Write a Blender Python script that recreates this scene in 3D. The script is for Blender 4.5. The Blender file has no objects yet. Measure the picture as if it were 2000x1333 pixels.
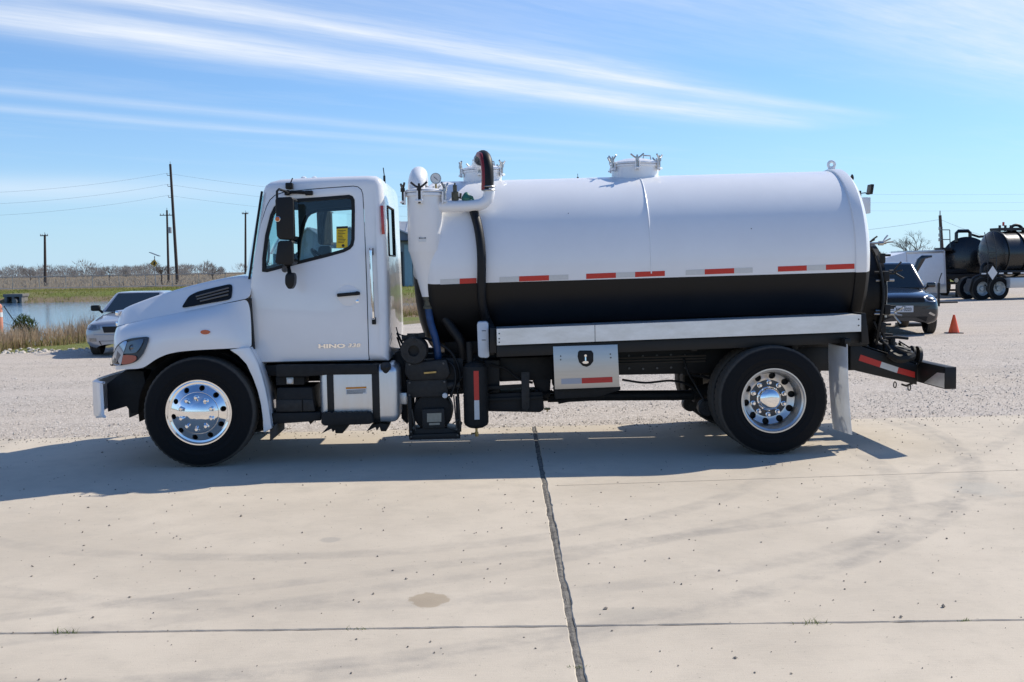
import bpy, bmesh, math, random
import numpy as np
from mathutils import Vector, Matrix
from mathutils.bvhtree import BVHTree

sc = bpy.context.scene
COL = sc.collection
rad = math.radians
random.seed(7)
rng = np.random.default_rng(11)

# ------------------------------------------------------------------ camera
# World frame: X runs along the tank truck (front = -X), Y away from the
# photographer, Z up. Origin: ground under the near face of the front tyre.
FOC, IW, IH = 2080.0, 2000.0, 1333.0
YAW, PITCH, ROLL = 0.0215, math.atan(144 / 2080), 0.0178
CAM = Vector((2.779, -10.135, 1.858))
_fw = Vector((math.sin(YAW) * math.cos(PITCH), math.cos(YAW) * math.cos(PITCH), -math.sin(PITCH)))
_rt = Vector((math.cos(YAW), -math.sin(YAW), 0))
_up = _rt.cross(_fw)
CR = math.cos(ROLL) * _rt - math.sin(ROLL) * _up
CU = math.sin(ROLL) * _rt + math.cos(ROLL) * _up
CF = _fw


def ray(px, py):
    return CF + CR * ((px - IW / 2) / FOC) - CU * ((py - IH / 2) / FOC)


def PY(px, py, Y):          # measured pixel -> point on a plane Y = const
    d = ray(px, py)
    return CAM + d * ((Y - CAM.y) / d.y)


def PZ(px, py, Z=0.0):      # measured pixel -> point on a level Z = const
    d = ray(px, py)
    return CAM + d * ((Z - CAM.z) / d.z)


def XZ(pts, Y):
    return [(PY(a, b, Y).x, PY(a, b, Y).z) for a, b in pts]


cam_data = bpy.data.cameras.new('camera')
cam = bpy.data.objects.new('camera', cam_data)
COL.objects.link(cam)
cam.matrix_world = Matrix(((CR.x, CU.x, -CF.x, CAM.x), (CR.y, CU.y, -CF.y, CAM.y),
                           (CR.z, CU.z, -CF.z, CAM.z), (0, 0, 0, 1)))
cam_data.sensor_fit = 'HORIZONTAL'
cam_data.sensor_width = 36
cam_data.lens = 36 * FOC / IW
cam_data.clip_end = 9000
cam_data.clip_start = 0.1
sc.camera = cam

# ------------------------------------------------------------------ sun and sky
SUN = Vector((1.0, 0.54, 1.0)).normalized()
sun_data = bpy.data.lights.new('sun', 'SUN')
sun_data.energy = 5.0
sun_data.angle = rad(0.53)
sun_data.color = (1.0, 0.93, 0.81)
sun_ob = bpy.data.objects.new('sun', sun_data)
COL.objects.link(sun_ob)
sun_ob.rotation_euler = SUN.to_track_quat('Z', 'Y').to_euler()

world = bpy.data.worlds.new('World')
sc.world = world
world.use_nodes = True
wn, wl = world.node_tree.nodes, world.node_tree.links
wn.clear()


def wnode(t, **k):
    n = wn.new(t)
    for a, b in k.items():
        setattr(n, a, b)
    return n


def wmath(op, a, b=None, c=None, clamp=False):
    n = wnode('ShaderNodeMath', operation=op, use_clamp=clamp)
    for i, v in enumerate((a, b, c)):
        if v is None:
            continue
        if isinstance(v, (int, float)):
            n.inputs[i].default_value = v
        else:
            wl.new(v, n.inputs[i])
    return n.outputs[0]


sky = wnode('ShaderNodeTexSky', sky_type='NISHITA', sun_disc=False)
sky.sun_elevation = math.asin(SUN.z)
sky.sun_rotation = math.atan2(SUN.x, SUN.y)
sky.altitude = 50
sky.air_density = 1.0
sky.dust_density = 0.3
sky.ozone_density = 1.6
tc = wnode('ShaderNodeTexCoord')
sep = wnode('ShaderNodeSeparateXYZ')
wl.new(tc.outputs['Generated'], sep.inputs[0])
# ice cloud sheet: direction projected on a level far above, axes along / across the trails
dz = wmath('MAXIMUM', sep.outputs[2], 0.02)
cx_ = wmath('DIVIDE', sep.outputs[0], dz)
cy_ = wmath('DIVIDE', sep.outputs[1], dz)


def sky_uv(px, py, az):
    d = ray(px, py)
    x, y = d.x / d.z, d.y / d.z
    return x * math.sin(az) + y * math.cos(az), x * math.cos(az) - y * math.sin(az)


AZ = math.atan((3300 - 1000) / FOC) + YAW
cu = wmath('ADD', wmath('MULTIPLY', cx_, math.sin(AZ)), wmath('MULTIPLY', cy_, math.cos(AZ)))
cv = wmath('SUBTRACT', wmath('MULTIPLY', cx_, math.cos(AZ)), wmath('MULTIPLY', cy_, math.sin(AZ)))
comb = wnode('ShaderNodeCombineXYZ')
wl.new(wmath('MULTIPLY', cu, 0.55), comb.inputs[0])
wl.new(cv, comb.inputs[1])


def wnoise(scale, detail=5, rough=.6, off=(0, 0, 0), sc3=(1, 1, 1)):
    mp = wnode('ShaderNodeMapping')
    mp.inputs['Location'].default_value = off
    mp.inputs['Scale'].default_value = sc3
    wl.new(comb.outputs[0], mp.inputs[0])
    n = wnode('ShaderNodeTexNoise')
    n.inputs['Scale'].default_value = scale
    n.inputs['Detail'].default_value = detail
    n.inputs['Roughness'].default_value = rough
    wl.new(mp.outputs[0], n.inputs['Vector'])
    return n.outputs[0]


wob = wnoise(0.45, 3, .5, (3, 1, 0))
fil = wnoise(1.5, 5, .55, (0, 4, 2), (.5, 1.9, 1))
fin = wnoise(5.0, 8, .7, (2, 9, 1), (.5, 2.0, 1))
puf = wnoise(1.1, 6, .62, (7, 2, 5), (.8, 1.3, 1))
cvw = wmath('ADD', cv, wmath('MULTIPLY', wmath('SUBTRACT', wob, .5), 0.35))
bands = [  # two pixels along the trail, half width in v, strength, end pixel (fades past it)
    ((250, 66), (1350, 212), .33, .76, (1600, 248)),
    ((900, 95), (1500, 200), .13, .62, (1660, 235)),
    ((420, 8), (900, 75), .18, .40, (1500, 175)),
    ((120, 182), (600, 238), .16, .34, (1250, 300)),
    ((60, 212), (600, 262), .17, .36, (1150, 300)),
    ((1850, 20), (1990, 60), .75, .55, None),
    ((1000, 70), (1250, 85), .5, .22, (1500, 110)),
]
tot = None
for a, b, w, s, e in bands:
    va = (sky_uv(*a, AZ)[1] + sky_uv(*b, AZ)[1]) / 2
    g = wmath('DIVIDE', wmath('SUBTRACT', cvw, va), w)
    g = wmath('EXPONENT', wmath('MULTIPLY', wmath('MULTIPLY', g, g), -1.0))
    g = wmath('MULTIPLY', g, s)
    if e:
        ue = sky_uv(*e, AZ)[0]
        m = wmath('DIVIDE', wmath('SUBTRACT', ue + .35, cu), 1.5, clamp=True)
        g = wmath('MULTIPLY', g, m)
    tot = g if tot is None else wmath('ADD', tot, g)
tex = wmath('MULTIPLY_ADD', fil, 1.1, wmath('MULTIPLY_ADD', fin, 1.0, wmath('MULTIPLY_ADD', puf, 1.2, -0.85)))
tot = wmath('MULTIPLY', tot, tex)
# low level bank far away near the horizon on the left and a thin veil elsewhere
el = wmath('ARCSINE', sep.outputs[2])
e0 = math.asin(ray(150, 372).normalized().z)
lb = wmath('DIVIDE', wmath('SUBTRACT', el, e0), .011)
lb = wmath('EXPONENT', wmath('MULTIPLY', wmath('MULTIPLY', lb, lb), -1))
azd = wmath('ARCTAN2', sep.outputs[0], sep.outputs[1])
mask = wmath('MULTIPLY', wmath('DIVIDE', wmath('SUBTRACT', -.11, azd), .25, clamp=True), .85)
tot = wmath('ADD', tot, wmath('MULTIPLY', lb, mask))
veil = wmath('MULTIPLY', wmath('SUBTRACT', puf, .50, clamp=True), .55)
fade = wmath('MULTIPLY', sep.outputs[2], 6.0, clamp=True)
tot = wmath('MULTIPLY', wmath('ADD', tot, veil), fade)
tot = wmath('MINIMUM', wmath('MAXIMUM', tot, 0.0), .9)
mix = wnode('ShaderNodeMix', data_type='RGBA')
wl.new(tot, mix.inputs[0])
tint = wnode('ShaderNodeMix', data_type='RGBA', blend_type='MULTIPLY')   # cool white balance
tint.inputs[0].default_value = 1.0
wl.new(sky.outputs[0], tint.inputs[6])
tint.inputs[7].default_value = (.68, 1.045, 1.5, 1)
hz = wmath('EXPONENT', wmath('MULTIPLY', wmath('ABSOLUTE', sep.outputs[2]), -9.0))   # pale air towards the whole horizon
hzm = wnode('ShaderNodeMix', data_type='RGBA')
wl.new(wmath('MULTIPLY', hz, .75), hzm.inputs[0])
wl.new(tint.outputs[2], hzm.inputs[6])
hzm.inputs[7].default_value = (5.7, 7.9, 10.0, 1)
wl.new(hzm.outputs[2], mix.inputs[6])
mix.inputs[7].default_value = (8.9, 9.4, 10.1, 1)
bg = wnode('ShaderNodeBackground')
bg.inputs[1].default_value = 0.098
wl.new(mix.outputs[2], bg.inputs[0])
wo = wnode('ShaderNodeOutputWorld')
wl.new(bg.outputs[0], wo.inputs[0])

sc.view_settings.view_transform = 'Standard'
sc.view_settings.look = 'None'
sc.view_settings.gamma = 1
sc.view_settings.exposure = 0.08
sc.view_settings.use_curve_mapping = False
sc.render.film_transparent = False


# ------------------------------------------------------------------ materials
def M(name, col, rough=.5, metal=0.0, var=.0, vscale=6.0, bump=.0, bscale=60.0, coat=.0, spec=.5,
      col2=None, rvar=.0, detail=6, stretch=None, **extra):
    m = bpy.data.materials.new(name)
    m.use_nodes = True
    nt = m.node_tree
    b = nt.nodes['Principled BSDF']
    b.inputs['Base Color'].default_value = (*col, 1)
    b.inputs['Roughness'].default_value = rough
    b.inputs['Metallic'].default_value = metal
    b.inputs['Specular IOR Level'].default_value = spec
    b.inputs['Coat Weight'].default_value = coat
    b.inputs['Coat Roughness'].default_value = .04
    for k, v in extra.items():
        b.inputs[k.replace('_', ' ')].default_value = v
    if var or bump or rvar or col2:
        t = nt.nodes.new('ShaderNodeTexCoord')
        src = t.outputs['Object']
        if stretch:
            mp = nt.nodes.new('ShaderNodeMapping')
            mp.inputs['Scale'].default_value = stretch
            nt.links.new(src, mp.inputs[0])
            src = mp.outputs[0]
        n = nt.nodes.new('ShaderNodeTexNoise')
        n.inputs['Scale'].default_value = vscale
        n.inputs['Detail'].default_value = detail
        n.inputs['Roughness'].default_value = .62
        nt.links.new(src, n.inputs['Vector'])
        if var or col2:
            r = nt.nodes.new('ShaderNodeValToRGB')
            r.color_ramp.elements[0].position = .3
            r.color_ramp.elements[1].position = .7
            c2 = col2 if col2 else tuple(min(1, c * (1 + var)) for c in col)
            c1 = col if col2 else tuple(c * (1 - var) for c in col)
            r.color_ramp.elements[0].color = (*c1, 1)
            r.color_ramp.elements[1].color = (*c2, 1)
            nt.links.new(n.outputs[0], r.inputs[0])
            nt.links.new(r.outputs[0], b.inputs['Base Color'])
        if rvar:
            mr = nt.nodes.new('ShaderNodeMapRange')
            mr.inputs[3].default_value = max(.0, rough - rvar)
            mr.inputs[4].default_value = rough + rvar
            nt.links.new(n.outputs[0], mr.inputs[0])
            nt.links.new(mr.outputs[0], b.inputs['Roughness'])
        if bump:
            n2 = nt.nodes.new('ShaderNodeTexNoise')
            n2.inputs['Scale'].default_value = bscale
            n2.inputs['Detail'].default_value = 4
            nt.links.new(src, n2.inputs['Vector'])
            bp = nt.nodes.new('ShaderNodeBump')
            bp.inputs['Strength'].default_value = bump
            bp.inputs['Distance'].default_value = .01
            nt.links.new(n2.outputs[0], bp.inputs['Height'])
            nt.links.new(bp.outputs[0], b.inputs['Normal'])
    return m


white_paint = M('white_paint', (.82, .82, .82), .3, coat=.8, var=.025, vscale=2.5, rvar=.06)
tank_white = M('tank_white', (.82, .82, .82), .34, coat=.4, var=.03, vscale=1.6, rvar=.08, bump=.10, bscale=1.3)
tank_black = M('tank_black', (.006, .006, .0065), .42, spec=.28, var=.2, vscale=3, rvar=.08, bump=.03, bscale=2.2)
black_paint = M('black_paint', (.012, .0118, .0115), .5, spec=.35, var=.3, vscale=9, rvar=.12)
black_satin = M('black_satin', (.015, .0148, .0145), .62, spec=.3, var=.35, vscale=14, rvar=.12, bump=.1, bscale=120)
dark_iron = M('dark_iron', (.028, .026, .024), .55, spec=.35, var=.4, vscale=22, rvar=.15, bump=.15, bscale=90)
black_plastic = M('black_plastic', (.010, .010, .0105), .5, spec=.3, bump=.12, bscale=400, var=.15)
rubber = M('rubber', (.012, .012, .0125), .82, bump=.1, bscale=150, spec=.2)


def dusty_tread(m):
    nt = m.node_tree
    b = nt.nodes['Principled BSDF']
    t = nt.nodes.new('ShaderNodeTexCoord')
    sp = nt.nodes.new('ShaderNodeSeparateXYZ')
    nt.links.new(t.outputs['Object'], sp.inputs[0])
    cb = nt.nodes.new('ShaderNodeCombineXYZ')
    nt.links.new(sp.outputs[0], cb.inputs[0])
    nt.links.new(sp.outputs[2], cb.inputs[1])
    ln = nt.nodes.new('ShaderNodeVectorMath')
    ln.operation = 'LENGTH'
    nt.links.new(cb.outputs[0], ln.inputs[0])
    mr = nt.nodes.new('ShaderNodeMapRange')
    mr.interpolation_type = 'SMOOTHSTEP'
    nt.links.new(ln.outputs['Value'], mr.inputs[0])
    mr.inputs[1].default_value, mr.inputs[2].default_value = .495, .527
    n = nt.nodes.new('ShaderNodeTexNoise')
    n.inputs['Scale'].default_value = 9
    n.inputs['Detail'].default_value = 6
    nt.links.new(t.outputs['Object'], n.inputs['Vector'])
    ad = nt.nodes.new('ShaderNodeMath')
    ad.operation = 'MULTIPLY_ADD'
    nt.links.new(n.outputs[0], ad.inputs[0])
    ad.inputs[1].default_value = .55
    nt.links.new(mr.outputs[0], ad.inputs[2])
    r = nt.nodes.new('ShaderNodeValToRGB')
    e = r.color_ramp.elements
    e[0].position, e[0].color = .36, (.010, .010, .0105, 1)
    e[1].position, e[1].color = 1.35 / 1.5, (.075, .066, .056, 1)
    nt.links.new(ad.outputs[0], r.inputs[0])
    nt.links.new(r.outputs[0], b.inputs['Base Color'])


dusty_tread(rubber)
cab_inside = M('cab_inside', (.035, .037, .042), .75, var=.15, vscale=8)
chrome = M('chrome', (.86, .86, .87), .06, metal=1, rvar=.03, vscale=8)
alu_wheel = M('alu_wheel', (.62, .61, .59), .34, metal=1, var=.06, vscale=20, rvar=.1)
alu_plate = M('alu_plate', (.74, .74, .73), .42, metal=.75, var=.12, vscale=5, rvar=.14, stretch=(1, 1, 2.5))
alu_tank = M('alu_tank', (.66, .66, .66), .36, metal=.85, var=.05, vscale=3, rvar=.1, stretch=(6, 1, .6))
steel = M('steel', (.45, .45, .44), .38, metal=1, var=.2, vscale=30, rvar=.1)
brass = M('brass', (.42, .30, .12), .4, metal=1, var=.2, vscale=40)
tape_red = M('tape_red', (.56, .026, .018), .35, var=.08, vscale=60)
tape_white = M('tape_white', (.62, .62, .60), .35, var=.04, vscale=60)
hose_red = M('hose_red', (.23, .018, .02), .35, var=.15, vscale=10)
hose_black = M('hose_black', (.009, .009, .0095), .5, spec=.3, var=.3, vscale=20, bump=.1, bscale=80)
hose_blue = M('hose_blue', (.012, .05, .15), .5, var=.3, vscale=20)
amber = M('amber', (.62, .13, .015), .25, coat=.5)
red_lens = M('red_lens', (.45, .05, .04), .25, coat=.5)
flap_white = M('flap_white', (.78, .79, .80), .5, var=.06, vscale=5, bump=.05, bscale=8)
green_valve = M('green_valve', (.03, .16, .11), .5, var=.3, vscale=30)
olive_valve = M('olive_valve', (.09, .085, .06), .5, metal=.3, var=.3, vscale=30)
label_white = M('label_white', (.72, .72, .70), .5, var=.05, vscale=40)
label_yellow = M('label_yellow', (.75, .52, .01), .5)
label_orange = M('label_orange', (.7, .25, .02), .5)
ink = M('ink', (.02, .02, .02), .6)
grey_plastic = M('grey_plastic', (.58, .62, .66), .45, var=.06, vscale=10)
mirror_glass = M('mirror_glass', (.85, .87, .88), .02, metal=1)
seam_dark = M('seam_dark', (.02, .02, .02), .8)


def leafy(m, amount=.45):
    nt = m.node_tree
    b = nt.nodes['Principled BSDF']
    o = [n for n in nt.nodes if n.type == 'OUTPUT_MATERIAL'][0]
    tr = nt.nodes.new('ShaderNodeBsdfTranslucent')
    tr.inputs[0].default_value = b.inputs['Base Color'].default_value
    if b.inputs['Base Color'].links:
        nt.links.new(b.inputs['Base Color'].links[0].from_socket, tr.inputs[0])
    mx = nt.nodes.new('ShaderNodeMixShader')
    mx.inputs[0].default_value = amount
    nt.links.new(b.outputs[0], mx.inputs[1])
    nt.links.new(tr.outputs[0], mx.inputs[2])
    nt.links.new(mx.outputs[0], o.inputs[0])
    return m


def glass_mat(name, tint, rough=.0, trans=1.0):
    m = bpy.data.materials.new(name)
    m.use_nodes = True
    nt = m.node_tree
    nt.nodes.clear()
    o = nt.nodes.new('ShaderNodeOutputMaterial')
    tr = nt.nodes.new('ShaderNodeBsdfTransparent')
    tr.inputs[0].default_value = (*tint, 1)
    gl = nt.nodes.new('ShaderNodeBsdfGlossy')
    gl.inputs['Roughness'].default_value = .01
    fr = nt.nodes.new('ShaderNodeFresnel')
    fr.inputs[0].default_value = 1.45
    mx = nt.nodes.new('ShaderNodeMixShader')
    nt.links.new(fr.outputs[0], mx.inputs[0])
    nt.links.new(tr.outputs[0], mx.inputs[1])
    nt.links.new(gl.outputs[0], mx.inputs[2])
    nt.links.new(mx.outputs[0], o.inputs[0])
    return m


leafy(flap_white, .45)
glass_clear = glass_mat('glass_clear', (.92, .985, .98))
glass_tint = glass_mat('glass_tint', (.50, .80, .86))
glass_lamp = glass_mat('glass_lamp', (.55, .60, .66))
car_glass = M('car_glass', (.012, .018, .02), .04, coat=.5)


# ------------------------------------------------------------------ mesh helpers
def tag(o, label=None, cat=None, group=None, kind=None):
    if label:
        o['label'] = label
    if cat:
        o['category'] = cat
    if group:
        o['group'] = group
    if kind:
        o['kind'] = kind
    return o


def empty(name, loc=(0, 0, 0), rz=0.0, **k):
    o = bpy.data.objects.new(name, None)
    COL.objects.link(o)
    o.location = loc
    o.rotation_euler = (0, 0, rz)
    o.empty_display_size = .2
    return tag(o, **k)


def link(name, me, mat, parent=None, smooth=32):
    mats = mat if isinstance(mat, (list, tuple)) else [mat]
    if not me.materials:
        for m in mats:
            me.materials.append(m)
    if smooth:
        me.polygons.foreach_set('use_smooth', [True] * len(me.polygons))
        me.set_sharp_from_angle(angle=rad(smooth))
    o = bpy.data.objects.new(name, me)
    COL.objects.link(o)
    if parent:
        o.parent = parent
    return o


def mesh(name, v, f, mat, parent=None, smooth=32):
    me = bpy.data.meshes.new(name)
    me.from_pydata([tuple(a) for a in v], [], f)
    me.update()
    return link(name, me, mat, parent, smooth)


def basis(a):
    a = Vector(a).normalized()
    h = Vector((0, 0, 1)) if abs(a.z) < .9 else Vector((1, 0, 0))
    u = h.cross(a).normalized()
    return a, u, a.cross(u)


def catmull(pts, n=6):
    pts = [Vector(p) for p in pts]
    P = [2 * pts[0] - pts[1]] + pts + [2 * pts[-1] - pts[-2]]
    out = []
    for i in range(1, len(P) - 2):
        a, b, c, d = P[i - 1:i + 3]
        for k in range(n):
            t = k / n
            out.append(.5 * (2 * b + (c - a) * t + (2 * a - 5 * b + 4 * c - d) * t * t + (3 * b - a - 3 * c + d) * t ** 3))
    out.append(pts[-1])
    return out


class MB:
    def __init__(s):
        s.bm = bmesh.new()

    def merge(s, bm):
        me = bpy.data.meshes.new('tmp')
        bm.to_mesh(me)
        bm.free()
        s.bm.from_mesh(me)
        bpy.data.meshes.remove(me)
        return s

    def box(s, x0, x1, y0, y1, z0, z1, bev=0.0, seg=2, rot=None):
        bm = bmesh.new()
        bmesh.ops.create_cube(bm, size=1)
        for v in bm.verts:
            v.co = Vector(((x0 + x1) / 2 + v.co.x * (x1 - x0), (y0 + y1) / 2 + v.co.y * (y1 - y0),
                           (z0 + z1) / 2 + v.co.z * (z1 - z0)))
        if bev:
            bmesh.ops.bevel(bm, geom=bm.edges[:], offset=bev, segments=seg, profile=.5, affect='EDGES')
        if rot is not None:
            bmesh.ops.transform(bm, matrix=rot, verts=bm.verts[:])
        return s.merge(bm)

    def bar(s, p, q, w, h, bev=0.0):
        """rectangular bar from p to q, width w across, height h"""
        p, q = Vector(p), Vector(q)
        a, u, v = basis(q - p)
        L = (q - p).length
        m = Matrix((( a.x, u.x, v.x, (p.x + q.x) / 2), (a.y, u.y, v.y, (p.y + q.y) / 2),
                    (a.z, u.z, v.z, (p.z + q.z) / 2), (0, 0, 0, 1)))
        return s.box(-L / 2, L / 2, -w / 2, w / 2, -h / 2, h / 2, bev, rot=m)

    def prism(s, pts, y0, y1, bev=0.0, seg=2, caps_only=False):
        bm = bmesh.new()
        a = [bm.verts.new((x, y0, z)) for x, z in pts]
        b = [bm.verts.new((x, y1, z)) for x, z in pts]
        n = len(pts)
        f0 = bm.faces.new(a)
        f1 = bm.faces.new(b[::-1])
        for i in range(n):
            bm.faces.new((a[(i + 1) % n], a[i], b[i], b[(i + 1) % n]))
        bmesh.ops.recalc_face_normals(bm, faces=bm.faces[:])
        if bev:
            ed = list(set(f0.edges[:] + f1.edges[:])) if caps_only else bm.edges[:]
            bmesh.ops.bevel(bm, geom=ed, offset=bev, segments=seg, profile=.5, affect='EDGES', clamp_overlap=True)
        return s.merge(bm)

    def tube(s, pts, r, seg=10, caps=True, smooth_path=0):
        if smooth_path:
            pts = catmull(pts, smooth_path)
        pts = [Vector(p) for p in pts]
        rs = r if isinstance(r, (list, tuple)) else [r] * len(pts)
        bm = bmesh.new()
        rings = []
        u = None
        for i, p in enumerate(pts):
            d = (pts[min(i + 1, len(pts) - 1)] - pts[max(i - 1, 0)]).normalized()
            if u is None:
                _, u, _ = basis(d)
            u = (u - d * u.dot(d)).normalized()
            v = d.cross(u)
            rings.append([bm.verts.new(p + (u * math.cos(2 * math.pi * k / seg) + v * math.sin(2 * math.pi * k / seg)) * rs[i])
                          for k in range(seg)])
        for A, B in zip(rings, rings[1:]):
            for k in range(seg):
                bm.faces.new((A[k], A[(k + 1) % seg], B[(k + 1) % seg], B[k]))
        if caps:
            bm.faces.new(rings[0][::-1])
            bm.faces.new(rings[-1])
        return s.merge(bm)

    def lathe(s, prof, org, axis=(0, 0, 1), seg=24, a0=0.0, rmod=None):
        a, u, v = basis(axis)
        org = Vector(org)
        bm = bmesh.new()
        rings = []
        for j, (r, h) in enumerate(prof):
            c = org + a * h
            if r < 1e-5:
                rings.append([bm.verts.new(c)])
            else:
                rings.append([bm.verts.new(c + (u * math.cos(a0 + 2 * math.pi * k / seg) + v * math.sin(a0 + 2 * math.pi * k / seg))
                                           * (r + (rmod(j, k) if rmod else 0))) for k in range(seg)])
        for A, B in zip(rings, rings[1:]):
            for k in range(seg):
                k2 = (k + 1) % seg
                if len(A) == 1 and len(B) == 1:
                    continue
                if len(A) == 1:
                    bm.faces.new((A[0], B[k2], B[k]))
                elif len(B) == 1:
                    bm.faces.new((A[k], A[k2], B[0]))
                else:
                    bm.faces.new((A[k], A[k2], B[k2], B[k]))
        bmesh.ops.remove_doubles(bm, verts=bm.verts[:], dist=1e-5)
        bmesh.ops.recalc_face_normals(bm, faces=bm.faces[:])
        return s.merge(bm)

    def cyl(s, p, q, r, seg=14, bev=0.0):
        p, q = Vector(p), Vector(q)
        L = (q - p).length
        if bev:
            prof = [(0, 0), (r - bev, 0), (r, bev), (r, L - bev), (r - bev, L), (0, L)]
        else:
            prof = [(0, 0), (r, 0), (r, L), (0, L)]
        return s.lathe(prof, p, q - p, seg)

    def quad(s, *p):
        s.bm.faces.new([s.bm.verts.new(Vector(a)) for a in p])
        return s

    def mesh(s, name):
        me = bpy.data.meshes.new(name)
        s.bm.to_mesh(me)
        s.bm.free()
        return me

    def build(s, name, mat, parent=None, smooth=32):
        return link(name, s.mesh(name), mat, parent, smooth)


def plate(pts, thick, name, mat, parent=None, holes=(), bev=0.0, smooth=32):
    """flat or warped plate: pts = list of Vectors (outer loop), holes = inner loops; extruded by vector thick"""
    bm = bmesh.new()
    loops = [pts] + list(holes)
    edges = []
    for L in loops:
        vs = [bm.verts.new(Vector(p)) for p in L]
        for i in range(len(vs)):
            edges.append(bm.edges.new((vs[i], vs[(i + 1) % len(vs)])))
    bmesh.ops.triangle_fill(bm, use_beauty=True, use_dissolve=False, edges=edges)
    fs = bm.faces[:]
    r = bmesh.ops.extrude_face_region(bm, geom=fs)
    bmesh.ops.translate(bm, vec=Vector(thick), verts=[e for e in r['geom'] if isinstance(e, bmesh.types.BMVert)])
    bmesh.ops.recalc_face_normals(bm, faces=bm.faces[:])
    me = bpy.data.meshes.new(name)
    bm.to_mesh(me)
    bm.free()
    return link(name, me, mat, parent, smooth)


def bool_cut(o, cutters):
    for c in cutters:
        m = o.modifiers.new('cut', 'BOOLEAN')
        m.operation = 'DIFFERENCE'
        m.object = c
        m.solver = 'EXACT'
        m.material_mode = 'TRANSFER'
    dg = bpy.context.evaluated_depsgraph_get()
    me = bpy.data.meshes.new_from_object(o.evaluated_get(dg), preserve_all_data_layers=True, depsgraph=dg)
    o.modifiers.clear()
    old = o.data
    o.data = me
    bpy.data.meshes.remove(old)
    for c in cutters:
        d = c.data
        bpy.data.objects.remove(c)
        bpy.data.meshes.remove(d)
    return o


def resmooth(o, ang=32):
    me = o.data
    me.polygons.foreach_set('use_smooth', [True] * len(me.polygons))
    me.set_sharp_from_angle(angle=rad(ang))


def apply_mods(o, ang=None):
    dg = bpy.context.evaluated_depsgraph_get()
    me = bpy.data.meshes.new_from_object(o.evaluated_get(dg), depsgraph=dg)
    o.modifiers.clear()
    o.data = me
    if ang:
        resmooth(o, ang)
    return o


def copy_tree(o, parent=None):
    c = o.copy()
    COL.objects.link(c)
    c.parent = parent
    for ch in list(o.children):
        copy_tree(ch, c)
    return c


def text_mesh(body, size, extrude, name, mat, parent=None, shear=0.0, bold=0.0, align='LEFT'):
    cu_ = bpy.data.curves.new('txt', 'FONT')
    cu_.body = body
    cu_.size = size
    cu_.extrude = extrude
    cu_.shear = shear
    cu_.offset = bold
    cu_.align_x = align
    cu_.resolution_u = 3
    t = bpy.data.objects.new('txt', cu_)
    COL.objects.link(t)
    dg = bpy.context.evaluated_depsgraph_get()
    me = bpy.data.meshes.new_from_object(t.evaluated_get(dg), depsgraph=dg)
    bpy.data.objects.remove(t)
    me.materials.clear()
    return link(name, me, mat, parent, 0)

# ------------------------------------------------------------------ ground materials
def nodes_of(m):
    nt = m.node_tree
    return nt, nt.nodes['Principled BSDF']


def nmath(nt, op, a, b=None, c=None, clamp=False):
    n = nt.nodes.new('ShaderNodeMath')
    n.operation = op
    n.use_clamp = clamp
    for i, v in enumerate((a, b, c)):
        if v is None:
            continue
        if isinstance(v, (int, float)):
            n.inputs[i].default_value = v
        else:
            nt.links.new(v, n.inputs[i])
    return n.outputs[0]


def nnoise(nt, vec, scale, detail=5, rough=.6):
    n = nt.nodes.new('ShaderNodeTexNoise')
    n.inputs['Scale'].default_value = scale
    n.inputs['Detail'].default_value = detail
    n.inputs['Roughness'].default_value = rough
    nt.links.new(vec, n.inputs['Vector'])
    return n.outputs[0]


def nmix(nt, fac, a, b):
    n = nt.nodes.new('ShaderNodeMix')
    n.data_type = 'RGBA'
    for i, v in ((0, fac), (6, a), (7, b)):
        if isinstance(v, tuple):
            n.inputs[i].default_value = (*v, 1)
        elif isinstance(v, (int, float)):
            n.inputs[i].default_value = v
        else:
            nt.links.new(v, n.inputs[i])
    return n.outputs[2]


def smooth(nt, v, lo, hi, a=0.0, b=1.0):
    n = nt.nodes.new('ShaderNodeMapRange')
    n.interpolation_type = 'SMOOTHSTEP'
    nt.links.new(v, n.inputs[0])
    n.inputs[1].default_value = lo
    n.inputs[2].default_value = hi
    n.inputs[3].default_value = a
    n.inputs[4].default_value = b
    return n.outputs[0]


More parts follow.
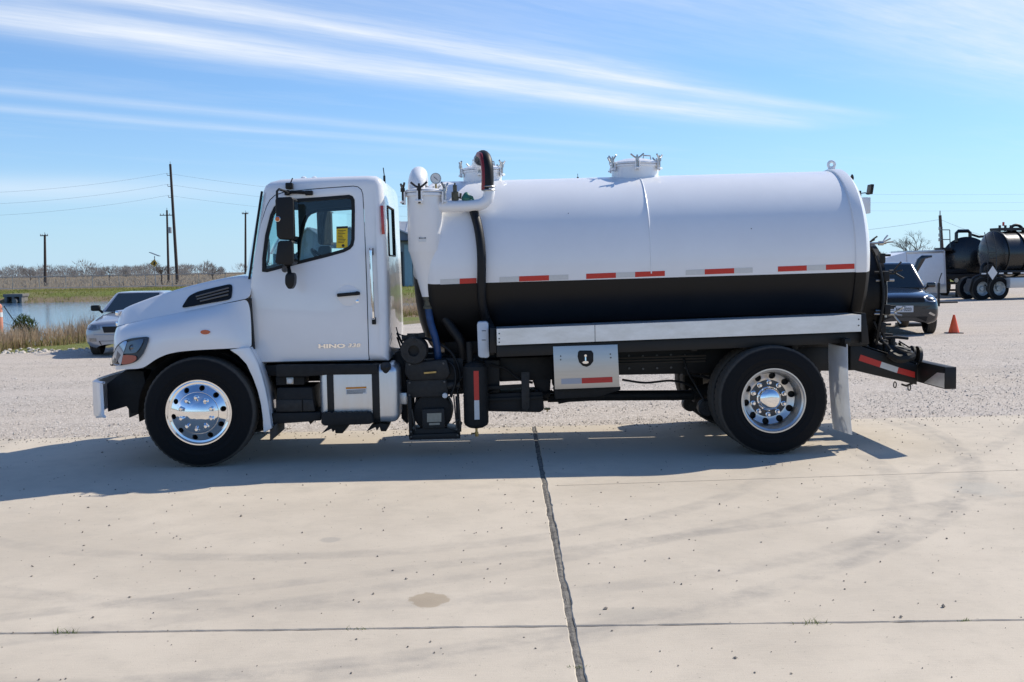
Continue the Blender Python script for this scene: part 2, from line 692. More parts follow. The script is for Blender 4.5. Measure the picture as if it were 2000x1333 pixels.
def make_concrete():
    m = bpy.data.materials.new('concrete')
    m.use_nodes = True
    nt, b = nodes_of(m)
    g = nt.nodes.new('ShaderNodeNewGeometry')
    pos = g.outputs['Position']
    sp = nt.nodes.new('ShaderNodeSeparateXYZ')
    nt.links.new(pos, sp.inputs[0])
    x, y = sp.outputs[0], sp.outputs[1]
    big = nnoise(nt, pos, .45, 5, .6)
    mid = nnoise(nt, pos, 3.2, 6, .65)
    mp = nt.nodes.new('ShaderNodeMapping')
    mp.inputs['Scale'].default_value = (1.2, 14, 1)
    nt.links.new(pos, mp.inputs[0])
    brush = nnoise(nt, mp.outputs[0], 6, 4, .6)
    fine = nnoise(nt, pos, 130, 3, .7)
    col = nmix(nt, smooth(nt, big, .3, .7), (.475, .41, .325), (.585, .508, .405))
    col = nmix(nt, smooth(nt, mid, .42, .72, 0, .55), col, (.44, .385, .31))
    col = nmix(nt, smooth(nt, brush, .4, .7, 0, .22), col, (.62, .54, .42))
    col = nmix(nt, smooth(nt, fine, .52, .75, 0, .35), col, (.30, .265, .215))
    grime = nnoise(nt, pos, 11, 8, .75)
    col = nmix(nt, smooth(nt, grime, .55, .75, 0, .4), col, (.36, .315, .255))
    pit = nnoise(nt, pos, 45, 2, .5)
    col = nmix(nt, smooth(nt, pit, .70, .74, 0, .6), col, (.20, .175, .14))
    # worn tyre tracks left by turning trucks
    tw = nnoise(nt, pos, 2.6, 5, .7)

    def arc(p1, p2, p3, w, s, colr, c0):
        # circle through three ground points
        (ax, ay), (bx, by), (cx, cy) = [(PZ(*q).x, PZ(*q).y) for q in (p1, p2, p3)]
        d = 2 * (ax * (by - cy) + bx * (cy - ay) + cx * (ay - by))
        ux = ((ax**2 + ay**2) * (by - cy) + (bx**2 + by**2) * (cy - ay) + (cx**2 + cy**2) * (ay - by)) / d
        uy = ((ax**2 + ay**2) * (cx - bx) + (bx**2 + by**2) * (ax - cx) + (cx**2 + cy**2) * (bx - ax)) / d
        r = math.hypot(ax - ux, ay - uy)
        dx, dy = nmath(nt, 'SUBTRACT', x, ux), nmath(nt, 'SUBTRACT', y, uy)
        q = nmath(nt, 'SQRT', nmath(nt, 'ADD', nmath(nt, 'MULTIPLY', dx, dx), nmath(nt, 'MULTIPLY', dy, dy)))
        e = nmath(nt, 'ABSOLUTE', nmath(nt, 'SUBTRACT', q, r))
        k = smooth(nt, e, w * .45, w, 1, 0)
        k = nmath(nt, 'MULTIPLY', k, smooth(nt, tw, .36, .66, .05, s * 1.15))
        return nmix(nt, k, c0, colr)
    dark = (.27, .245, .215)
    col = arc((100, 1195), (560, 1140), (1000, 1087), .10, .34, dark, col)
    col = arc((250, 1222), (700, 1158), (1050, 1100), .12, .30, dark, col)
    col = arc((1180, 1030), (1300, 1005), (1480, 940), .12, .30, dark, col)
    col = arc((1330, 1130), (1600, 1080), (1850, 990), .13, .30, dark, col)
    col = arc((1500, 1150), (1740, 1070), (1900, 960), .10, .34, dark, col)
    col = arc((640, 1316), (850, 1292), (1060, 1260), .13, .34, dark, col)

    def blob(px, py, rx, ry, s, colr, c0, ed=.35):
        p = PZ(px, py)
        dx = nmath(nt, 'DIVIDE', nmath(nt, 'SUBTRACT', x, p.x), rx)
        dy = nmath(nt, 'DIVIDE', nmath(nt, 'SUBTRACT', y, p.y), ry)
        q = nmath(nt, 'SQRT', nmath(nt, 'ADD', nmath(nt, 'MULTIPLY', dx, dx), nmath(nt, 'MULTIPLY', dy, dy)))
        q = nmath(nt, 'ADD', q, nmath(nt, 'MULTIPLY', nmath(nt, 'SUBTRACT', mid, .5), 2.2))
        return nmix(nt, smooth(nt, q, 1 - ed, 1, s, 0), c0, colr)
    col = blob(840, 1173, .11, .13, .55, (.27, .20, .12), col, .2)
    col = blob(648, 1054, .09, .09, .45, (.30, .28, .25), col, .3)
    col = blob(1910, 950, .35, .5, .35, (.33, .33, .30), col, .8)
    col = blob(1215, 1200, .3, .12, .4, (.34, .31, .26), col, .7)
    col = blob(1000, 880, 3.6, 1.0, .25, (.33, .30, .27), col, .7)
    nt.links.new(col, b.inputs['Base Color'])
    b.inputs['Roughness'].default_value = .85
    b.inputs['Specular IOR Level'].default_value = .3
    bp = nt.nodes.new('ShaderNodeBump')
    bp.inputs['Strength'].default_value = .35
    bp.inputs['Distance'].default_value = .004
    nt.links.new(nmath(nt, 'ADD', fine, nmath(nt, 'MULTIPLY', brush, .8)), bp.inputs['Height'])
    nt.links.new(bp.outputs[0], b.inputs['Normal'])
    return m


def make_gravel():
    m = bpy.data.materials.new('gravel')
    m.use_nodes = True
    nt, b = nodes_of(m)
    g = nt.nodes.new('ShaderNodeNewGeometry')
    pos = g.outputs['Position']
    big = nnoise(nt, pos, .22, 5, .6)
    mp = nt.nodes.new('ShaderNodeMapping')
    mp.inputs['Scale'].default_value = (.16, 1.1, 1)
    nt.links.new(pos, mp.inputs[0])
    trk = nnoise(nt, mp.outputs[0], .9, 5, .6)
    v = nt.nodes.new('ShaderNodeTexVoronoi')
    v.inputs['Scale'].default_value = 40
    nt.links.new(pos, v.inputs['Vector'])
    v2 = nt.nodes.new('ShaderNodeTexVoronoi')
    v2.inputs['Scale'].default_value = 90
    nt.links.new(pos, v2.inputs['Vector'])
    hs = nt.nodes.new('ShaderNodeSeparateColor')
    nt.links.new(v.outputs['Color'], hs.inputs[0])
    col = nmix(nt, hs.outputs[0], (.33, .29, .25), (.54, .48, .42))
    col = nmix(nt, smooth(nt, hs.outputs[1], .72, .95, 0, .8), col, (.74, .68, .61))
    col = nmix(nt, smooth(nt, v.outputs['Distance'], .35, .8, 0, .3), col, (.22, .19, .165))
    col = nmix(nt, smooth(nt, big, .35, .7, 0, .4), col, (.55, .46, .36))
    col = nmix(nt, smooth(nt, trk, .45, .62, 0, .55), col, (.53, .465, .40))
    col = nmix(nt, smooth(nt, trk, .40, .30, 0, .35), col, (.36, .31, .26))
    nt.links.new(col, b.inputs['Base Color'])
    b.inputs['Roughness'].default_value = .92
    b.inputs['Specular IOR Level'].default_value = .2
    bp = nt.nodes.new('ShaderNodeBump')
    bp.inputs['Strength'].default_value = .7
    bp.inputs['Distance'].default_value = .012
    h = nmath(nt, 'ADD', nmath(nt, 'MULTIPLY', v.outputs['Distance'], -1.0), nmath(nt, 'MULTIPLY', v2.outputs['Distance'], -.4))
    nt.links.new(h, bp.inputs['Height'])
    nt.links.new(bp.outputs[0], b.inputs['Normal'])
    return m


def make_terrain_mat():
    m = bpy.data.materials.new('field_soil')
    m.use_nodes = True
    nt, b = nodes_of(m)
    g = nt.nodes.new('ShaderNodeNewGeometry')
    pos = g.outputs['Position']
    sp = nt.nodes.new('ShaderNodeSeparateXYZ')
    nt.links.new(pos, sp.inputs[0])
    y = sp.outputs[1]
    n1 = nnoise(nt, pos, .12, 6, .65)
    n2 = nnoise(nt, pos, 1.1, 6, .7)
    n3 = nnoise(nt, pos, 7, 4, .7)
    straw = nmix(nt, n2, (.17, .13, .085), (.29, .23, .15))
    green = nmix(nt, n3, (.10, .14, .03), (.20, .23, .06))
    yj = nmath(nt, 'ADD', y, nmath(nt, 'MULTIPLY', nmath(nt, 'SUBTRACT', n2, .5), 6))
    # green turf on the far bank of the pond, patchy near the lot
    k = nmath(nt, 'MULTIPLY', smooth(nt, yj, 50, 54), smooth(nt, yj, 98, 104, 1, 0))
    k = nmath(nt, 'MULTIPLY', k, smooth(nt, n1, .3, .55, .35, 1))
    k2 = nmath(nt, 'MULTIPLY', smooth(nt, yj, 13, 16), smooth(nt, yj, 46, 52, 1, 0))
    k2 = nmath(nt, 'MULTIPLY', k2, smooth(nt, n1, .42, .58, 0, .8))
    slope = smooth(nt, nmath(nt, 'ADD', sp.outputs[2], nmath(nt, 'MULTIPLY', nmath(nt, 'SUBTRACT', n2, .5), .5)), -.22, .02)   # drier towards the waterline
    k = nmath(nt, 'MULTIPLY', k, slope)
    col = nmix(nt, nmath(nt, 'MAXIMUM', k, k2), straw, green)
    nt.links.new(col, b.inputs['Base Color'])
    b.inputs['Roughness'].default_value = .95
    b.inputs['Specular IOR Level'].default_value = .1
    bp = nt.nodes.new('ShaderNodeBump')
    bp.inputs['Strength'].default_value = .8
    bp.inputs['Distance'].default_value = .12
    nt.links.new(n3, bp.inputs['Height'])
    nt.links.new(bp.outputs[0], b.inputs['Normal'])
    return m


concrete = make_concrete()
gravel = make_gravel()
terrain_mat = make_terrain_mat()
water_mat = M('pond_water', (.12, .23, .40), .05, bump=.7, bscale=5, spec=.6, stretch=(1, 2.5, 1))
asphalt = M('asphalt', (.12, .115, .11), .9, var=.2, vscale=3)
sealant = M('joint_sealant', (.06, .056, .05), .95, col2=(.24, .22, .19), vscale=22, bump=.8, bscale=90)
stone_mat = M('stone', (.36, .32, .275), .9, col2=(.72, .66, .58), vscale=9, detail=2)
rubble_mat = M('rubble_stone', (.42, .37, .31), .9, col2=(.68, .62, .55), vscale=2.5, bump=.4, bscale=14)
reed_mat = leafy(M('dry_reed', (.34, .25, .165), .9, col2=(.55, .43, .30), vscale=.8, spec=.1))
green_mat = leafy(M('green_blade', (.06, .10, .02), .85, col2=(.17, .22, .05), vscale=1.0, spec=.15))
leaf_mat = leafy(M('shrub_leaf', (.035, .06, .018), .7, col2=(.10, .13, .04), vscale=3, spec=.2))
twig_mat = leafy(M('grey_twig', (.17, .15, .135), .9, col2=(.28, .25, .22), vscale=1, spec=.1))
far_tree_mat = leafy(M('far_tree', (.22, .21, .20), .95, col2=(.34, .32, .30), vscale=.12, spec=.05))  # lighter and greyer than near twigs: distance haze put into the colour
bark_mat = M('pole_wood', (.07, .05, .04), .9, var=.35, vscale=4, stretch=(6, 6, .5))


# ------------------------------------------------------------------ terrain
def pond_edge(x):
    """near and far shore Y of the pond at a given X; it closes on the right"""
    t = min(max((x + 10) / 18.0, 0), 1)
    u = min(max((x + 25) / 33.0, 0), 1)
    near = 24 + 25 * t ** .6 + .7 * math.sin(x * .31) + .3 * math.sin(x * .9 + 1)
    far = 82 - 33 * u + .8 * math.sin(x * .21 + 2) + .4 * math.sin(x * .8)
    return near, max(far, near)


def ground_z(x, y):
    z = -.09
    if y > 15 and x < 11:
        a, b = pond_edge(x)
        w = min(1, max(0, (11 - x) / 5))
        s1 = min(1, max(0, (y - (a - 5)) / 7))
        s2 = min(1, max(0, ((b + 7) - y) / 9))
        z -= 1.15 * w * (s1 * s1 * (3 - 2 * s1)) * (s2 * s2 * (3 - 2 * s2))
    if y > 68:
        t = min(1, (y - 68) / 26)
        z += .42 * t * t * (3 - 2 * t)
    if y > 140:
        z += .5 * min(1, (y - 140) / 300)
    return z


xs = np.concatenate([np.linspace(-3500, -130, 14), np.linspace(-110, -42, 18), np.linspace(-40, 30, 72), np.linspace(34, 120, 22), np.linspace(150, 3500, 14)])
ys = np.concatenate([np.linspace(-600, -40, 6), np.linspace(-25, 11, 7), np.linspace(12.5, 104, 92), np.linspace(107, 200, 24), np.linspace(230, 900, 14), np.linspace(1200, 5200, 5)])
gv, gf = [], []
for yy in ys:
    for xx in xs:
        zz = ground_z(xx, yy)
        if 20 < yy < 118 and abs(xx) < 60:
            zz += .05 * math.sin(xx * 1.7 + yy) * math.sin(yy * 1.3)
        gv.append((xx, yy, zz))
nx = len(xs)
for j in range(len(ys) - 1):
    for i in range(nx - 1):
        gf.append((j * nx + i, j * nx + i + 1, (j + 1) * nx + i + 1, (j + 1) * nx + i))
tag(mesh('ground', gv, gf, terrain_mat, smooth=80), kind='structure')

WZ = -.5
tag(mesh('pond_water', [(-120, 18, WZ), (11, 18, WZ), (11, 90, WZ), (-120, 90, WZ)], [(0, 1, 2, 3)], water_mat), kind='structure')

# asphalt road beyond the fence
tag(mesh('road', [(-900, 117, .37), (900, 117, .37), (900, 126, .37), (-900, 126, .37)], [(0, 1, 2, 3)], asphalt), kind='structure')


# ------------------------------------------------------------------ concrete pad: four slabs with open joints
def g2(px, py):
    p = PZ(px, py)
    return Vector((p.x, p.y))


def isect(l1, l2):
    (p, q), (r, s_) = l1, l2
    d1, d2 = q - p, s_ - r
    t = ((r - p).x * d2.y - (r - p).y * d2.x) / (d1.x * d2.y - d1.y * d2.x)
    return p + d1 * t


LT = (g2(1041, 828), g2(1137, 1333))
LL = (g2(0, 1238), g2(2000, 1211))
LF = (g2(0, 858), g2(2000, 811))
LC = (LF[0] + Vector((0, -2.8)), LF[1] + Vector((0, -2.8)))
BACK, LEFT, RIGHT = -30.0, -32.0, 36.0
edge_l = (Vector((LEFT, 0)), Vector((LEFT, 1)))
edge_r = (Vector((RIGHT, 0)), Vector((RIGHT, 1)))
edge_b = (Vector((0, BACK)), Vector((1, BACK)))
pad = empty('concrete_pad', (0, 0, 0), kind='structure')


def slab(corners, amps):
    pts = []
    for i in range(4):
        a, b = corners[i], corners[(i + 1) % 4]
        L = (b - a).length
        n = max(2, int(L / .045)) if amps[i] else 2
        nn = Vector((-(b - a).y, (b - a).x)).normalized()
        off = 0.0
        for k in range(n):
            if amps[i]:
                off = off * .7 + random.gauss(0, amps[i])
                if random.random() < .035:
                    off += random.uniform(0, amps[i] * 3)
            p = a + (b - a) * (k / n) + nn * (off if k else 0)
            pts.append(p)
    bm = bmesh.new()
    vs = [bm.verts.new((p.x, p.y, 0)) for p in pts]
    f = bm.faces.new(vs)
    if f.normal.z < 0:
        bmesh.ops.reverse_faces(bm, faces=[f])
    top_edges = bm.edges[:]
    r = bmesh.ops.extrude_face_region(bm, geom=[f])
    bmesh.ops.translate(bm, vec=(0, 0, -.16), verts=[e for e in r['geom'] if isinstance(e, bmesh.types.BMVert)])
    bmesh.ops.recalc_face_normals(bm, faces=bm.faces[:])
    bmesh.ops.bevel(bm, geom=[e for e in top_edges if e.is_valid], offset=.006, segments=1, affect='EDGES', clamp_overlap=True)
    me = bpy.data.meshes.new('slab')
    bm.to_mesh(me)
    bm.free()
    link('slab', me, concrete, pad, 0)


def shift(l, v):
    return (l[0] + v, l[1] + v)


tw_, lw_ = Vector((.020, 0)), Vector((0, .009))
for (sx, tl, tr) in ((0, edge_l, shift(LT, -tw_)), (1, shift(LT, tw_), edge_r)):
    for lo, hi, am in ((edge_b, shift(LL, -lw_), (0, 0, .0022, 0)), (shift(LL, lw_), LF, (.0022, 0, .006, 0))):
        am = list(am)
        am[1 if sx == 0 else 3] = .0022
        slab([isect(lo, tl), isect(lo, tr), isect(hi, tr), isect(hi, tl)], am)
# joint filler lying in the gaps
a, b = isect(edge_b, LT), isect(LF, LT)
mbx = MB()
n = 260
pv = []
for k in range(n + 1):
    p = a + (b - a) * (k / n)
    pv += [(p.x - .04, p.y, -.014 + random.uniform(-.006, .006)), (p.x, p.y, -.004 + random.uniform(-.006, .004)), (p.x + .04, p.y, -.014 + random.uniform(-.006, .006))]
pf = [f for k in range(n) for f in ((3 * k, 3 * k + 1, 3 * k + 4, 3 * k + 3), (3 * k + 1, 3 * k + 2, 3 * k + 5, 3 * k + 4))]
mesh('joint_sealant', pv, pf, sealant, pad, 0)
a, b = isect(edge_l, LL), isect(edge_r, LL)
mesh('joint_sealant', [(a.x, a.y - .03, -.03), (b.x, b.y - .03, -.03), (b.x, b.y + .03, -.03), (a.x, a.y + .03, -.03)], [(0, 1, 2, 3)], sealant, pad, 0)

a, b = PZ(1066, 950), PZ(2000, 918.5)
d_ = (b - a).normalized()
b = a + d_ * 40
nn_ = Vector((-d_.y, d_.x, 0)) * .003
for p0, p1 in ((a + d_ * .08, b),):
    mesh('saw_cut', [tuple(p0 - nn_ + Vector((0, 0, .0012))), tuple(p1 - nn_ + Vector((0, 0, .0012))), tuple(p1 + nn_ + Vector((0, 0, .0012))), tuple(p0 + nn_ + Vector((0, 0, .0012)))], [(0, 1, 2, 3)], M('saw_cut', (.16, .14, .115), .95, var=.4, vscale=6), pad, 0)

# gravel lot behind the pad
gl = []
F = lambda x: LF[0].y + (LF[1].y - LF[0].y) * (x - LF[0].x) / (LF[1].x - LF[0].x)
gx = np.linspace(-70, 110, 121)
back = [15.6 + .5 * math.sin(x * .7) + .35 * math.sin(x * 1.9) if x < -9 else (15.6 + (x + 9) * 1.15 + .35 * math.sin(x * 1.9) if x < 5 else 31.7 + (x - 5) * 6 if x < 13 else 79.7) for x in gx]
rows = 24
gvv, gff = [], []
for j in range(rows + 1):
    for x, bk in zip(gx, back):
        t = (j / rows) ** 1.6
        y0 = F(x) - .01
        gvv.append((x, y0 + (bk - y0) * t, -.022 + .012 * math.sin(x * .9 + j) * math.sin(x * .37 + j * 2) * (j > 0)))
for j in range(rows):
    for i in range(len(gx) - 1):
        k = j * len(gx) + i
        gff.append((k, k + 1, k + 1 + len(gx), k + len(gx)))
tag(mesh('gravel_lot', gvv, gff, gravel, smooth=80), kind='structure')


def stones(name, P, S, mat, label, cat):
    """many small irregular stones in one mesh"""
    base = np.array([(1, 0, 0), (-1, 0, 0), (0, 1, 0), (0, -1, 0), (0, 0, .75), (0, 0, -.6)], float)
    tri = np.array([(0, 2, 4), (2, 1, 4), (1, 3, 4), (3, 0, 4), (2, 0, 5), (1, 2, 5), (3, 1, 5), (0, 3, 5)])
    n = len(P)
    th = rng.uniform(0, 6.283, n)
    c, s = np.cos(th), np.sin(th)
    sc3 = S[:, None] * rng.uniform(.55, 1.2, (n, 3))
    v = base[None] * sc3[:, None, :] * rng.uniform(.7, 1.25, (n, 6, 1))
    vx = v[..., 0] * c[:, None] - v[..., 1] * s[:, None]
    vy = v[..., 0] * s[:, None] + v[..., 1] * c[:, None]
    v = np.stack([vx, vy, v[..., 2]], -1) + P[:, None, :]
    f = (tri[None] + 6 * np.arange(n)[:, None, None]).reshape(-1, 3)
    me = bpy.data.meshes.new(name)
    me.from_pydata(v.reshape(-1, 3).tolist(), [], f.tolist())
    o = link(name, me, mat, None, 0)
    return tag(o, label, cat, kind='stuff')


# gravel stones that stand proud, denser near the pad
n = 36000
X = rng.uniform(-9, 18, n)
t = rng.random(n) ** 1.7
Y = np.array([F(x) for x in X]) + .03 + np.minimum(rng.exponential(5.0, n), 24)
S = rng.uniform(.005, .013, n) * (1 + 1.2 * (rng.random(n) < .03))
stones('gravel_stones', np.stack([X, Y, -.016 + 0 * X], 1), S, stone_mat, 'loose grey and white gravel stones beside the concrete pad', 'gravel')
# loose grit on the pad, some of it dragged from the gravel edge
n1, n2 = 1300, 1100
X1, Y1 = rng.uniform(-5, 11, n1), rng.uniform(-6, .9, n1)
X2 = rng.uniform(-7, 14, n2)
Y2 = np.array([F(x) for x in X2]) - rng.exponential(.35, n2)
Xg, Yg = np.concatenate([X1, X2]), np.concatenate([Y1, Y2])
S = np.concatenate([rng.uniform(.003, .0095, n1) * (1 + .7 * (rng.random(n1) < .03)), rng.uniform(.004, .013, n2)])
grit_mat = M('grit', (.07, .06, .05), .9, col2=(.36, .31, .26), vscale=7, detail=2)
stones('loose_grit', np.stack([Xg, Yg, .001 + S * .3], 1), S, grit_mat, 'dark grit and pebbles strewn over the concrete', 'grit')


# ------------------------------------------------------------------ grass and weeds
def blades(name, P, H, W, mat, label=None, cat=None, kind='stuff', lean=.25, parent=None):
    n = len(P)
    th = rng.uniform(0, 6.283, n)
    ln = rng.normal(0, lean, (n, 2)) * H[:, None]
    dx, dy = np.cos(th) * W, np.sin(th) * W
    v = np.zeros((n, 5, 3))
    v[:, 0] = P + np.stack([-dx, -dy, 0 * dx], 1)
    v[:, 1] = P + np.stack([dx, dy, 0 * dx], 1)
    midp = P + np.stack([ln[:, 0] * .35, ln[:, 1] * .35, H * .55], 1)
    v[:, 2] = midp + np.stack([dx * .75, dy * .75, 0 * dx], 1)
    v[:, 3] = midp + np.stack([-dx * .75, -dy * .75, 0 * dx], 1)
    v[:, 4] = P + np.stack([ln[:, 0], ln[:, 1], H * rng.uniform(.8, 1, n)], 1)
    k = 5 * np.arange(n)
    f = [(a, a + 1, a + 2, a + 3) for a in k.tolist()] + [(a + 3, a + 2, a + 4) for a in k.tolist()]
    me = bpy.data.meshes.new(name)
    me.from_pydata(v.reshape(-1, 3).tolist(), [], f)
    o = link(name, me, mat, parent, 0)
    return tag(o, label, cat, kind=kind)


for (px, py, hh, nb, lab) in ((130, 1237, .055, 45, 'small green weed tuft at the far left of the near joint'),
                              (700, 1230, .035, 40, 'low yellowish weed in the near joint under the fuel tank side'),
                              (1590, 1219, .06, 30, 'upright weed with one tall blade in the joint by the rear wheel side'),
                              (1885, 1212, .03, 45, 'flat weed patch at the right end of the near joint'),
                              (1129, 1303, .03, 50, 'weed in the wide crossing joint at the bottom of the photo')):
    p = PZ(px, py)
    q = np.stack([rng.normal(0, .035, nb), rng.normal(0, .008, nb), -.015 + 0 * rng.random(nb)], 1)
    o = blades('weed_tuft', q, rng.uniform(.3, 1, nb) * hh, rng.uniform(.0015, .003, nb), green_mat, lab, 'weed', None, .5)
    o.location = (p.x, p.y, 0)

# dry reeds along the near bank
n = 38000
X = rng.uniform(-24, 10, n)
off = rng.normal(0, 1, n)
ne = np.array([pond_edge(x)[0] for x in X])
Y = ne - 4.9 + off * .8
dens = .5 + .5 * np.sin(X * .8) * np.sin(X * .33 + 1)
H = np.clip(.42 + .25 * dens + rng.normal(0, .13, n), .15, .95)
Z = np.array([ground_z(x, y) for x, y in zip(X, Y)]) - .05
blades('dry_reeds', np.stack([X, Y, Z], 1), H, rng.uniform(.005, .011, n), reed_mat, 'brown dry reeds on the near bank of the pond', 'reeds', lean=.22)
n = 7000
X = rng.uniform(-30, 13, n)
Y = np.array([pond_edge(x)[0] for x in X]) - 6.6 + rng.normal(0, .6, n)
Z = np.array([ground_z(x, y) for x, y in zip(X, Y)]) - .03
blades('bank_grass', np.stack([X, Y, Z], 1), rng.uniform(.15, .42, n), rng.uniform(.008, .018, n), leafy(M('bank_grass', (.14, .14, .04), .9, col2=(.34, .28, .13), vscale=.7, spec=.1)),
       'short straw and green grass in front of the reeds', 'grass', lean=.4)
# green turf on the far bank
n = 36000
X = rng.uniform(-75, 14, n)
fe = np.array([pond_edge(x)[1] for x in X])
Y = fe + 1.0 + rng.random(n) * (102 - fe)
Z = np.array([ground_z(x, y) for x, y in zip(X, Y)]) - .05
blades('far_bank_grass', np.stack([X, Y, Z], 1), rng.uniform(.08, .32, n), rng.uniform(.012, .035, n), leafy(M('far_bank_grass', (.14, .18, .035), .9, col2=(.36, .32, .12), vscale=.25, spec=.1)),
       'green and straw grass on the far bank of the pond', 'grass', lean=.5)
# scrub field behind the road
n = 34000
X = rng.uniform(-190, 220, n)
Y = 129 + rng.random(n) ** 1.5 * 160
Z = np.array([ground_z(x, y) for x, y in zip(X, Y)]) - .05
blades('dry_scrub', np.stack([X, Y, Z], 1), rng.uniform(.3, .95, n), rng.uniform(.03, .09, n), leafy(M('dry_scrub', (.32, .27, .21), .95, col2=(.46, .40, .32), vscale=.06, spec=.05)),
       'tall brown scrub covering the field beyond the road', 'scrub', lean=.5)

# far wood on the horizon
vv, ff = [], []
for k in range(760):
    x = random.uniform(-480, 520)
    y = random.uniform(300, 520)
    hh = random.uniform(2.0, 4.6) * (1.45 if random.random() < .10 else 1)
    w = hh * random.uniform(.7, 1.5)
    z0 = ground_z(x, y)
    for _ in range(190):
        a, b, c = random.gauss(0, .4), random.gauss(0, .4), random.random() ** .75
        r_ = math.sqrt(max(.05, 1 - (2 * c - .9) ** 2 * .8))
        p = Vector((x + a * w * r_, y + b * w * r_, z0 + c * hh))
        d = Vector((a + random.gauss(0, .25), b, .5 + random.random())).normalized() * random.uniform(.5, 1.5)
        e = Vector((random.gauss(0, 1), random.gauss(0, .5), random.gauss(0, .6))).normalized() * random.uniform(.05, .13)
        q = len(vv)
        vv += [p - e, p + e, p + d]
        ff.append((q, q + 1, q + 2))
tag(mesh('far_wood', vv, ff, far_tree_mat, smooth=0), 'leafless wood along the horizon, coloured pale for haze', 'wood', kind='stuff')

# ------------------------------------------------------------------ the tank truck
truck = empty('vacuum_tank_truck', (0, 0, 0),
              label='white cab truck with white over black vacuum tank parked side on', cat='tank truck')
YC = 1.2            # centre plane of the truck
WB = 5.51           # wheelbase


def mir(pts):
    return [Vector((p.x, 2 * YC - p.y, p.z)) for p in pts]


def tread_mod(seg, rows, amp):
    def f(j, k):
        if j in rows and (k % 3 == 0):
            return -amp
        return 0
    return f


# ---------- tyres and wheels
TR = .53
RIM = .302


def tyre_mesh(w=.27, side=-1):
    """tyre with axis Y, near face at y=0, going to +w"""
    c = w / 2
    prof = [(RIM - .005, .035), (RIM + .012, .012), (RIM + .05, .0), (RIM + .055, -.004), (RIM + .06, .0), (.40, -.008),
            (.405, -.011), (.412, -.008), (.45, -.006), (.485, .004), (.505, .014), (.522, .024), (.529, .034)]
    # tread with three circumferential grooves
    g = []
    for u in (.27, .5, .73):
        y = w * u
        g += [(TR, y - .009), (TR - .014, y - .006), (TR - .014, y + .006), (TR, y + .009)]
    far = [(r, w - h) for r, h in prof[::-1]]
    full = prof + g + far
    rows = {10, 11, 12, len(full) - 13, len(full) - 12, len(full) - 11}
    m = MB()
    m.lathe(full, (0, 0, 0), (0, 1, 0), 168, rmod=tread_mod(168, rows, .006))
    return m.mesh('tyre')


def holes_cutter(r, hr, y0, y1, n=10, ph=.0):
    m = MB()
    for k in range(n):
        a = ph + 2 * math.pi * k / n
        m.cyl((math.cos(a) * r, y0, math.sin(a) * r), (math.cos(a) * r, y1, math.sin(a) * r), hr, 16)
    return m.build('cut', alu_wheel, None, 0)


def lug(m, r, a, y, ly, rr=.016):
    c = Vector((math.cos(a) * r, y, math.sin(a) * r))
    m.lathe([(rr * 1.35, 0), (rr * 1.35, .006), (rr, .008), (rr, ly - .006), (rr * .7, ly), (0, ly)], c, (0, -1, 0), 10)


TYRE = tyre_mesh()


def add_tyre(x, y):
    o = link('tyre', TYRE if TYRE.users == 0 else TYRE, rubber, truck, 28)
    o.location = (x, y, TR)
    return o


def front_wheel(x, y, sgn):
    """bright steer wheel, dish bulging outwards; y = outer tyre face, sgn -1 faces the viewer"""
    t = link('tyre', TYRE, rubber, truck, 28)
    t.location = (x, y if sgn < 0 else y - .27, TR)
    # rim dish
    m = MB()
    m.lathe([(RIM + .016, .018), (RIM + .012, .002), (RIM, .002), (RIM - .012, .022), (RIM - .03, .026), (.264, .014), (.212, -.014), (.2, -.022), (.05, -.022), (0, -.022),
             (0, .02), (.19, .02), (.2, .04), (.25, .08), (RIM - .02, .09), (RIM + .016, .018)], (0, 0, 0), (0, 1, 0), 72)
    rim = m.build('rim', chrome, None, 24)
    bool_cut(rim, [holes_cutter(.238, .0265, -.1, .2, 10, .14)])
    resmooth(rim, 24)
    rim.parent = t
    # dark drum behind the holes
    m = MB()
    m.lathe([(0, .1), (.27, .1), (.27, .2), (0, .2)], (0, 0, 0), (0, 1, 0), 40)
    m.build('brake_drum', black_satin, t)
    m = MB()
    m.lathe([(.198, -.022), (.196, -.034), (.185, -.042), (.165, -.052), (.13, -.07), (.09, -.086), (.045, -.095), (0, -.098)], (0, 0, 0), (0, 1, 0), 48)
    m.build('hub_cover', chrome, t, 24)
    m = MB()
    for k in range(10):
        lug(m, .150, .3 + 2 * math.pi * k / 10, -.052, .045, .0195)
    m.build('lug_nuts', chrome, t)
    if sgn > 0:
        for o in [c for c in t.children]:
            o.location = (0, .27, 0)
            o.rotation_euler = (0, 0, math.pi)
    return t


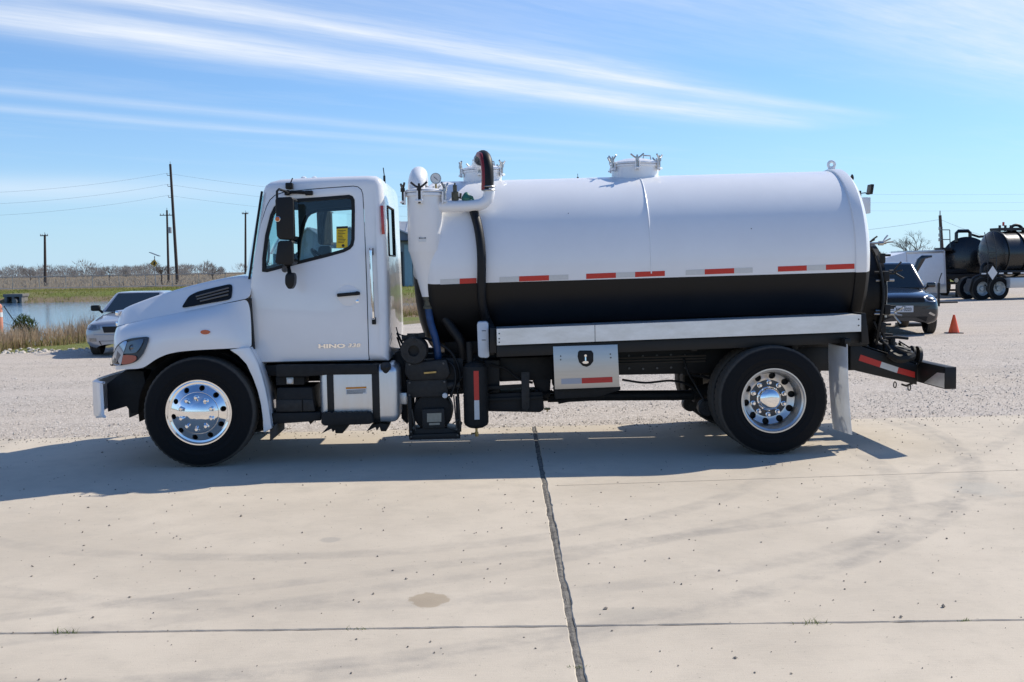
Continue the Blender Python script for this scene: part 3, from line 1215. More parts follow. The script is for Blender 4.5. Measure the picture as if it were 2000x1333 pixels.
def rear_wheel(x, y, sgn):
    t = link('tyre', TYRE, rubber, truck, 28)
    t.location = (x, y if sgn < 0 else y - .27, TR)
    m = MB()
    m.lathe([(RIM + .016, .02), (RIM + .012, .004), (RIM, .004), (RIM - .008, .022), (RIM - .022, .032), (RIM - .03, .06), (RIM - .04, .14), (.25, .175),
             (.225, .19), (.205, .2), (.19, .205), (.1, .205), (.1, .225), (.2, .228), (.26, .2), (RIM - .01, .15), (RIM + .016, .02)], (0, 0, 0), (0, 1, 0), 72)
    rim = m.build('rim', alu_wheel, None, 24)
    bool_cut(rim, [holes_cutter(.226, .033, .1, .3, 10, .17)])
    resmooth(rim, 24)
    rim.parent = t
    m = MB()
    m.lathe([(0, .24), (.275, .24), (.275, .28), (0, .28)], (0, 0, 0), (0, 1, 0), 40)
    m.build('brake_drum', black_satin, t)
    m = MB()
    m.lathe([(.118, .205), (.118, .185), (.108, .18), (.108, .132), (.102, .118), (.085, .106), (.055, .098), (.025, .0945), (0, .094)], (0, 0, 0), (0, 1, 0), 40)
    m.build('hub_cap', chrome, t, 24)
    m = MB()
    for k in range(10):
        lug(m, .158, .28 + 2 * math.pi * k / 10, .203, .055, .018)
        a = 2 * math.pi * (k + .5) / 10
        m.cyl((math.cos(a) * .113, .2, math.sin(a) * .113), (math.cos(a) * .113, .168, math.sin(a) * .113), .008, 8)
    m.build('lug_nuts', chrome, t)
    if sgn > 0:
        for o in [c for c in t.children]:
            o.location = (0, .27, 0)
            o.rotation_euler = (0, 0, math.pi)
    m = MB()
    m.lathe([(.1, .202), (.178, .202), (.185, .206)], (0, 0, 0), (0, 1, 0), 40)
    hf = m.build('hub_flange', M('hub_flange', (.10, .10, .10), .45, metal=.6, var=.3, vscale=30) if 'hub_flange' not in bpy.data.materials else bpy.data.materials['hub_flange'], t)
    if sgn > 0:
        hf.location = (0, .27, 0)
        hf.rotation_euler = (0, 0, math.pi)
    # inner tyre of the pair
    t2 = link('tyre', TYRE, rubber, truck, 28)
    t2.location = (x, y + .335 if sgn < 0 else y - .335 - .27, TR)
    m = MB()
    m.lathe([(RIM + .016, .02), (RIM - .03, .06), (.2, .1), (.1, .1), (.1, .14), (RIM - .01, .24), (RIM + .016, .25)], (0, 0, 0), (0, 1, 0), 40)
    m.build('rim', alu_wheel, t2, 24)
    return t


front_wheel(0, .0, -1)
front_wheel(0, 2.4, 1)
rear_wheel(WB, .0, -1)
rear_wheel(WB, 2.5, 1)

# ---------- chassis
fz0, fz1 = .73, .99
xr = PY(1690, 700, .8).x
for y in (.77, 1.55):
    m = MB()
    m.box(-.75, xr, y, y + .08, fz0, fz1, .006)
    m.build('frame_rail', black_paint, truck)
m = MB()
for x in (-.6, 1.6, 3.0, 4.3, 5.5, 6.4):
    m.box(x, x + .1, .84, 1.56, .76, .96, .005)
m.build('cross_members', black_paint, truck)
tag(truck.children[-1], kind='stuff')
# axles
m = MB()
m.tube([(0, .25, .5), (0, .6, .42), (0, 1.8, .42), (0, 2.15, .5)], .055, 10)
m.build('front_axle', dark_iron, truck)
m = MB()
m.cyl((WB, .3, TR), (WB, 2.1, TR), .08, 16)
m.lathe([(0, -.25), (.12, -.23), (.2, -.1), (.21, .05), (.17, .18), (0, .26)], (WB, 1.2, TR), (1, 0, 0), 20)
m.build('rear_axle', dark_iron, truck)
for y in (.86, 1.5):
    m = MB()
    for k in range(6):
        w = .72 - k * .09
        m.tube([(WB - w, y, .72 - .008 * k), (WB - w * .5, y, .655 - .018 * k), (WB, y, .635 - .02 * k), (WB + w * .5, y, .655 - .018 * k), (WB + w, y, .72 - .008 * k)], .012, 6)
    m.box(WB - .09, WB + .09, y - .05, y + .05, .5, .68, .01)
    m.build('leaf_spring', dark_iron, truck)
    m = MB()
    for k in range(4):
        w = .7 - k * .12
        m.tube([(-w, y, .7 - .008 * k), (-w * .5, y, .63 - .02 * k), (0, y, .6 - .02 * k), (w * .5, y, .63 - .02 * k), (w, y, .7 - .008 * k)], .012, 6)
    m.build('leaf_spring', dark_iron, truck)
# drive shaft and its rear brake gear
p, q = PY(1050, 774, 1.15), PY(1360, 772, 1.15)
m = MB()
m.cyl(p, q, .055, 16)
m.cyl(p + Vector((-.25, 0, .01)), p + Vector((.02, 0, 0)), .075, 16)
m.cyl(q + Vector((-.05, 0, 0)), Vector((WB - .25, 1.2, .54)), .08, 16)
m.build('drive_shaft', black_satin, truck)
m = MB()
for y in (.62, 1.75):
    c = PY(1381 if y < 1 else 1349, 798 if y < 1 else 790, y)
    m.cyl(c, c + Vector((0, .14, 0)), .085, 20, .015)
    m.cyl(c + Vector((0, -.012, 0)), c, .03, 14)
m.build('brake_chambers', dark_iron, truck)
tag(truck.children[-1], kind='stuff')

# ---------- cab
ZB = PY(600, 520, .2).z       # belt line


def yside(z):
    return .25 + max(0, z - ZB) * .075


def SD(px, py, off=0.0):
    Y = .2
    for _ in range(4):
        p = PY(px, py, Y)
        Y = yside(p.z) + off
    return PY(px, py, Y)


cab_prof = [(497, 711), (490, 610), (487, 548), (512, 372), (516, 362), (526, 355), (545, 350), (600, 346.5), (660, 344), (715, 342.5), (733, 343), (742, 348), (747, 360),
            (750, 400), (753, 500), (757, 600), (759, 660), (758, 706)]
prof = [(SD(a, b).x, SD(a, b).z) for a, b in cab_prof]


def shear(bm):
    for v in bm.verts:
        d = yside(v.co.z) - .25
        t = (YC - v.co.y) / 1.0
        v.co.y += d * t


def cab_prism(pr, y0, y1, bev, mat, seg=4):
    bm = bmesh.new()
    a = [bm.verts.new((x, y0, z)) for x, z in pr]
    b = [bm.verts.new((x, y1, z)) for x, z in pr]
    n = len(pr)
    f0, f1 = bm.faces.new(a), bm.faces.new(b[::-1])
    for i in range(n):
        bm.faces.new((a[(i + 1) % n], a[i], b[i], b[(i + 1) % n]))
    bmesh.ops.recalc_face_normals(bm, faces=bm.faces[:])
    if bev:
        bmesh.ops.bevel(bm, geom=list(set(f0.edges[:] + f1.edges[:])), offset=bev, segments=seg, profile=.5, affect='EDGES', clamp_overlap=True)
    shear(bm)
    me = bpy.data.meshes.new('cab')
    bm.to_mesh(me)
    bm.free()
    return link('cab_shell', me, mat, None, 30)


cab = cab_prism(prof, .25, 2.15, .085, white_paint)
cab.parent = truck
cen = Vector((sum(p[0] for p in prof) / len(prof), sum(p[1] for p in prof) / len(prof)))


def inset_loop(pts, d):
    """offset a closed 2D loop inwards by d"""
    n = len(pts)
    area = sum(pts[i][0] * pts[(i + 1) % n][1] - pts[(i + 1) % n][0] * pts[i][1] for i in range(n))
    s = 1 if area > 0 else -1
    out = []
    for i in range(n):
        p0, p1, p2 = Vector(pts[i - 1]), Vector(pts[i]), Vector(pts[(i + 1) % n])
        e1, e2 = (p1 - p0).normalized(), (p2 - p1).normalized()
        n1, n2 = Vector((-e1.y, e1.x)) * s, Vector((-e2.y, e2.x)) * s
        b = (n1 + n2)
        b = b / max(.25, b.length_squared) * 2 if b.length > 1e-6 else n1
        out.append(tuple(p1 + b * d))
    return out


door_px = [(497, 708), (490, 610), (489.5, 560), (497, 500), (509, 440), (521, 404), (528, 391), (538, 382), (556, 376), (620, 369.5), (690, 364.5), (699, 366), (705, 371), (708, 380), (711, 440), (715.5, 560), (720, 703)]
win_px = [(512, 531), (512.5, 505), (518, 460), (528, 420), (535, 405), (544, 396), (560, 390), (640, 384.5), (682, 381), (689, 384), (692.5, 391), (693, 410), (692.5, 468), (690, 480), (684, 487), (672, 493), (640, 502), (580, 517), (522, 532)]
door_xz = [(SD(a, b).x, SD(a, b).z) for a, b in door_px]
win_xz = [(SD(a, b).x, SD(a, b).z) for a, b in win_px]
win_in = inset_loop(win_xz, .031)
door_open = inset_loop(door_xz, -.007)


def cutter(pr, y0, y1, mat=None):
    m = MB()
    m.prism(pr, y0, y1)
    return m.build('cut', mat or cab_inside, None, 0)


inner = inset_loop(prof, .05)
ci = cab_prism(inner, .31, 2.09, 0, cab_inside)
bool_cut(cab, [ci])
bool_cut(cab, [cutter(door_open, -.3, .6), cutter(win_xz, 1.5, 2.8)])
ws_a, ws_b = SD(489, 540), SD(511, 378)
ws = [(ws_a.x - .3, ws_a.z + .01), (ws_a.x + .12, ws_a.z + .01), (ws_b.x + .12, ws_b.z - .0), (ws_b.x - .3, ws_b.z - .0)]
bool_cut(cab, [cutter(ws, .36, 2.04)])
rw = XZ([(745, 405), (745, 500), (775, 500), (775, 405)], .8)
bool_cut(cab, [cutter([(rw[0][0] - .2, rw[0][1]), (rw[0][0] - .2, rw[1][1]), (rw[0][0] + .3, rw[1][1]), (rw[0][0] + .3, rw[0][1])], .62, 1.30)])
resmooth(cab, 30)


def side3(loop, off=0.0, far=False):
    r = [Vector((x, yside(z) + off, z)) for x, z in loop]
    return mir(r) if far else r


# door skin, window frame and panes (near and far side)
for far in (False, True):
    s = -1 if far else 1
    if not far:
        door = plate(side3(door_xz, -.004), (0, .05, 0), 'door', white_paint, truck, holes=[side3(win_xz, -.004)])
        bv = door.modifiers.new('b', 'BEVEL')
        bv.width, bv.segments, bv.limit_method, bv.angle_limit = .005, 2, 'ANGLE', rad(60)
        apply_mods(door, 30)
    else:
        door = empty('door', (0, 0, 0))
        door.parent = truck
        COL.objects.unlink(door)
        bpy.data.objects.remove(door)
        door = cab
    fr = plate(side3(win_xz, -.007, far), (0, s * .05, 0), 'window_frame', black_plastic, door, holes=[side3(win_in, -.007, far)])
    pl = side3(win_in, .012, far)
    plate(pl, (0, s * .005, 0), 'window_pane', glass_clear, door, smooth=0)
# windshield: curved glass between the A pillars
m = MB()
nY, nZ = 36, 5
vv, ff = [], []
for j in range(nZ + 1):
    t = j / nZ
    base = ws_a.lerp(ws_b, t)
    for i in range(nY + 1):
        y = .30 + (2.1 - .30) * i / nY
        u = (y - YC) / .9
        b_ = (.125 - .06 * t) * (1 - abs(u) ** 6)
        yy = YC + (y - YC) * (1 - .04 * t)
        vv.append((base.x - b_ - .01 + .005, yy, base.z))
for j in range(nZ):
    for i in range(nY):
        k = j * (nY + 1) + i
        ff.append((k, k + 1, k + nY + 2, k + nY + 1))
windshield = mesh('windshield', vv, ff, glass_tint, truck, 60)
# black gasket along the near and far A pillar
for far in (False, True):
    g = [SD(487, 546), SD(494, 497), SD(502, 440), SD(509, 392), SD(512, 374)]
    g = [Vector((p.x - .004, p.y + .012, p.z)) for p in g]
    m = MB()
    m.tube(mir(g) if far else g, .012, 8)
    m.build('pillar_gasket', black_plastic, truck)
# rear window
m = MB()
xz = rw[0][0]
xb = SD(750, 405).x + .005
z0, z1 = rw[1][1], rw[0][1]
xb2 = SD(753, 500).x + .005
for a, b in (((.62, z1), (1.30, z1)), ((.62, z0), (1.30, z0))):
    xx = xb if a[1] == z1 else xb2
    m.tube([(xx, a[0], a[1]), (xx, b[0], b[1])], .008, 8)
for y in (.62, 1.30):
    m.tube([(xb, y, z1), (xb2, y, z0)], .008, 8)
m.build('rear_window_frame', black_plastic, truck)
mesh('rear_window_pane', [(xb - .01, .62, z1), (xb - .01, 1.30, z1), (xb2 - .01, 1.30, z0), (xb2 - .01, .62, z0)], [(0, 1, 2, 3)], glass_clear, truck, 0)
# cab corner reflector (red)
p0, p1 = SD(745, 402), SD(748, 458)
m = MB()
m.bar(p0 + Vector((.004, -.002, 0)), p1 + Vector((.004, -.002, 0)), .02, .03, .004)
m.build('corner_reflector', red_lens, truck)

# interior
zb = ZB
xw0, xw1 = prof[2][0] + .07, prof[-1][0] - .1
m = MB()
m.prism([(xw0 - .02, zb - .5), (xw0 - .02, zb - .02), (xw0 + .2, zb + .03), (xw0 + .38, zb - .06), (xw0 + .42, zb - .5)], .28, 2.12, .02)
m.build('dashboard', cab_inside, truck)
for y in (.38, 1.45):
    m = MB()
    m.box(xw1 - .62, xw1 - .12, y, y + .52, zb - .55, zb - .32, .05, 3)
    m.prism([(xw1 - .2, zb - .5), (xw1 - .05, zb - .5), (xw1 + .02, zb - .02), (xw1 - .08, zb - .02)], y, y + .52, .03)
    m.build('seat', M('seat_cloth', (.06, .06, .065), .9, var=.2, vscale=30), truck)
m = MB()
c = Vector((xw0 + .62, .68, zb + .0))
ax = Vector((.75, 0, .66)).normalized()
a_, u_, v_ = basis(ax)
ring = [c + (u_ * math.cos(t) + v_ * math.sin(t)) * .22 for t in np.linspace(0, 2 * math.pi, 29)]
m.tube(ring, .016, 8, caps=False)
for t in (.3, 2.4, 4.5):
    m.tube([c - ax * .04, c + (u_ * math.cos(t) + v_ * math.sin(t)) * .215], .012, 6)
m.cyl(c - ax * .4, c - ax * .02, .035, 12)
m.build('steering_wheel', black_plastic, truck)
m = MB()
g0 = SD(516, 512, .1)
m.tube([SD(516, 455, .1), SD(522, 460, .1), SD(525, 480, .1), SD(524, 508, .1), SD(519, 520, .1)], .012, 8, smooth_path=4)
m.build('pillar_grab_handle', grey_plastic, truck)

# yellow warning sticker on the glass
s0 = [(657, 443), (657, 485), (679, 484), (679, 442)]
sp3 = [SD(a, b, .008) for a, b in s0]
sticker = plate(sp3, (0, .001, 0), 'window_sticker', label_yellow, truck, smooth=0)
m = MB()
def onst(u, v, off=-.0015):
    p = sp3[0].lerp(sp3[3], u).lerp(sp3[1].lerp(sp3[2], u), v)
    return p + Vector((0, off, 0))
def strip(u0, u1, v0, v1):
    m.quad(onst(u0, v0), onst(u0, v1), onst(u1, v1), onst(u1, v0))
strip(0, 1, 0, .1)
for k in range(9):
    strip(.12, random.uniform(.55, .9), .18 + k * .07, .205 + k * .07)
m.build('sticker_print', ink, sticker, 0)
m = MB()
c = onst(.6, .9, -.002)
m.lathe([(0, 0), (.014, 0), (.014, .0005), (0, .0005)], c, (0, -1, 0), 12)
m.build('sticker_seal', ink, sticker, 0)

# door handle, lock, grab bar
p = SD(688, 577)
m = MB()
m.lathe([(0, .004), (.09, .004), (.105, -.003), (.112, .0)], Vector((p.x - .04, p.y - .005, p.z)), (0, -1, 0), 28)
pan = m.build('handle_recess', white_paint, door if False else truck)
pan.scale = (1, 1, 1)
m = MB()
h0, h1 = SD(659, 577), SD(704, 573)
m.bar(h0 + Vector((0, -.03, 0)), h1 + Vector((0, -.03, 0)), .028, .034, .01)
m.cyl(h0 + Vector((.02, -.03, 0)), h0 + Vector((.02, .0, 0)), .014, 10)
m.cyl(h1 + Vector((-.03, -.03, 0)), h1 + Vector((-.03, .0, 0)), .02, 10)
m.build('door_handle', black_plastic, truck)
p = SD(698, 589)
m = MB()
m.lathe([(0, .009), (.008, .009), (.016, .006), (.018, 0)], Vector((p.x, p.y - .004, p.z)), (0, -1, 0), 16)
m.build('door_lock', chrome, truck)
a, b = SD(725.5, 497), SD(730, 618)
m = MB()
o_ = Vector((0, -.06, 0))
m.tube([a + Vector((0, .0, .05)), a + Vector((0, -.05, .03)), a + o_ + Vector((0, 0, -.03)), b + o_ + Vector((0, 0, .05)), b + Vector((0, -.05, -.01)), b + Vector((0, 0, -.03))], .015, 10, smooth_path=4)
gb = m.build('grab_bar', chrome, truck)
m = MB()
for q in (SD(725.5, 492), SD(730.5, 627)):
    m.box(q.x - .02, q.x + .02, q.y - .012, q.y + .002, q.z - .035, q.z + .035, .005)
m.build('grab_bar_foot', black_plastic, gb)
tag(truck.children[-1], kind=None)

# lettering on the door
t0 = SD(622, 680)
tx = text_mesh('HINO', .068, .004, 'door_lettering', chrome, truck, bold=.003)
tx.location = (t0.x, yside(t0.z) - .010, t0.z)
tx.rotation_euler = (rad(90), 0, 0)
tx.scale = (1.5, .78, 1)
t1 = SD(679, 678)
tx = text_mesh('338', .066, .004, 'door_lettering', chrome, truck, shear=.18, bold=.0015)
tx.location = (t1.x, yside(t1.z) - .010, t1.z)
tx.rotation_euler = (rad(90), 0, 0)
tx.scale = (1.25, .74, 1)

# door sill shadow gap and rocker under the cab
m = MB()
sx0, sx1 = SD(500, 712).x, SD(758, 706).x
m.box(sx0, sx1, .30, 2.1, SD(620, 716).z - .09, SD(620, 712).z - .004, .01)
m.build('cab_floor', black_satin, truck)

# roof bits
m = MB()
p = SD(566, 364)
m.box(p.x - .035, p.x + .035, p.y - .05, p.y + .02, p.z - .03, p.z + .03, .01)
m.tube([p + Vector((.01, -.03, .02)), p + Vector((.035, -.03, .075))], .006, 6)
m.build('antenna_base', black_plastic, truck)
m = MB()
p = SD(741, 345)
m.cyl(p + Vector((0, .5, -.04)), p + Vector((0, .5, .05)), .012, 8)
m.cyl(p + Vector((0, .5, .05)), p + Vector((-.008, .5, .13)), .005, 8)
m.build('roof_antenna', black_plastic, truck)
for px in (593, 614, 695, 711):
    p = PY(px, 345.5, .6)
    m = MB()
    m.lathe([(.03, -.03), (.028, -.008), (.018, .0), (0, .004)], p, (0, 0, 1), 14)
    m.build('roof_marker', amber if False else white_paint, truck)

# mirrors
def mirror_set(far):
    f = mir if far else (lambda q: q)
    Ym = -.12
    root_p = PY(555, 430, Ym)
    outl = [(537, 390), (541, 386), (568, 384.5), (573, 388), (574.5, 462), (571, 468), (546, 468), (540, 462)]
    low = [(542, 474), (546, 471), (570, 470), (572, 474), (573, 513), (570, 518), (541, 517), (537, 512)]
    for nm, ol in (('mirror_head', outl), ('spot_mirror_head', low)):
        pr = XZ(ol, Ym)
        m = MB()
        if far:
            m.prism(pr, 2 * YC - Ym - .24, 2 * YC - Ym, .022, 3)
        else:
            m.prism(pr, Ym, Ym + .24, .022, 3)
        hd = m.build(nm, black_plastic, truck, 40)
        x1 = max(p[0] for p in pr)
        zz = [p[1] for p in pr]
        y0, y1 = (Ym + .03, Ym + .21) if not far else (2 * YC - Ym - .21, 2 * YC - Ym - .03)
        za, zb1_ = min(zz) + .03, max(zz) - .03
        if far:      # turned in towards the driver
            mesh('mirror_glass', [(x1 + .004, y0 + .02, za), (x1 + .14, y1 + .06, za), (x1 + .14, y1 + .06, zb1_), (x1 + .004, y0 + .02, zb1_)], [(0, 1, 2, 3)], mirror_glass, hd, 0)
        else:
            mesh('mirror_glass', [(x1 + .003, y0, za), (x1 + .003, y1, za), (x1 + .003, y1, zb1_), (x1 + .003, y0, zb1_)], [(0, 1, 2, 3)], mirror_glass, hd, 0)
        if nm == 'mirror_head' and not far:
            c = PY(542, 428, Ym - .001)
            m = MB()
            m.lathe([(.026, -.002), (.026, .004), (.022, .006)], c, (0, -1, 0), 20)
            lens = m.build('marker_bezel', chrome, hd)
            lens.scale = (1, 1, 1)
            m = MB()
            m.lathe([(.021, .003), (.018, .007), (0, .009)], c, (0, -1, 0), 20)
            m.build('marker_lens', amber, hd)
    m = MB()
    s = 1 if not far else -1
    pts = [PY(541, 392, Ym + .1), PY(541, 374, Ym + .1), PY(545, 370, Ym + .12), PY(557, 374, Ym + .2), SD(563, 378, -.03)]
    m.tube(f([Vector(p) for p in pts]), .012, 8)
    pts = [SD(556, 379, -.035), SD(570, 375.5, -.03), SD(611, 377, -.03)]
    m.tube(f(pts), .016, 8)
    b1, b2 = f([SD(556, 377, -.03), SD(566, 377, -.03)])
    m.bar(b1, b2, .04, .05, .008)
    b1, b2 = f([SD(596, 377.5, -.03), SD(611, 377, -.03)])
    m.bar(b1, b2, .04, .045, .008)
    m.build('mirror_arm', black_plastic, truck)
    m = MB()
    q = [PY(560, 515, Ym + .12), SD(556, 527, -.02)]
    m.tube(f(q), .03, 8)
    m.build('mirror_bracket', black_plastic, truck)
    m = MB()
    pr = XZ([(556, 540), (560, 533), (572, 533), (575, 540), (574, 556), (569, 565), (562, 565), (556, 555)], Ym + .05)
    if far:
        m.prism(pr, 2 * YC - Ym - .2, 2 * YC - Ym - .05, .018, 3)
    else:
        m.prism(pr, Ym + .05, Ym + .2, .018, 3)
    q = [PY(566, 536, Ym + .12), PY(563, 520, Ym + .2)]
    m.tube(f(q), .02, 8)
    m.build('convex_mirror', black_plastic, truck, 40)


mirror_set(False)
mirror_set(True)

# ---------- hood and fenders: lofted sections
secs = [
    # px, eight (py, Y) from the wheel arch edge up to the centre line
    (208, [(722, .34), (690, .30), (655, .32), (641, .40), (624, .46), (610, .56), (605, .75), (603, 1.2)]),
    (216, [(723, .18), (690, .15), (653, .18), (638, .33), (618, .42), (604, .52), (600, .75), (598, 1.2)]),
    (232, [(722, .09), (690, .07), (651, .09), (635, .28), (612, .38), (598, .48), (594, .75), (592, 1.2)]),
    (256, [(721, .05), (690, .03), (648, .05), (630, .25), (606, .35), (590, .45), (586, .75), (584, 1.2)]),
    (284, [(720, .03), (690, .01), (643, .03), (624, .24), (600, .34), (580, .44), (577, .75), (575, 1.2)]),
    (302, [(704, .02), (684, .0), (640, .02), (620.5, .235), (596, .335), (575, .43), (572, .75), (570, 1.2)]),
    (330, [(690.5, .02), (672, .0), (634, .02), (615, .23), (590, .33), (567, .42), (564, .75), (562, 1.2)]),
    (362, [(685.5, .02), (668, .0), (628, .025), (609, .225), (584, .32), (559, .41), (556, .75), (554, 1.2)]),
    (400, [(683, .02), (664, .0), (621, .03), (601, .22), (575, .31), (550, .40), (547, .75), (545, 1.2)]),
    (444, [(681, .02), (662, .0), (613, .05), (592, .20), (567, .28), (542, .37), (538, .75), (536, 1.2)]),
    (468, [(680, .07), (664, .07), (636, .10), (587, .20), (563, .27), (540, .35), (536, .75), (534, 1.2)]),
    (487, [(679, .16), (672, .16), (660, .17), (583, .20), (561, .245), (543, .33), (539, .75), (537, 1.2)]),
]
grid = []
for px, row in secs:
    X = PY(px, 650, .1).x
    pts = []
    for py, Y in row:
        p = PY(px, py, Y)
        pts.append(Vector((X, Y, p.z)))
    grid.append(pts)


def loft(rows, name, mat, sub=2, thick=.012, parent=truck, smooth=40, crease_rows=()):
    n = len(rows[0])
    v = [p for r in rows for p in r]
    f = [(i * n + j, (i + 1) * n + j, (i + 1) * n + j + 1, i * n + j + 1) for i in range(len(rows) - 1) for j in range(n - 1)]
    o = mesh(name, v, f, mat, parent, 60)
    me = o.data
    cr = me.attributes.new('crease_edge', 'FLOAT', 'EDGE')
    for e in me.edges:
        a, b = e.vertices
        if a % n == b % n and (a % n) in crease_rows:
            cr.data[e.index].value = .75
    if sub:
        s = o.modifiers.new('s', 'SUBSURF')
        s.levels = s.render_levels = sub
    if thick:
        s = o.modifiers.new('t', 'SOLIDIFY')
        s.thickness = thick
        s.offset = 0
    return apply_mods(o, smooth)


hood = loft([r[3:] + mir(r[3:])[::-1][1:] for r in grid], 'hood', white_paint, 3, .012, crease_rows=(2, 6))
fend_n = loft([r[:4] for r in grid], 'fender', white_paint, 3, .014)
fend_f = loft([mir(r[:4])[::-1] for r in grid], 'fender', white_paint, 3, .014)
# nose behind the grille
fr = grid[0] + mir(grid[0])[::-1]
me = bpy.data.meshes.new('nose_panel')
bm = bmesh.new()
bm.faces.new([bm.verts.new(p + Vector((.006, 0, 0))) for p in fr])
bm.to_mesh(me)
bm.free()
link('nose_panel', me, white_paint, truck, 0)
zs0, zs1 = grid[0][0].z, grid[0][6].z
xg = grid[0][0].x
m = MB()
m.box(xg - .02, xg + .02, .55, 1.85, zs0 + .05, zs1 - .06, .015)
grille = m.build('grille', black_plastic, truck)
for k in range(5):
    z = zs0 + .1 + k * .105
    m = MB()
    m.box(xg - .045, xg - .012, .48, 1.92, z, z + .05, .012)
    m.build('grille_slat', chrome, grille)
# seam between hood and fender
m = MB()
m.tube([r[3] + Vector((0, -.006, 0)) for r in grid], .0045, 6, smooth_path=4)
m.build('hood_seam', seam_dark, truck)
# gap between fender and door
m = MB()
m.prism(XZ([(485, 585), (489, 583), (498, 708), (491, 690)], .19), .19, .34)
m.build('fender_gap', seam_dark, truck)

# surface finder for things laid on the hood or fender
def bvh_of(*obs):
    vs, fs = [], []
    for o in obs:
        k = len(vs)
        vs += [o.matrix_world @ v.co for v in o.data.vertices]
        fs += [[i + k for i in p.vertices] for p in o.data.polygons]
    return BVHTree.FromPolygons(vs, fs)


bpy.context.view_layer.update()
hb = bvh_of(hood, fend_n)


def on_hood(px, py, off=-.004):
    d = ray(px, py).normalized()
    loc, nrm, i, dist = hb.ray_cast(CAM, d)
    if loc is None:
        return PY(px, py, .3)
    if nrm.y > 0:
        nrm = -nrm
    return loc - nrm * off


def decal(px_loop, name, mat, parent, off=.004, thick=.01, sub=4, ten=.38):
    lp = []
    n = len(px_loop)
    for i in range(n):                       # rounded closed outline
        p0, p1, p2, p3 = [Vector(px_loop[(i + k) % n]) for k in (-1, 0, 1, 2)]
        m1, m2 = (p2 - p0) * ten, (p3 - p1) * ten
        L_ = (p2 - p1).length
        if m1.length > L_: m1 *= L_ / m1.length
        if m2.length > L_: m2 *= L_ / m2.length
        for k in range(sub):
            t = k / sub
            q = p1 * (2 * t**3 - 3 * t**2 + 1) + m1 * (t**3 - 2 * t**2 + t) + p2 * (3 * t**2 - 2 * t**3) + m2 * (t**3 - t**2)
            lp.append((q.x, q.y))
    pts = [on_hood(a, b, 0) + Vector((0, -off, 0)) for a, b in lp]
    return plate(pts, (0, thick, 0), name, mat, parent, smooth=40)


vent = decal([(358, 601), (362, 590), (371, 578), (390, 569), (445, 556), (452, 556.5), (454, 563), (452, 581), (445, 586), (400, 594)], 'hood_vent', black_plastic, truck, .012, .03)
for (x0, y0, x1, y1) in ((384, 580, 448, 563), (386, 585, 448, 569), (392, 589, 447, 576)):
    m = MB()
    m.tube([on_hood(x0, y0) + Vector((0, -.016, 0)), on_hood((x0 + x1) / 2, (y0 + y1) / 2) + Vector((0, -.016, 0)), on_hood(x1, y1) + Vector((0, -.016, 0))], .009, 6)
    m.build('vent_slat', M('vent_slat', (.13, .125, .12), .5) if 'vent_slat' not in bpy.data.materials else bpy.data.materials['vent_slat'], vent)
# headlamp
hl_px = [(217, 714), (221, 697), (228, 678), (240, 667), (258, 661), (286, 658), (291, 660), (290, 668), (281, 690), (270, 704), (258, 710), (240, 713.5)]
lamp = decal(hl_px, 'headlamp', M('lamp_body', (.045, .05, .06), .25, metal=.4, var=.3, vscale=12), truck, .022, .05)
decal([(240, 711), (242, 694), (266, 695), (268, 702), (258, 709)], 'turn_lens', M('turn_lens', (.40, .10, .07), .3, coat=.4), lamp, .030, .02)
decal([(228, 709), (233, 680), (252, 668), (282, 663), (268, 688), (240, 692)], 'headlamp_lens', M('lamp_lens', (.05, .075, .12), .06, metal=.2, coat=1.0), lamp, .028, .02)
decal([(221, 706), (224, 692), (231, 678), (242, 668), (250, 667), (243, 690), (238, 712), (228, 713)], 'clear_lens', M('clear_lens', (.30, .38, .50), .08, metal=.5, coat=1.0), lamp, .032, .02)
m = MB()
m.lathe([(.0, -.004), (.028, -.008), (.036, -.012), (.038, -.004)], on_hood(262, 680) + Vector((0, -.026, 0)), (0, -1, 0), 20)
m.build('headlamp_bowl', M('bowl', (.12, .13, .15), .15, metal=.8), lamp)
decal([(217.5, 711), (219.5, 700), (222, 700), (221, 711)], 'side_reflector', chrome, lamp, .028, .01)
mk = decal([(392, 649), (394, 646), (401, 644.5), (408, 646), (411, 649), (408, 652), (401, 653.5), (394, 652)], 'side_marker', amber, truck, .012, .02, 2)

# fender skirt behind the front wheel
sk = [(447, 683), (486, 678.5), (493, 690), (503, 710), (511, 733), (518, 760), (524, 790), (530.5, 838), (514, 846), (513, 820), (509, 790), (503, 765), (494, 740), (481, 712), (465, 695)]
m = MB()
m.prism(XZ(sk, .05), .05, .12, .012, 2)
o = m.build('fender_skirt', white_paint, truck)
m = MB()
m.prism([(x, z) for x, z in XZ([(486, 678.5), (493, 690), (503, 710), (511, 733), (518, 760), (524, 790), (530.5, 838), (527, 840), (520, 790), (514, 760), (507, 735), (499, 711), (489, 692), (482, 682)], .05)], .10, .42, .01)
m.build('skirt_return', white_paint, o)
m = MB()
m.prism([(p.x, p.z) for p in mir([Vector((x, 0, z)) for x, z in XZ(sk, .05)])], 2.28, 2.35, .012, 2)
m.build('fender_skirt', white_paint, truck)
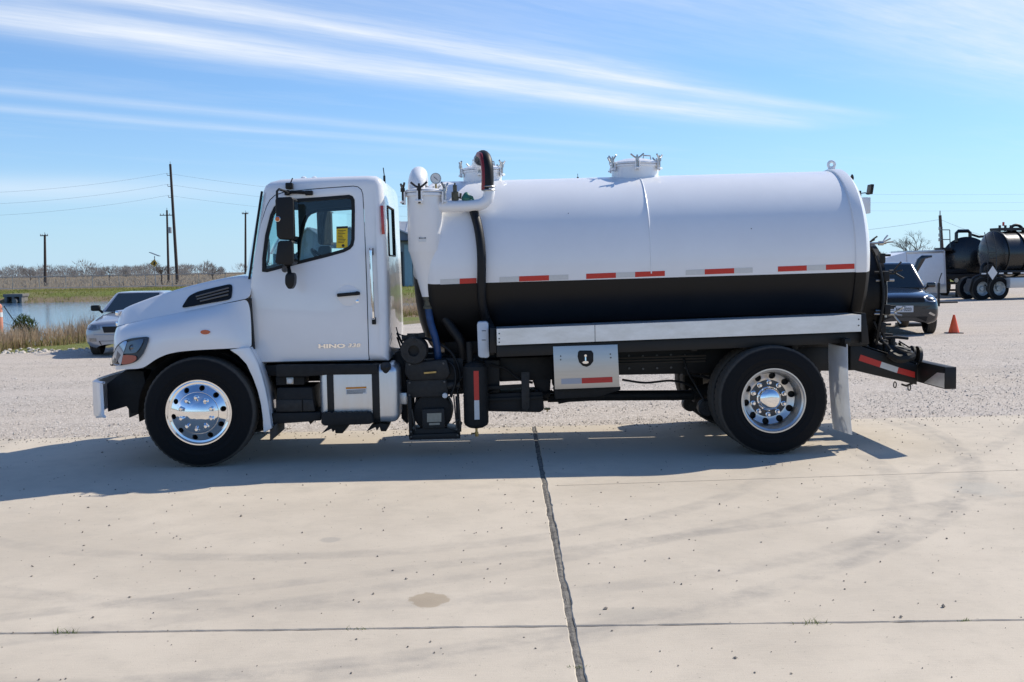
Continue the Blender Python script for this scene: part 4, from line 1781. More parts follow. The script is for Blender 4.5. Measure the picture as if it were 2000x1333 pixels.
# inner wheel well lining
m = MB()
arch = [(Vector((math.cos(t) * .60, 0, TR + math.sin(t) * .60))) for t in np.linspace(-.3, math.pi + .15, 22)]
for y0, y1 in ((.09, .78), (1.62, 2.31)):
    for a, b in zip(arch, arch[1:]):
        m.quad((a.x, y0, a.z), (b.x, y0, b.z), (b.x, y1, b.z), (a.x, y1, a.z))
o = m.build('wheel_well_liner', black_satin, truck, 60)
tag(o, kind='stuff')
m = MB()
m.box(-.62, .62, .76, .80, .8, 1.3)
m.box(-.62, .62, 1.60, 1.64, .8, 1.3)
m.box(-.62, .75, .9, 1.5, .55, 1.25, .05)
m.build('engine_block', black_satin, truck)
# mud flap stub behind the skirt
m = MB()
m.prism(XZ([(527, 836), (540, 828), (541, 850), (527, 863)], .1), .1, .5, .004)
m.build('front_mud_flap', rubber, truck)

# front bumper
m = MB()
bz0, bz1 = PY(200, 806, .2).z, PY(200, 743, .2).z
bx = PY(188, 770, .25).x
plan = [(bx + .125, .06), (bx + .12, .05), (bx + .02, .16), (bx, .30), (bx - .02, .7), (bx - .025, 1.2), (bx - .02, 1.7), (bx, 2.1), (bx + .02, 2.24), (bx + .12, 2.35), (bx + .125, 2.34)]
vv, ff = [], []
for i, (x, y) in enumerate(plan):
    drop = .035 if (i < 3 or i > 7) else 0
    vv += [(x + .03, y, bz1 + .0), (x, y, bz1 - .015), (x, y, bz0 + .03 - drop), (x + .02, y, bz0 - drop)]
for i in range(len(plan) - 1):
    for j in range(3):
        ff.append((4 * i + j, 4 * i + j + 1, 4 * i + j + 5, 4 * i + j + 4))
bmp = mesh('front_bumper', vv, ff, white_paint, truck, 40)
s_ = bmp.modifiers.new('t', 'SOLIDIFY')
s_.thickness, s_.offset = .02, -1
apply_mods(bmp, 40)
m = MB()
for y in (.32, 1.85):
    m.prism(XZ([(214, 748), (250, 722), (285, 724), (300, 800), (262, 806), (252, 792), (216, 803)], .4), y, y + .25, .006)
m.box(-.9, -.55, .6, 1.8, .55, .78, .02)
m.build('bumper_brackets', black_satin, truck)
m = MB()
m.prism(XZ([(250, 790), (285, 782), (287, 800), (252, 817)], .35), .35, .8, .006)
m.build('tow_hook_plate', dark_iron, truck)

# ------------------------------------------------------------------ tank and everything on it
TRD = .9
zf_ = PY(985, 352, 1.13).z - .897
zr_ = PY(1610, 335, 1.13).z - .897
xf_, xr_ = PY(985, 352, 1.13).x, PY(1610, 335, 1.13).x
rk = math.atan2(zr_ - zf_, xr_ - xf_)
AX = Vector((math.cos(rk), 0, math.sin(rk)))
UPT = Vector((-math.sin(rk), 0, math.cos(rk)))
SDV = Vector((0, -1, 0))
X0 = PY(850, 480, .32).x
C0 = Vector((X0, YC, zf_ + math.tan(rk) * (X0 - xf_)))


def TP(s, ang, r):          # ang: 0 = side facing the viewer, 90 deg = top
    return C0 + AX * s + SDV * (r * math.cos(ang)) + UPT * (r * math.sin(ang))


def on_tank(px, py, off=0.0):
    d = ray(px, py).normalized()
    o = CAM - C0
    R_ = TRD + off
    od, dd = o - AX * o.dot(AX), d - AX * d.dot(AX)
    a, b, c = dd.dot(dd), 2 * od.dot(dd), od.dot(od) - R_ * R_
    q = b * b - 4 * a * c
    if q < 0:
        t = -b / (2 * a)
    else:
        t = (-b - math.sqrt(q)) / (2 * a)
    p = CAM + d * t
    return p


def tank_sa(p):
    v = p - C0
    return v.dot(AX), math.atan2(v.dot(UPT), v.dot(SDV))


SE = tank_sa(on_tank(1672, 480))[0]
SR = tank_sa(on_tank(1693, 480))[0]
ANGB = tank_sa(on_tank(1267, 543.5))[1]


def tank_rings(rings, seg, name, parent):
    """rings (s, r); two materials split at the paint line (ANGB on both sides)"""
    up = math.pi - 2 * ANGB
    n1 = int(seg * up / (2 * math.pi))
    n2 = seg - n1
    angs = [ANGB + up * k / n1 for k in range(n1)] + [ANGB + up + (2 * math.pi - up) * k / n2 for k in range(n2)]
    v, f, mi = [], [], []
    idx = []
    for s, r in rings:
        if r < 1e-4:
            v.append(TP(s, 0, 0))
            idx.append([len(v) - 1] * seg)
        else:
            idx.append(list(range(len(v), len(v) + seg)))
            v += [TP(s, a, r) for a in angs]
    for A, B in zip(idx, idx[1:]):
        for k in range(seg):
            k2 = (k + 1) % seg
            q = [A[k], B[k], B[k2], A[k2]]
            q2 = []
            for i in q:
                if i not in q2:
                    q2.append(i)
            if len(q2) > 2:
                f.append(q2)
                mi.append(0 if k < n1 else 1)
    o = mesh(name, v, f, [tank_white, tank_black], parent, 30)
    o.data.polygons.foreach_set('material_index', mi)
    o.data.update()
    return o


def dish(s0, sgn, depth, n=10):
    return [(s0 + sgn * depth * math.sin(t) ** 1.0, TRD * math.cos(t) ** .82 if t < math.pi / 2 - 1e-6 else 0) for t in np.linspace(0, math.pi / 2, n + 1)]


fd = dish(0, -1, .27)[::-1]
tank = tank_rings(fd + [(.9, TRD), (1.9, TRD), (SE, TRD)], 96, 'tank_shell', truck)
rd = dish(SR, 1, .13)
tank_rings([(SE - .006, TRD - .01), (SE - .006, TRD + .016), (SE + .004, TRD + .02), (SR - .01, TRD + .02), (SR, TRD + .012)] + rd[1:], 96, 'tank_end_ring', truck)
# weld bead round the middle
sw = tank_sa(on_tank(1265, 410))[0]
m = MB()
m.tube([TP(sw, a, TRD + .001) for a in np.linspace(ANGB + .05, math.pi - ANGB - .05, 60)], .007, 6)
m.build('weld_bead', tank_white, tank)
# lifting eye at the rear end ring
c = TP((SE + SR) / 2, math.pi / 2, TRD + .07)
m = MB()
m.tube([c + Vector((.034 * math.cos(t), 0, .034 * math.sin(t))) for t in np.linspace(0, 2 * math.pi, 21)], .016, 8, caps=False)
m.box(c.x - .035, c.x + .035, c.y - .014, c.y + .014, c.z - .09, c.z - .03)
m.build('lifting_eye', tank_white, truck)

# reflective tape above the paint line
def tape(cx0, cx1, red):
    m = MB()
    n = max(3, int((cx1 - cx0) / 20))
    for k in range(n):
        a, b = cx0 + (cx1 - cx0) * k / n, cx0 + (cx1 - cx0) * (k + 1) / n
        P_ = []
        for cx, t in ((a, 29), (a, 6), (b, 6), (b, 29)):
            yb = 135.4 - .038 * cx
            P_.append(on_tank(840 + cx / 2.2727, 500 + (yb - t) / 2.2727, .0025))
        m.quad(*P_)
    bmesh.ops.remove_doubles(m.bm, verts=m.bm.verts[:], dist=1e-4)
    m.build('reflective_tape', tape_red if red else tape_white, tank, 60)


for a, b, r in ((45, 131, 0), (131, 206, 1), (308, 395, 0), (395, 528, 1), (528, 614, 0), (693, 825, 1), (825, 910, 0), (910, 1042, 1),
                (1135, 1219, 0), (1219, 1350, 1), (1350, 1432, 0), (1544, 1672, 1), (1672, 1757, 0), (1757, 1884, 1)):
    tape(a, b, r)

# black hose running down the tank side
pts = [on_tank(a, b, .045) for a, b in ((922, 398), (926, 415), (933, 440), (938, 470), (940.5, 505), (940.5, 560), (942, 595), (950, 625))] + [PY(962, 646, .28), PY(975, 662, .45)]
m = MB()
m.tube(pts, .045, 12, smooth_path=4)
m.build('side_hose', hose_black, truck)


# wing clamp: eye bolt, wing nut with two arms
def wing_clamp(base, out, size, parent, mat=steel, drop=.09):
    base, out = Vector(base), Vector(out).normalized()
    tan = Vector((0, 0, 1)).cross(out)
    m = MB()
    m.cyl(base + Vector((0, 0, -drop)), base + Vector((0, 0, size * .55)), size * .09, 8)
    a = base + Vector((0, 0, size * .22))
    for s in (-1, 1):
        m.tube([a, a + tan * s * size * .28 + Vector((0, 0, size * .14)), a + tan * s * size * .62 + Vector((0, 0, size * .42))], size * .085, 7)
    m.cyl(base + Vector((0, 0, size * .02)), base + Vector((0, 0, size * .3)), size * .17, 8)
    o = m.build('wing_clamp', mat, parent)
    m = MB()
    p = base - out * size * .12
    m.bar(p + Vector((0, 0, -drop)) + tan * size * .16, p + Vector((0, 0, -.0)) + tan * size * .16, size * .5, size * .1)
    m.bar(p + Vector((0, 0, -drop)) - tan * size * .16, p + Vector((0, 0, -.0)) - tan * size * .16, size * .5, size * .1)
    m.cyl(p + Vector((0, 0, -drop * .8)) - tan * size * .3 + out * size * .2, p + Vector((0, 0, -drop * .8)) + tan * size * .3 + out * size * .2, size * .1, 8)
    m.build('clamp_lug', tank_white, o)
    return o


def manway(px, ptop, pbase, r, n, ph, name):
    top = PY(px, ptop, YC)
    base = PY(px, pbase, YC)
    zt = top.z
    zb_ = TP(tank_sa(base)[0], math.pi / 2, TRD).z - .06
    x = top.x
    m = MB()
    m.lathe([(r * .985, zb_ - zt), (r * .985, -.045), (r * 1.05, -.04), (r * 1.06, -.022), (r * 1.04, -.02)], (x, YC, zt), (0, 0, 1), 48)
    mw = m.build(name, tank_white, truck)
    m = MB()
    m.lathe([(r * 1.05, -.017), (r * 1.07, -.012), (r * 1.05, .004), (r * .9, .012), (r * .8, .024), (r * .5, .045), (0, .055)], (x, YC, zt), (0, 0, 1), 48)
    m.build('manway_lid', tank_white, mw)
    m = MB()
    m.tube([(x + r * .3, YC - r * .35, zt + .04), (x + r * .32, YC - r * .35, zt + .075), (x + r * .6, YC - r * .35, zt + .07), (x + r * .62, YC - r * .35, zt + .03)], .008, 6)
    m.build('lid_handle', steel, mw)
    for k in range(n):
        a = ph + 2 * math.pi * k / n
        o = Vector((math.cos(a), math.sin(a), 0))
        wing_clamp(Vector((x, YC, zt + .005)) + o * r * 1.13, o, .11, mw, steel)
    return mw, Vector((x, YC, zt))


mw2, c2 = manway(1240, 320, 352, .25, 6, -1.62, 'rear_manway')
mw1, c1 = manway(942, 331, 352, .205, 5, -.45, 'front_manway')
# side stub of the front manway where the hose ends
hp = [(952.5, 372, .42), (953, 352, .42), (952, 325, .45), (948, 309, .52), (942, 305, .66), (938, 314, .82), (936, 325, .98)]
m = MB()
m.cyl(PY(938, 312, .80), PY(934, 322, 1.02), .068, 16)
m.build('manway_stub', tank_white, mw1)
m = MB()
hpts = [PY(*q) for q in hp]
m.tube(hpts[:6], .058, 16, smooth_path=6)
hose = m.build('vent_hose', hose_black, truck)
m = MB()
m.tube([p + Vector((-.034, -.034 + .015, .012 * (i > 2))) for i, p in enumerate(hpts[:5])], .031, 10, smooth_path=6)
m.build('hose_stripe', hose_red, hose)
for q in (.0, .035):
    m = MB()
    c = PY(954, 372 - q * 200, .42)
    m.tube([c + Vector((.062 * math.cos(t), .062 * math.sin(t), 0)) for t in np.linspace(0, 2 * math.pi, 25)], .007, 6, caps=False)
    m.build('hose_clamp', steel, hose)
# white pipe from cyclone to the hose
m = MB()
m.tube([PY(845, 404, .40), PY(880, 403.5, .40), PY(915, 402.5, .40), PY(938, 400, .40), PY(951, 391, .41), PY(955, 378, .42), PY(955, 368, .42)], .057, 18, smooth_path=5)
m.build('vacuum_pipe', tank_white, truck)
# relief valves on the pipe
c = PY(889, 392, .40)
m = MB()
m.cyl(c + Vector((0, 0, -.0)), c + Vector((0, 0, .085)), .036, 14, .006)
m.cyl(c + Vector((0, 0, .085)), c + Vector((0, 0, .15)), .02, 12, .003)
m.cyl(c + Vector((0, 0, .15)), c + Vector((0, 0, .172)), .008, 8)
m.tube([c + Vector((.03, 0, .03)), c + Vector((.05, 0, .02)), c + Vector((.055, 0, .07))], .012, 8)
m.build('relief_valve', olive_valve, truck)
c = PY(911, 392, .41)
m = MB()
m.lathe([(0, .0), (.045, .0), (.05, .02), (.04, .045), (.03, .06), (.018, .075), (0, .085)], c, (0, 0, 1), 16)
m.tube([c + Vector((.03, -.02, .04)), c + Vector((.055, -.02, .03)), c + Vector((.07, -.02, -.01))], .013, 8)
m.build('check_valve', green_valve, truck)

# ---------- cyclone separator
YS = .44
ct = PY(829, 378, YS)
cb = PY(831, 490, YS)
ce = PY(836, 580, YS)
rs = .172
m = MB()
zt = ct.z
m.lathe([(.0, 0), (rs + .012, 0), (rs + .02, -.008), (rs + .02, -.03), (rs, -.034), (rs, cb.z - zt), (rs - .012, cb.z - zt - .02), (.058, ce.z - zt), (.05, ce.z - zt), (0, ce.z - zt)], (ct.x, YS, zt), (0, 0, 1), 40)
cyc = m.build('cyclone_body', tank_white, truck)
# lean the cone towards its outlet
for v in cyc.data.vertices:
    if v.co.z < cb.z:
        t = (cb.z - v.co.z) / (cb.z - ce.z)
        v.co.x += (ce.x - ct.x) * .9 * t
m = MB()
m.lathe([(rs + .015, 0), (rs + .022, .008), (rs + .015, .028), (rs - .02, .036), (.08, .05), (0, .055)], (ct.x, YS, zt + .003), (0, 0, 1), 40)
m.build('cyclone_lid', tank_white, cyc)
for a in (-1.75, -2.85, -.35, 1.2):
    o = Vector((math.cos(a), math.sin(a), 0))
    wing_clamp(Vector((ct.x, YS, zt + .01)) + o * (rs + .045), o, .13, cyc, dark_iron if a < -1 else steel, .12)
m = MB()
m.tube([PY(813, 372, .5), PY(814, 356, .5), PY(817, 344, .58), PY(819, 343, .7), PY(820, 352, .85), PY(820, 375, .95)], .085, 18, smooth_path=5)
m.build('cyclone_elbow', tank_white, cyc)
c = PY(851, 349, .42)
m = MB()
m.lathe([(0, .03), (.05, .03), (.054, .026), (.054, -.012), (.046, -.012), (.046, -.006)], c, (0, 1, 0), 28)
gau = m.build('vacuum_gauge', steel, truck)
m = MB()
m.lathe([(0, 0), (.046, 0), (.046, .002), (0, .002)], c + Vector((0, -.008, 0)), (0, 1, 0), 28)
m.build('gauge_dial', label_white, gau)
m = MB()
m.bar(c + Vector((-.018, -.011, .016)), c + Vector((.02, -.011, -.02)), .003, .004)
m.build('gauge_needle', ink, gau)
m = MB()
m.cyl(c + Vector((0, .01, -.05)), c + Vector((0, .01, -.12)), .01, 8)
m.build('gauge_stem', brass, gau)
# data plate on the cyclone
p = PY(825, 468, YS - rs - .002)
m = MB()
m.box(p.x - .035, p.x + .035, p.y - .002, p.y + .012, p.z - .025, p.z + .008)
dp = m.build('data_plate', label_white, cyc)
m = MB()
m.box(p.x - .033, p.x - .022, p.y - .004, p.y + .01, p.z + .008, p.z + .018)
m.box(p.x + .022, p.x + .033, p.y - .004, p.y + .01, p.z + .008, p.z + .018)
m.box(p.x - .03, p.x + .03, p.y - .003, p.y + .01, p.z + .010, p.z + .014)
m.build('plate_clip', ink, dp)
# drain coupling below the cone
e1 = Vector((ct.x + (ce.x - ct.x) * .9, YS, ce.z))
m = MB()
m.lathe([(.05, .01), (.05, -.03), (.04, -.035), (.04, -.09), (.048, -.095), (.048, -.12), (0, -.12)], e1, (0, 0, 1), 20)
m.tube([e1 + Vector((.04, -.02, -.04)), e1 + Vector((.075, -.03, -.03)), e1 + Vector((.07, -.03, -.06))], .01, 6)
m.build('drain_coupling', olive_valve, cyc)
m = MB()
m.tube([e1 + Vector((.0, 0, -.1)), PY(841, 630, .43), PY(850, 660, .42), PY(855, 690, .44), PY(856, 720, .55)], .036, 12, smooth_path=5)
m.build('blue_drain_hose', hose_blue, truck)

# ---------- body side: hose tray, sills, sub frame
tl, tr_, bl, br = PY(970, 643, .08), PY(1682, 615, .08), PY(970, 675, .08), PY(1682, 648, .08)
xm = PY(1162, 640, .08).x


def lerp_t(x):
    t = (x - tl.x) / (tr_.x - tl.x)
    return tl.lerp(tr_, t).z, bl.lerp(br, t).z


for xa, xb in ((tl.x, xm - .003), (xm + .003, tr_.x)):
    za, zb0 = lerp_t(xa)
    zc_, zd = lerp_t(xb)
    m = MB()
    # channel: face, top flange, inner lip
    def P4(y, zo=0):
        return
    for (y0, y1, h0, h1) in ((.08, .086, 0, 1), (.086, .50, .96, 1)):
        v = []
        for x, zt_, zb2 in ((xa, za, zb0), (xb, zc_, zd)):
            for y in (y0, y1):
                for h in (h0, h1):
                    v.append(Vector((x, y, zb2 + (zt_ - zb2) * h)))
        # v: x0y0h0,x0y0h1,x0y1h0,x0y1h1,x1...
        for q in ((0, 1, 3, 2), (4, 6, 7, 5), (0, 4, 5, 1), (2, 3, 7, 6), (1, 5, 7, 3), (0, 2, 6, 4)):
            m.quad(*[v[i] for i in q])
    bmesh.ops.remove_doubles(m.bm, verts=m.bm.verts[:], dist=1e-5)
    bmesh.ops.recalc_face_normals(m.bm, faces=m.bm.faces[:])
    m.build('hose_tray', alu_plate, truck)
for px, pys in ((975, (652, 662, 669)), (1677, (624, 636))):
    for py in pys:
        c = PY(px, py, .08)
        m = MB()
        m.cyl(c, c + Vector((0, -.006, 0)), .007, 8)
        m.build('tray_bolt', dark_iron, truck)
m = MB()
m.prism(XZ([(970, 676), (1690, 649), (1690, 668), (1500, 678), (970, 698)], .14), .14, .3, .004)
m.build('body_sill', black_paint, truck)
m = MB()
m.prism(XZ([(1682.5, 612), (1691, 612), (1698, 672), (1683, 672)], .09), .09, .5, .003)
m.build('tray_end_plate', black_paint, truck)
m = MB()
m.prism(XZ([(957, 641), (969, 641), (969, 690), (957, 690)], .14), .14, .5, .003)
m.build('tray_end_plate', black_paint, truck)
m = MB()
m.prism([(C0.x + .05, .985), (xr, .985), (xr, 1.2), (C0.x + .05, 1.2)], .72, 1.68, .01)
m.build('sub_frame', black_paint, truck)
for s in (.5, 1.5, 2.5, 3.5):
    m = MB()
    m.box(C0.x + s, C0.x + s + .06, .3, 2.1, 1.0, 1.22, .004)
    m.build('tank_bolster', black_paint, truck)
# far side tray
m = MB()
m.box(tl.x, tr_.x, 1.95, 2.32, 1.12, 1.28, .004)
m.build('far_hose_tray', alu_plate, truck)

# tool box with paddle latch
tb = [(1080, 677), (1206, 673), (1210, 756), (1083.5, 761)]
P_ = XZ(tb, .13)
m = MB()
m.prism(P_, .132, .6, .006)
m.build('tool_box', black_paint, truck)
tbx = truck.children[-1]
m = MB()
m.prism(P_, .124, .132, .003)
lid = m.build('tool_box_door', M('tool_box_alu', (.50, .50, .49), .36, metal=.85, var=.06, vscale=3, rvar=.08, stretch=(.5, 1, 8)), tbx)
m = MB()
m.prism(XZ([(1132, 685), (1155, 685), (1159, 690), (1159, 706), (1153, 714), (1146, 717), (1138, 715), (1131, 708), (1128, 697), (1129, 688)], .12), .116, .124, .003)
lt = m.build('latch_plate', black_plastic, lid)
m = MB()
c = PY(1143.5, 708, .114)
m.lathe([(0, .012), (.03, .012), (.037, 0)], c, (0, -1, 0), 18)
pd = m.build('latch_paddle', chrome, lt)
for v in pd.data.vertices:
    v.co.z = c.z + (v.co.z - c.z) * .45
m = MB()
c = PY(1143.5, 695, .114)
m.lathe([(0, .012), (.012, .012), (.018, .002)], c, (0, -1, 0), 12)
m.bar(c, c + Vector((0, -.004, -.05)), .014, .012)
m.build('latch_key', chrome, lt)
for px, py in ((1095, 696), (1095, 703), (1192, 692), (1193, 699)):
    c = PY(px, py, .124)
    m = MB()
    m.cyl(c, c + Vector((0, -.004, 0)), .007, 8)
    m.build('rivet', ink, lid)
m = MB()
m.prism(XZ([(1136, 739), (1196, 736.5), (1196.5, 747), (1136.5, 749.5)], .122), .121, .1235)
m.build('reflective_tape', tape_red, lid)
m = MB()
m.prism(XZ([(1096, 740.5), (1135.6, 739), (1136, 749.5), (1096.5, 751)], .122), .121, .1235)
m.build('reflective_tape', M('tape_grey', (.42, .42, .45), .4), lid)
m = MB()
m.prism(XZ([(1083, 761), (1212, 756), (1212, 762), (1170, 775), (1085, 780)], .25), .25, .5, .004)
m.build('tool_box_bracket', black_satin, truck)

# rear mud flap (thin curved sheet) on both sides
for far in (0, 1):
    rows = []
    for k in range(9):
        t = k / 8
        a = PY(1655 + 9 * t, 671 + 179 * t, .015)
        b = PY(1618 + 9 * t, 667 + 171 * t, .61)
        bow = .012 * math.sin(math.pi * t)
        row = []
        for j in range(5):
            u = j / 4
            p = a.lerp(b, u) + Vector((-bow, 0, 0))
            row.append(p)
        rows.append(mir(row)[::-1] if far else row)
    loft(rows, 'mud_flap', flap_white, 0, .006, smooth=60)
m = MB()
c = PY(1655, 668, .02)
m.box(c.x - .03, c.x + .03, .0, .8, c.z - .02, c.z + .03, .005)
m.build('flap_hanger', black_paint, truck)

# ---------- rear bumper frame: arms in line with the frame rails carry a full width bar
AY = .74
for y in (AY, 1.56):
    m = MB()
    m.prism(XZ([(1661, 668), (1686, 674), (1791, 709), (1791, 752), (1690, 729), (1661, 722)], AY), y, y + .1, .004)
    arm = m.build('bumper_arm', black_paint, truck)
    if y < 1:
        for mt, q in ((tape_red, [(1681, 693), (1722, 707), (1718.5, 718), (1677, 704.5)]), (tape_white, [(1722, 707), (1755, 718), (1752, 729), (1718.5, 718)]),
                      (tape_red, [(1755, 718), (1787, 727), (1787, 738.5), (1752, 729)])):
            m = MB()
            m.prism(XZ(q, AY - .003), AY - .003, AY)
            m.build('reflective_tape', mt, arm)
        m = MB()
        m.bar(PY(1683, 676, AY + .01), PY(1790, 711, AY + .01), .02, .012)
        m.build('arm_top_edge', alu_plate, arm)
bx0, bx1 = PY(1846, 740, .12).x, PY(1868, 740, .12).x
bz0_, bz1_ = PY(1857, 760.5, .12).z, PY(1857, 717.5, .12).z
m = MB()
m.box(bx0, bx1, .12, 2.28, bz0_, bz1_, .004)
bmpo = m.build('rear_bumper', black_paint, truck)
mesh('bumper_light_patch', [(bx0 - .003, .13, bz0_ + .01), (bx0 - .003, .13, bz1_ - .06), (bx0 - .003, .30, bz1_ - .07), (bx0 - .003, .62, bz0_ + .01)], [(0, 1, 2, 3)], alu_plate, bmpo, 0)  # bright metal quad painting the patch of reflected light on the black bar
for px, py in ((1748, 752), (1776, 757)):
    m = MB()
    c = PY(px, py, AY + .05)
    m.tube([c + Vector((.014 * math.cos(t), 0, .032 * math.sin(t))) for t in np.linspace(0, 2 * math.pi, 17)], .006, 6, caps=False)
    m.build('chain_link', dark_iron, truck)
m = MB()
m.tube([PY(1761, 751, AY + .05), PY(1770, 754, AY + .05), PY(1785, 748, AY + .05)], .012, 6)
m.build('tow_chain', dark_iron, truck)
# tail light bar across the back
m = MB()
m.box(PY(1690, 690, .8).x, PY(1690, 690, .8).x + .05, .9, 1.5, .82, 1.0, .01)
m.build('tail_light_bar', black_paint, truck)

# ---------- rear hatch and valves
hc = PY(1706, 570, YC)
hx = PY(1731, 565, .72).x - .085
m = MB()
m.lathe([(.50, -.4), (.50, .02), (.53, .02), (.53, .05), (.5, .05)], (hx, YC, hc.z), (1, 0, 0), 48)
m.build('hatch_neck', tank_black, truck)
m = MB()
m.lathe([(.53, .052), (.53, .075), (.48, .085), (.4, .13), (.25, .175), (0, .19)], (hx, YC, hc.z), (1, 0, 0), 48)
hatch = m.build('rear_hatch', tank_black, truck)
m = MB()
for k in range(8):
    a = .39 + 2 * math.pi * k / 8
    o = Vector((0, -math.cos(a), math.sin(a)))
    b = Vector((hx + .03, YC, hc.z)) + o * .555
    m = MB()
    m.cyl(b + Vector((-.08, 0, 0)), b + Vector((.15, 0, 0)), .012, 8)
    for s in (-1, 0, 1):
        tn = Vector((0, o.z, -o.y))
        m.tube([b + Vector((.11, 0, 0)), b + Vector((.15, 0, 0)) + tn * .05 * s + o * .03, b + Vector((.19, 0, 0)) + tn * .09 * s + o * .05], .009, 6)
    m.cyl(b + Vector((.07, 0, 0)), b + Vector((.12, 0, 0)), .024, 8)
    m.build('hatch_clamp', steel if k % 2 else dark_iron, hatch)
m = MB()
x_ = PY(1727, 570, .75).x
m.cyl((x_, .72, PY(1727, 545, .75).z), (x_, .72, PY(1727, 620, .75).z), .016, 10)
for py in (548, 607):
    z = PY(1727, py, .75).z
    m.cyl((x_ - .1, .72, z), (x_ + .09, .72, z), .012, 8)
m.build('hatch_hinge_bar', steel, hatch)
# sight light box on the rear head
m = MB()
b0, b1 = PY(1677, 387, .9), PY(1694, 418, .9)
m.box(b0.x, b1.x, .8, 1.0, b1.z, b0.z, .008)
lb_ = m.build('light_box', grey_plastic, truck)
m = MB()
q0, q1 = PY(1698, 380, .9), PY(1701, 361, .9)
m.bar(q0, q1, .12, .03, .004)
m.tube([PY(1680, 386, .9), PY(1681, 378, .9), PY(1690, 377, .9), PY(1695, 380, .9)], .006, 6)
m.cyl(PY(1680, 387, .9), PY(1680, 373, .9), .012, 8)
m.build('work_light', black_plastic, lb_)
m = MB()
c = PY(1662, 347, 1.0)
m.lathe([(.012, -.05), (.012, 0), (.03, .012), (.03, .02), (0, .03)], c, (1, 0, .2), 12)
m.build('vent_knob', black_plastic, truck)
m = MB()
c = TP(tank_sa(on_tank(1129, 352))[0], math.pi / 2, TRD)
c = PY(1128.5, 349, 1.2)
m.cyl(c + Vector((0, 0, -.05)), c + Vector((0, 0, .015)), .011, 8)
m.cyl(c + Vector((0, 0, .015)), c + Vector((0, 0, .05)), .003, 6)
m.build('top_probe', black_plastic, truck)
# discharge valves
def gate_valve(px, py, Y, s=1.0):
    c = PY(px, py, Y)
    m = MB()
    m.cyl(c + Vector((-.16 * s, 0, .02)), c + Vector((.17 * s, 0, -.05)), .085 * s, 18, .01)
    m.cyl(c + Vector((.13 * s, 0, -.04)), c + Vector((.16 * s, 0, -.048)), .11 * s, 18, .005)
    m.cyl(c + Vector((-.05, 0, 0)), c + Vector((-.05, 0, .14 * s)), .035 * s, 10)
    m.tube([c + Vector((-.14, 0, .15 * s)), c + Vector((0, 0, .155 * s)), c + Vector((.12, 0, .14 * s))], .016, 8)
    m.tube([c + Vector((.0, -.06, .12 * s)), c + Vector((.1, -.1, .05 * s))], .008, 6)
    v = m.build('discharge_valve', black_satin, truck)
    m = MB()
    m.lathe([(.115 * s, 0), (.115 * s, .03), (.1 * s, .04), (0, .05)], c + Vector((.2 * s, 0, -.055)), (1, 0, -.15), 18)
    m.build('valve_cap', dark_iron, v)


gate_valve(1751, 688, .85, 1.0)
gate_valve(1722, 678, 1.35, .9)
m = MB()
m.tube([PY(1705, 640, 1.2), PY(1706, 668, 1.0), PY(1715, 680, .9), PY(1735, 684, .85)], .06, 12, smooth_path=4)
m.build('drain_pipe', black_paint, truck)

# ---------- under the cab: fuel tank, battery box, steps
x0, x1 = PY(624, 770, .16).x, PY(779, 770, .16).x
z0, z1 = PY(700, 827, .16).z, PY(755, 713, .16).z
m = MB()
m.box(x0, x1, .14, .74, z0, z1, .075, 6)
ft = m.build('fuel_tank', alu_tank, truck, 50)
for a, b in ((637.5, 653), (727, 741)):
    xa, xb = PY(a, 770, .13).x, PY(b, 770, .13).x
    m = MB()
    m.box(xa, xb, .132, .75, z0 - .008, z1 + .008, .07, 5)
    m.build('tank_strap', black_paint, ft, 50)
m = MB()
c = PY(753, 718, .13)
m.lathe([(.045, -.06), (.045, .01), (.052, .01), (.052, .045), (.04, .055), (0, .058)], Vector((c.x, .17, c.z - .02)), (0, -.5, 1), 20)
cap = m.build('filler_cap', dark_iron, ft)
m = MB()
m.prism(XZ([(675.5, 757), (715.5, 755.5), (715.5, 759), (675.5, 760.5)], .137), .1345, .1385)
lb2 = m.build('label_stripe', label_orange, ft)
m = MB()
m.prism(XZ([(675.5, 760.5), (715.5, 759), (716, 769), (676, 771)], .137), .135, .1385)
m.build('label_text_panel', label_white, ft)
m = MB()
for k in range(4):
    m.prism(XZ([(677, 762.5 + k * 2.2), (714 - 5 * (k == 3), 761 + k * 2.2), (714 - 5 * (k == 3), 762 + k * 2.2), (677, 763.5 + k * 2.2)], .134), .1338, .1346)
m.build('label_print', ink, ft)
m = MB()
m.prism(XZ([(540, 713), (738, 712), (738, 731), (640, 732), (600, 735), (541, 736)], .16), .128, .2, .006)
m.build('side_cover', black_satin, truck)
m = MB()
m.prism(XZ([(538, 737), (594, 737), (594, 752), (540, 753)], .2), .2, .5, .005)
bb = m.build('battery_bracket', M('bracket_grey', (.016, .0155, .015), .65, var=.2, spec=.2), truck)
c = PY(566.5, 744, .195)
m = MB()
m.box(c.x - .033, c.x + .033, c.y - .006, c.y + .01, c.z - .033, c.z + .033, .004)
gp = m.build('filter_plate', steel, bb)
m = MB()
m.lathe([(0, .018), (.022, .018), (.028, .01), (.028, 0)], c + Vector((0, -.004, 0)), (0, -1, 0), 16)
m.build('filter_knob', label_white, gp)
m = MB()
m.prism(XZ([(541, 758), (609, 757), (615, 805), (538, 807)], .18), .18, .7, .01)
bx_ = m.build('battery_box', black_satin, truck)
m = MB()
m.prism(XZ([(539, 782), (590, 781), (590, 804), (539, 805)], .17), .165, .18, .004)
m.build('battery_lid', dark_iron, bx_)
m = MB()
m.prism(XZ([(592, 781), (611, 780.5), (615, 803), (592, 804)], .17), .165, .18, .004)
m.build('battery_lid', dark_iron, bx_)
m = MB()
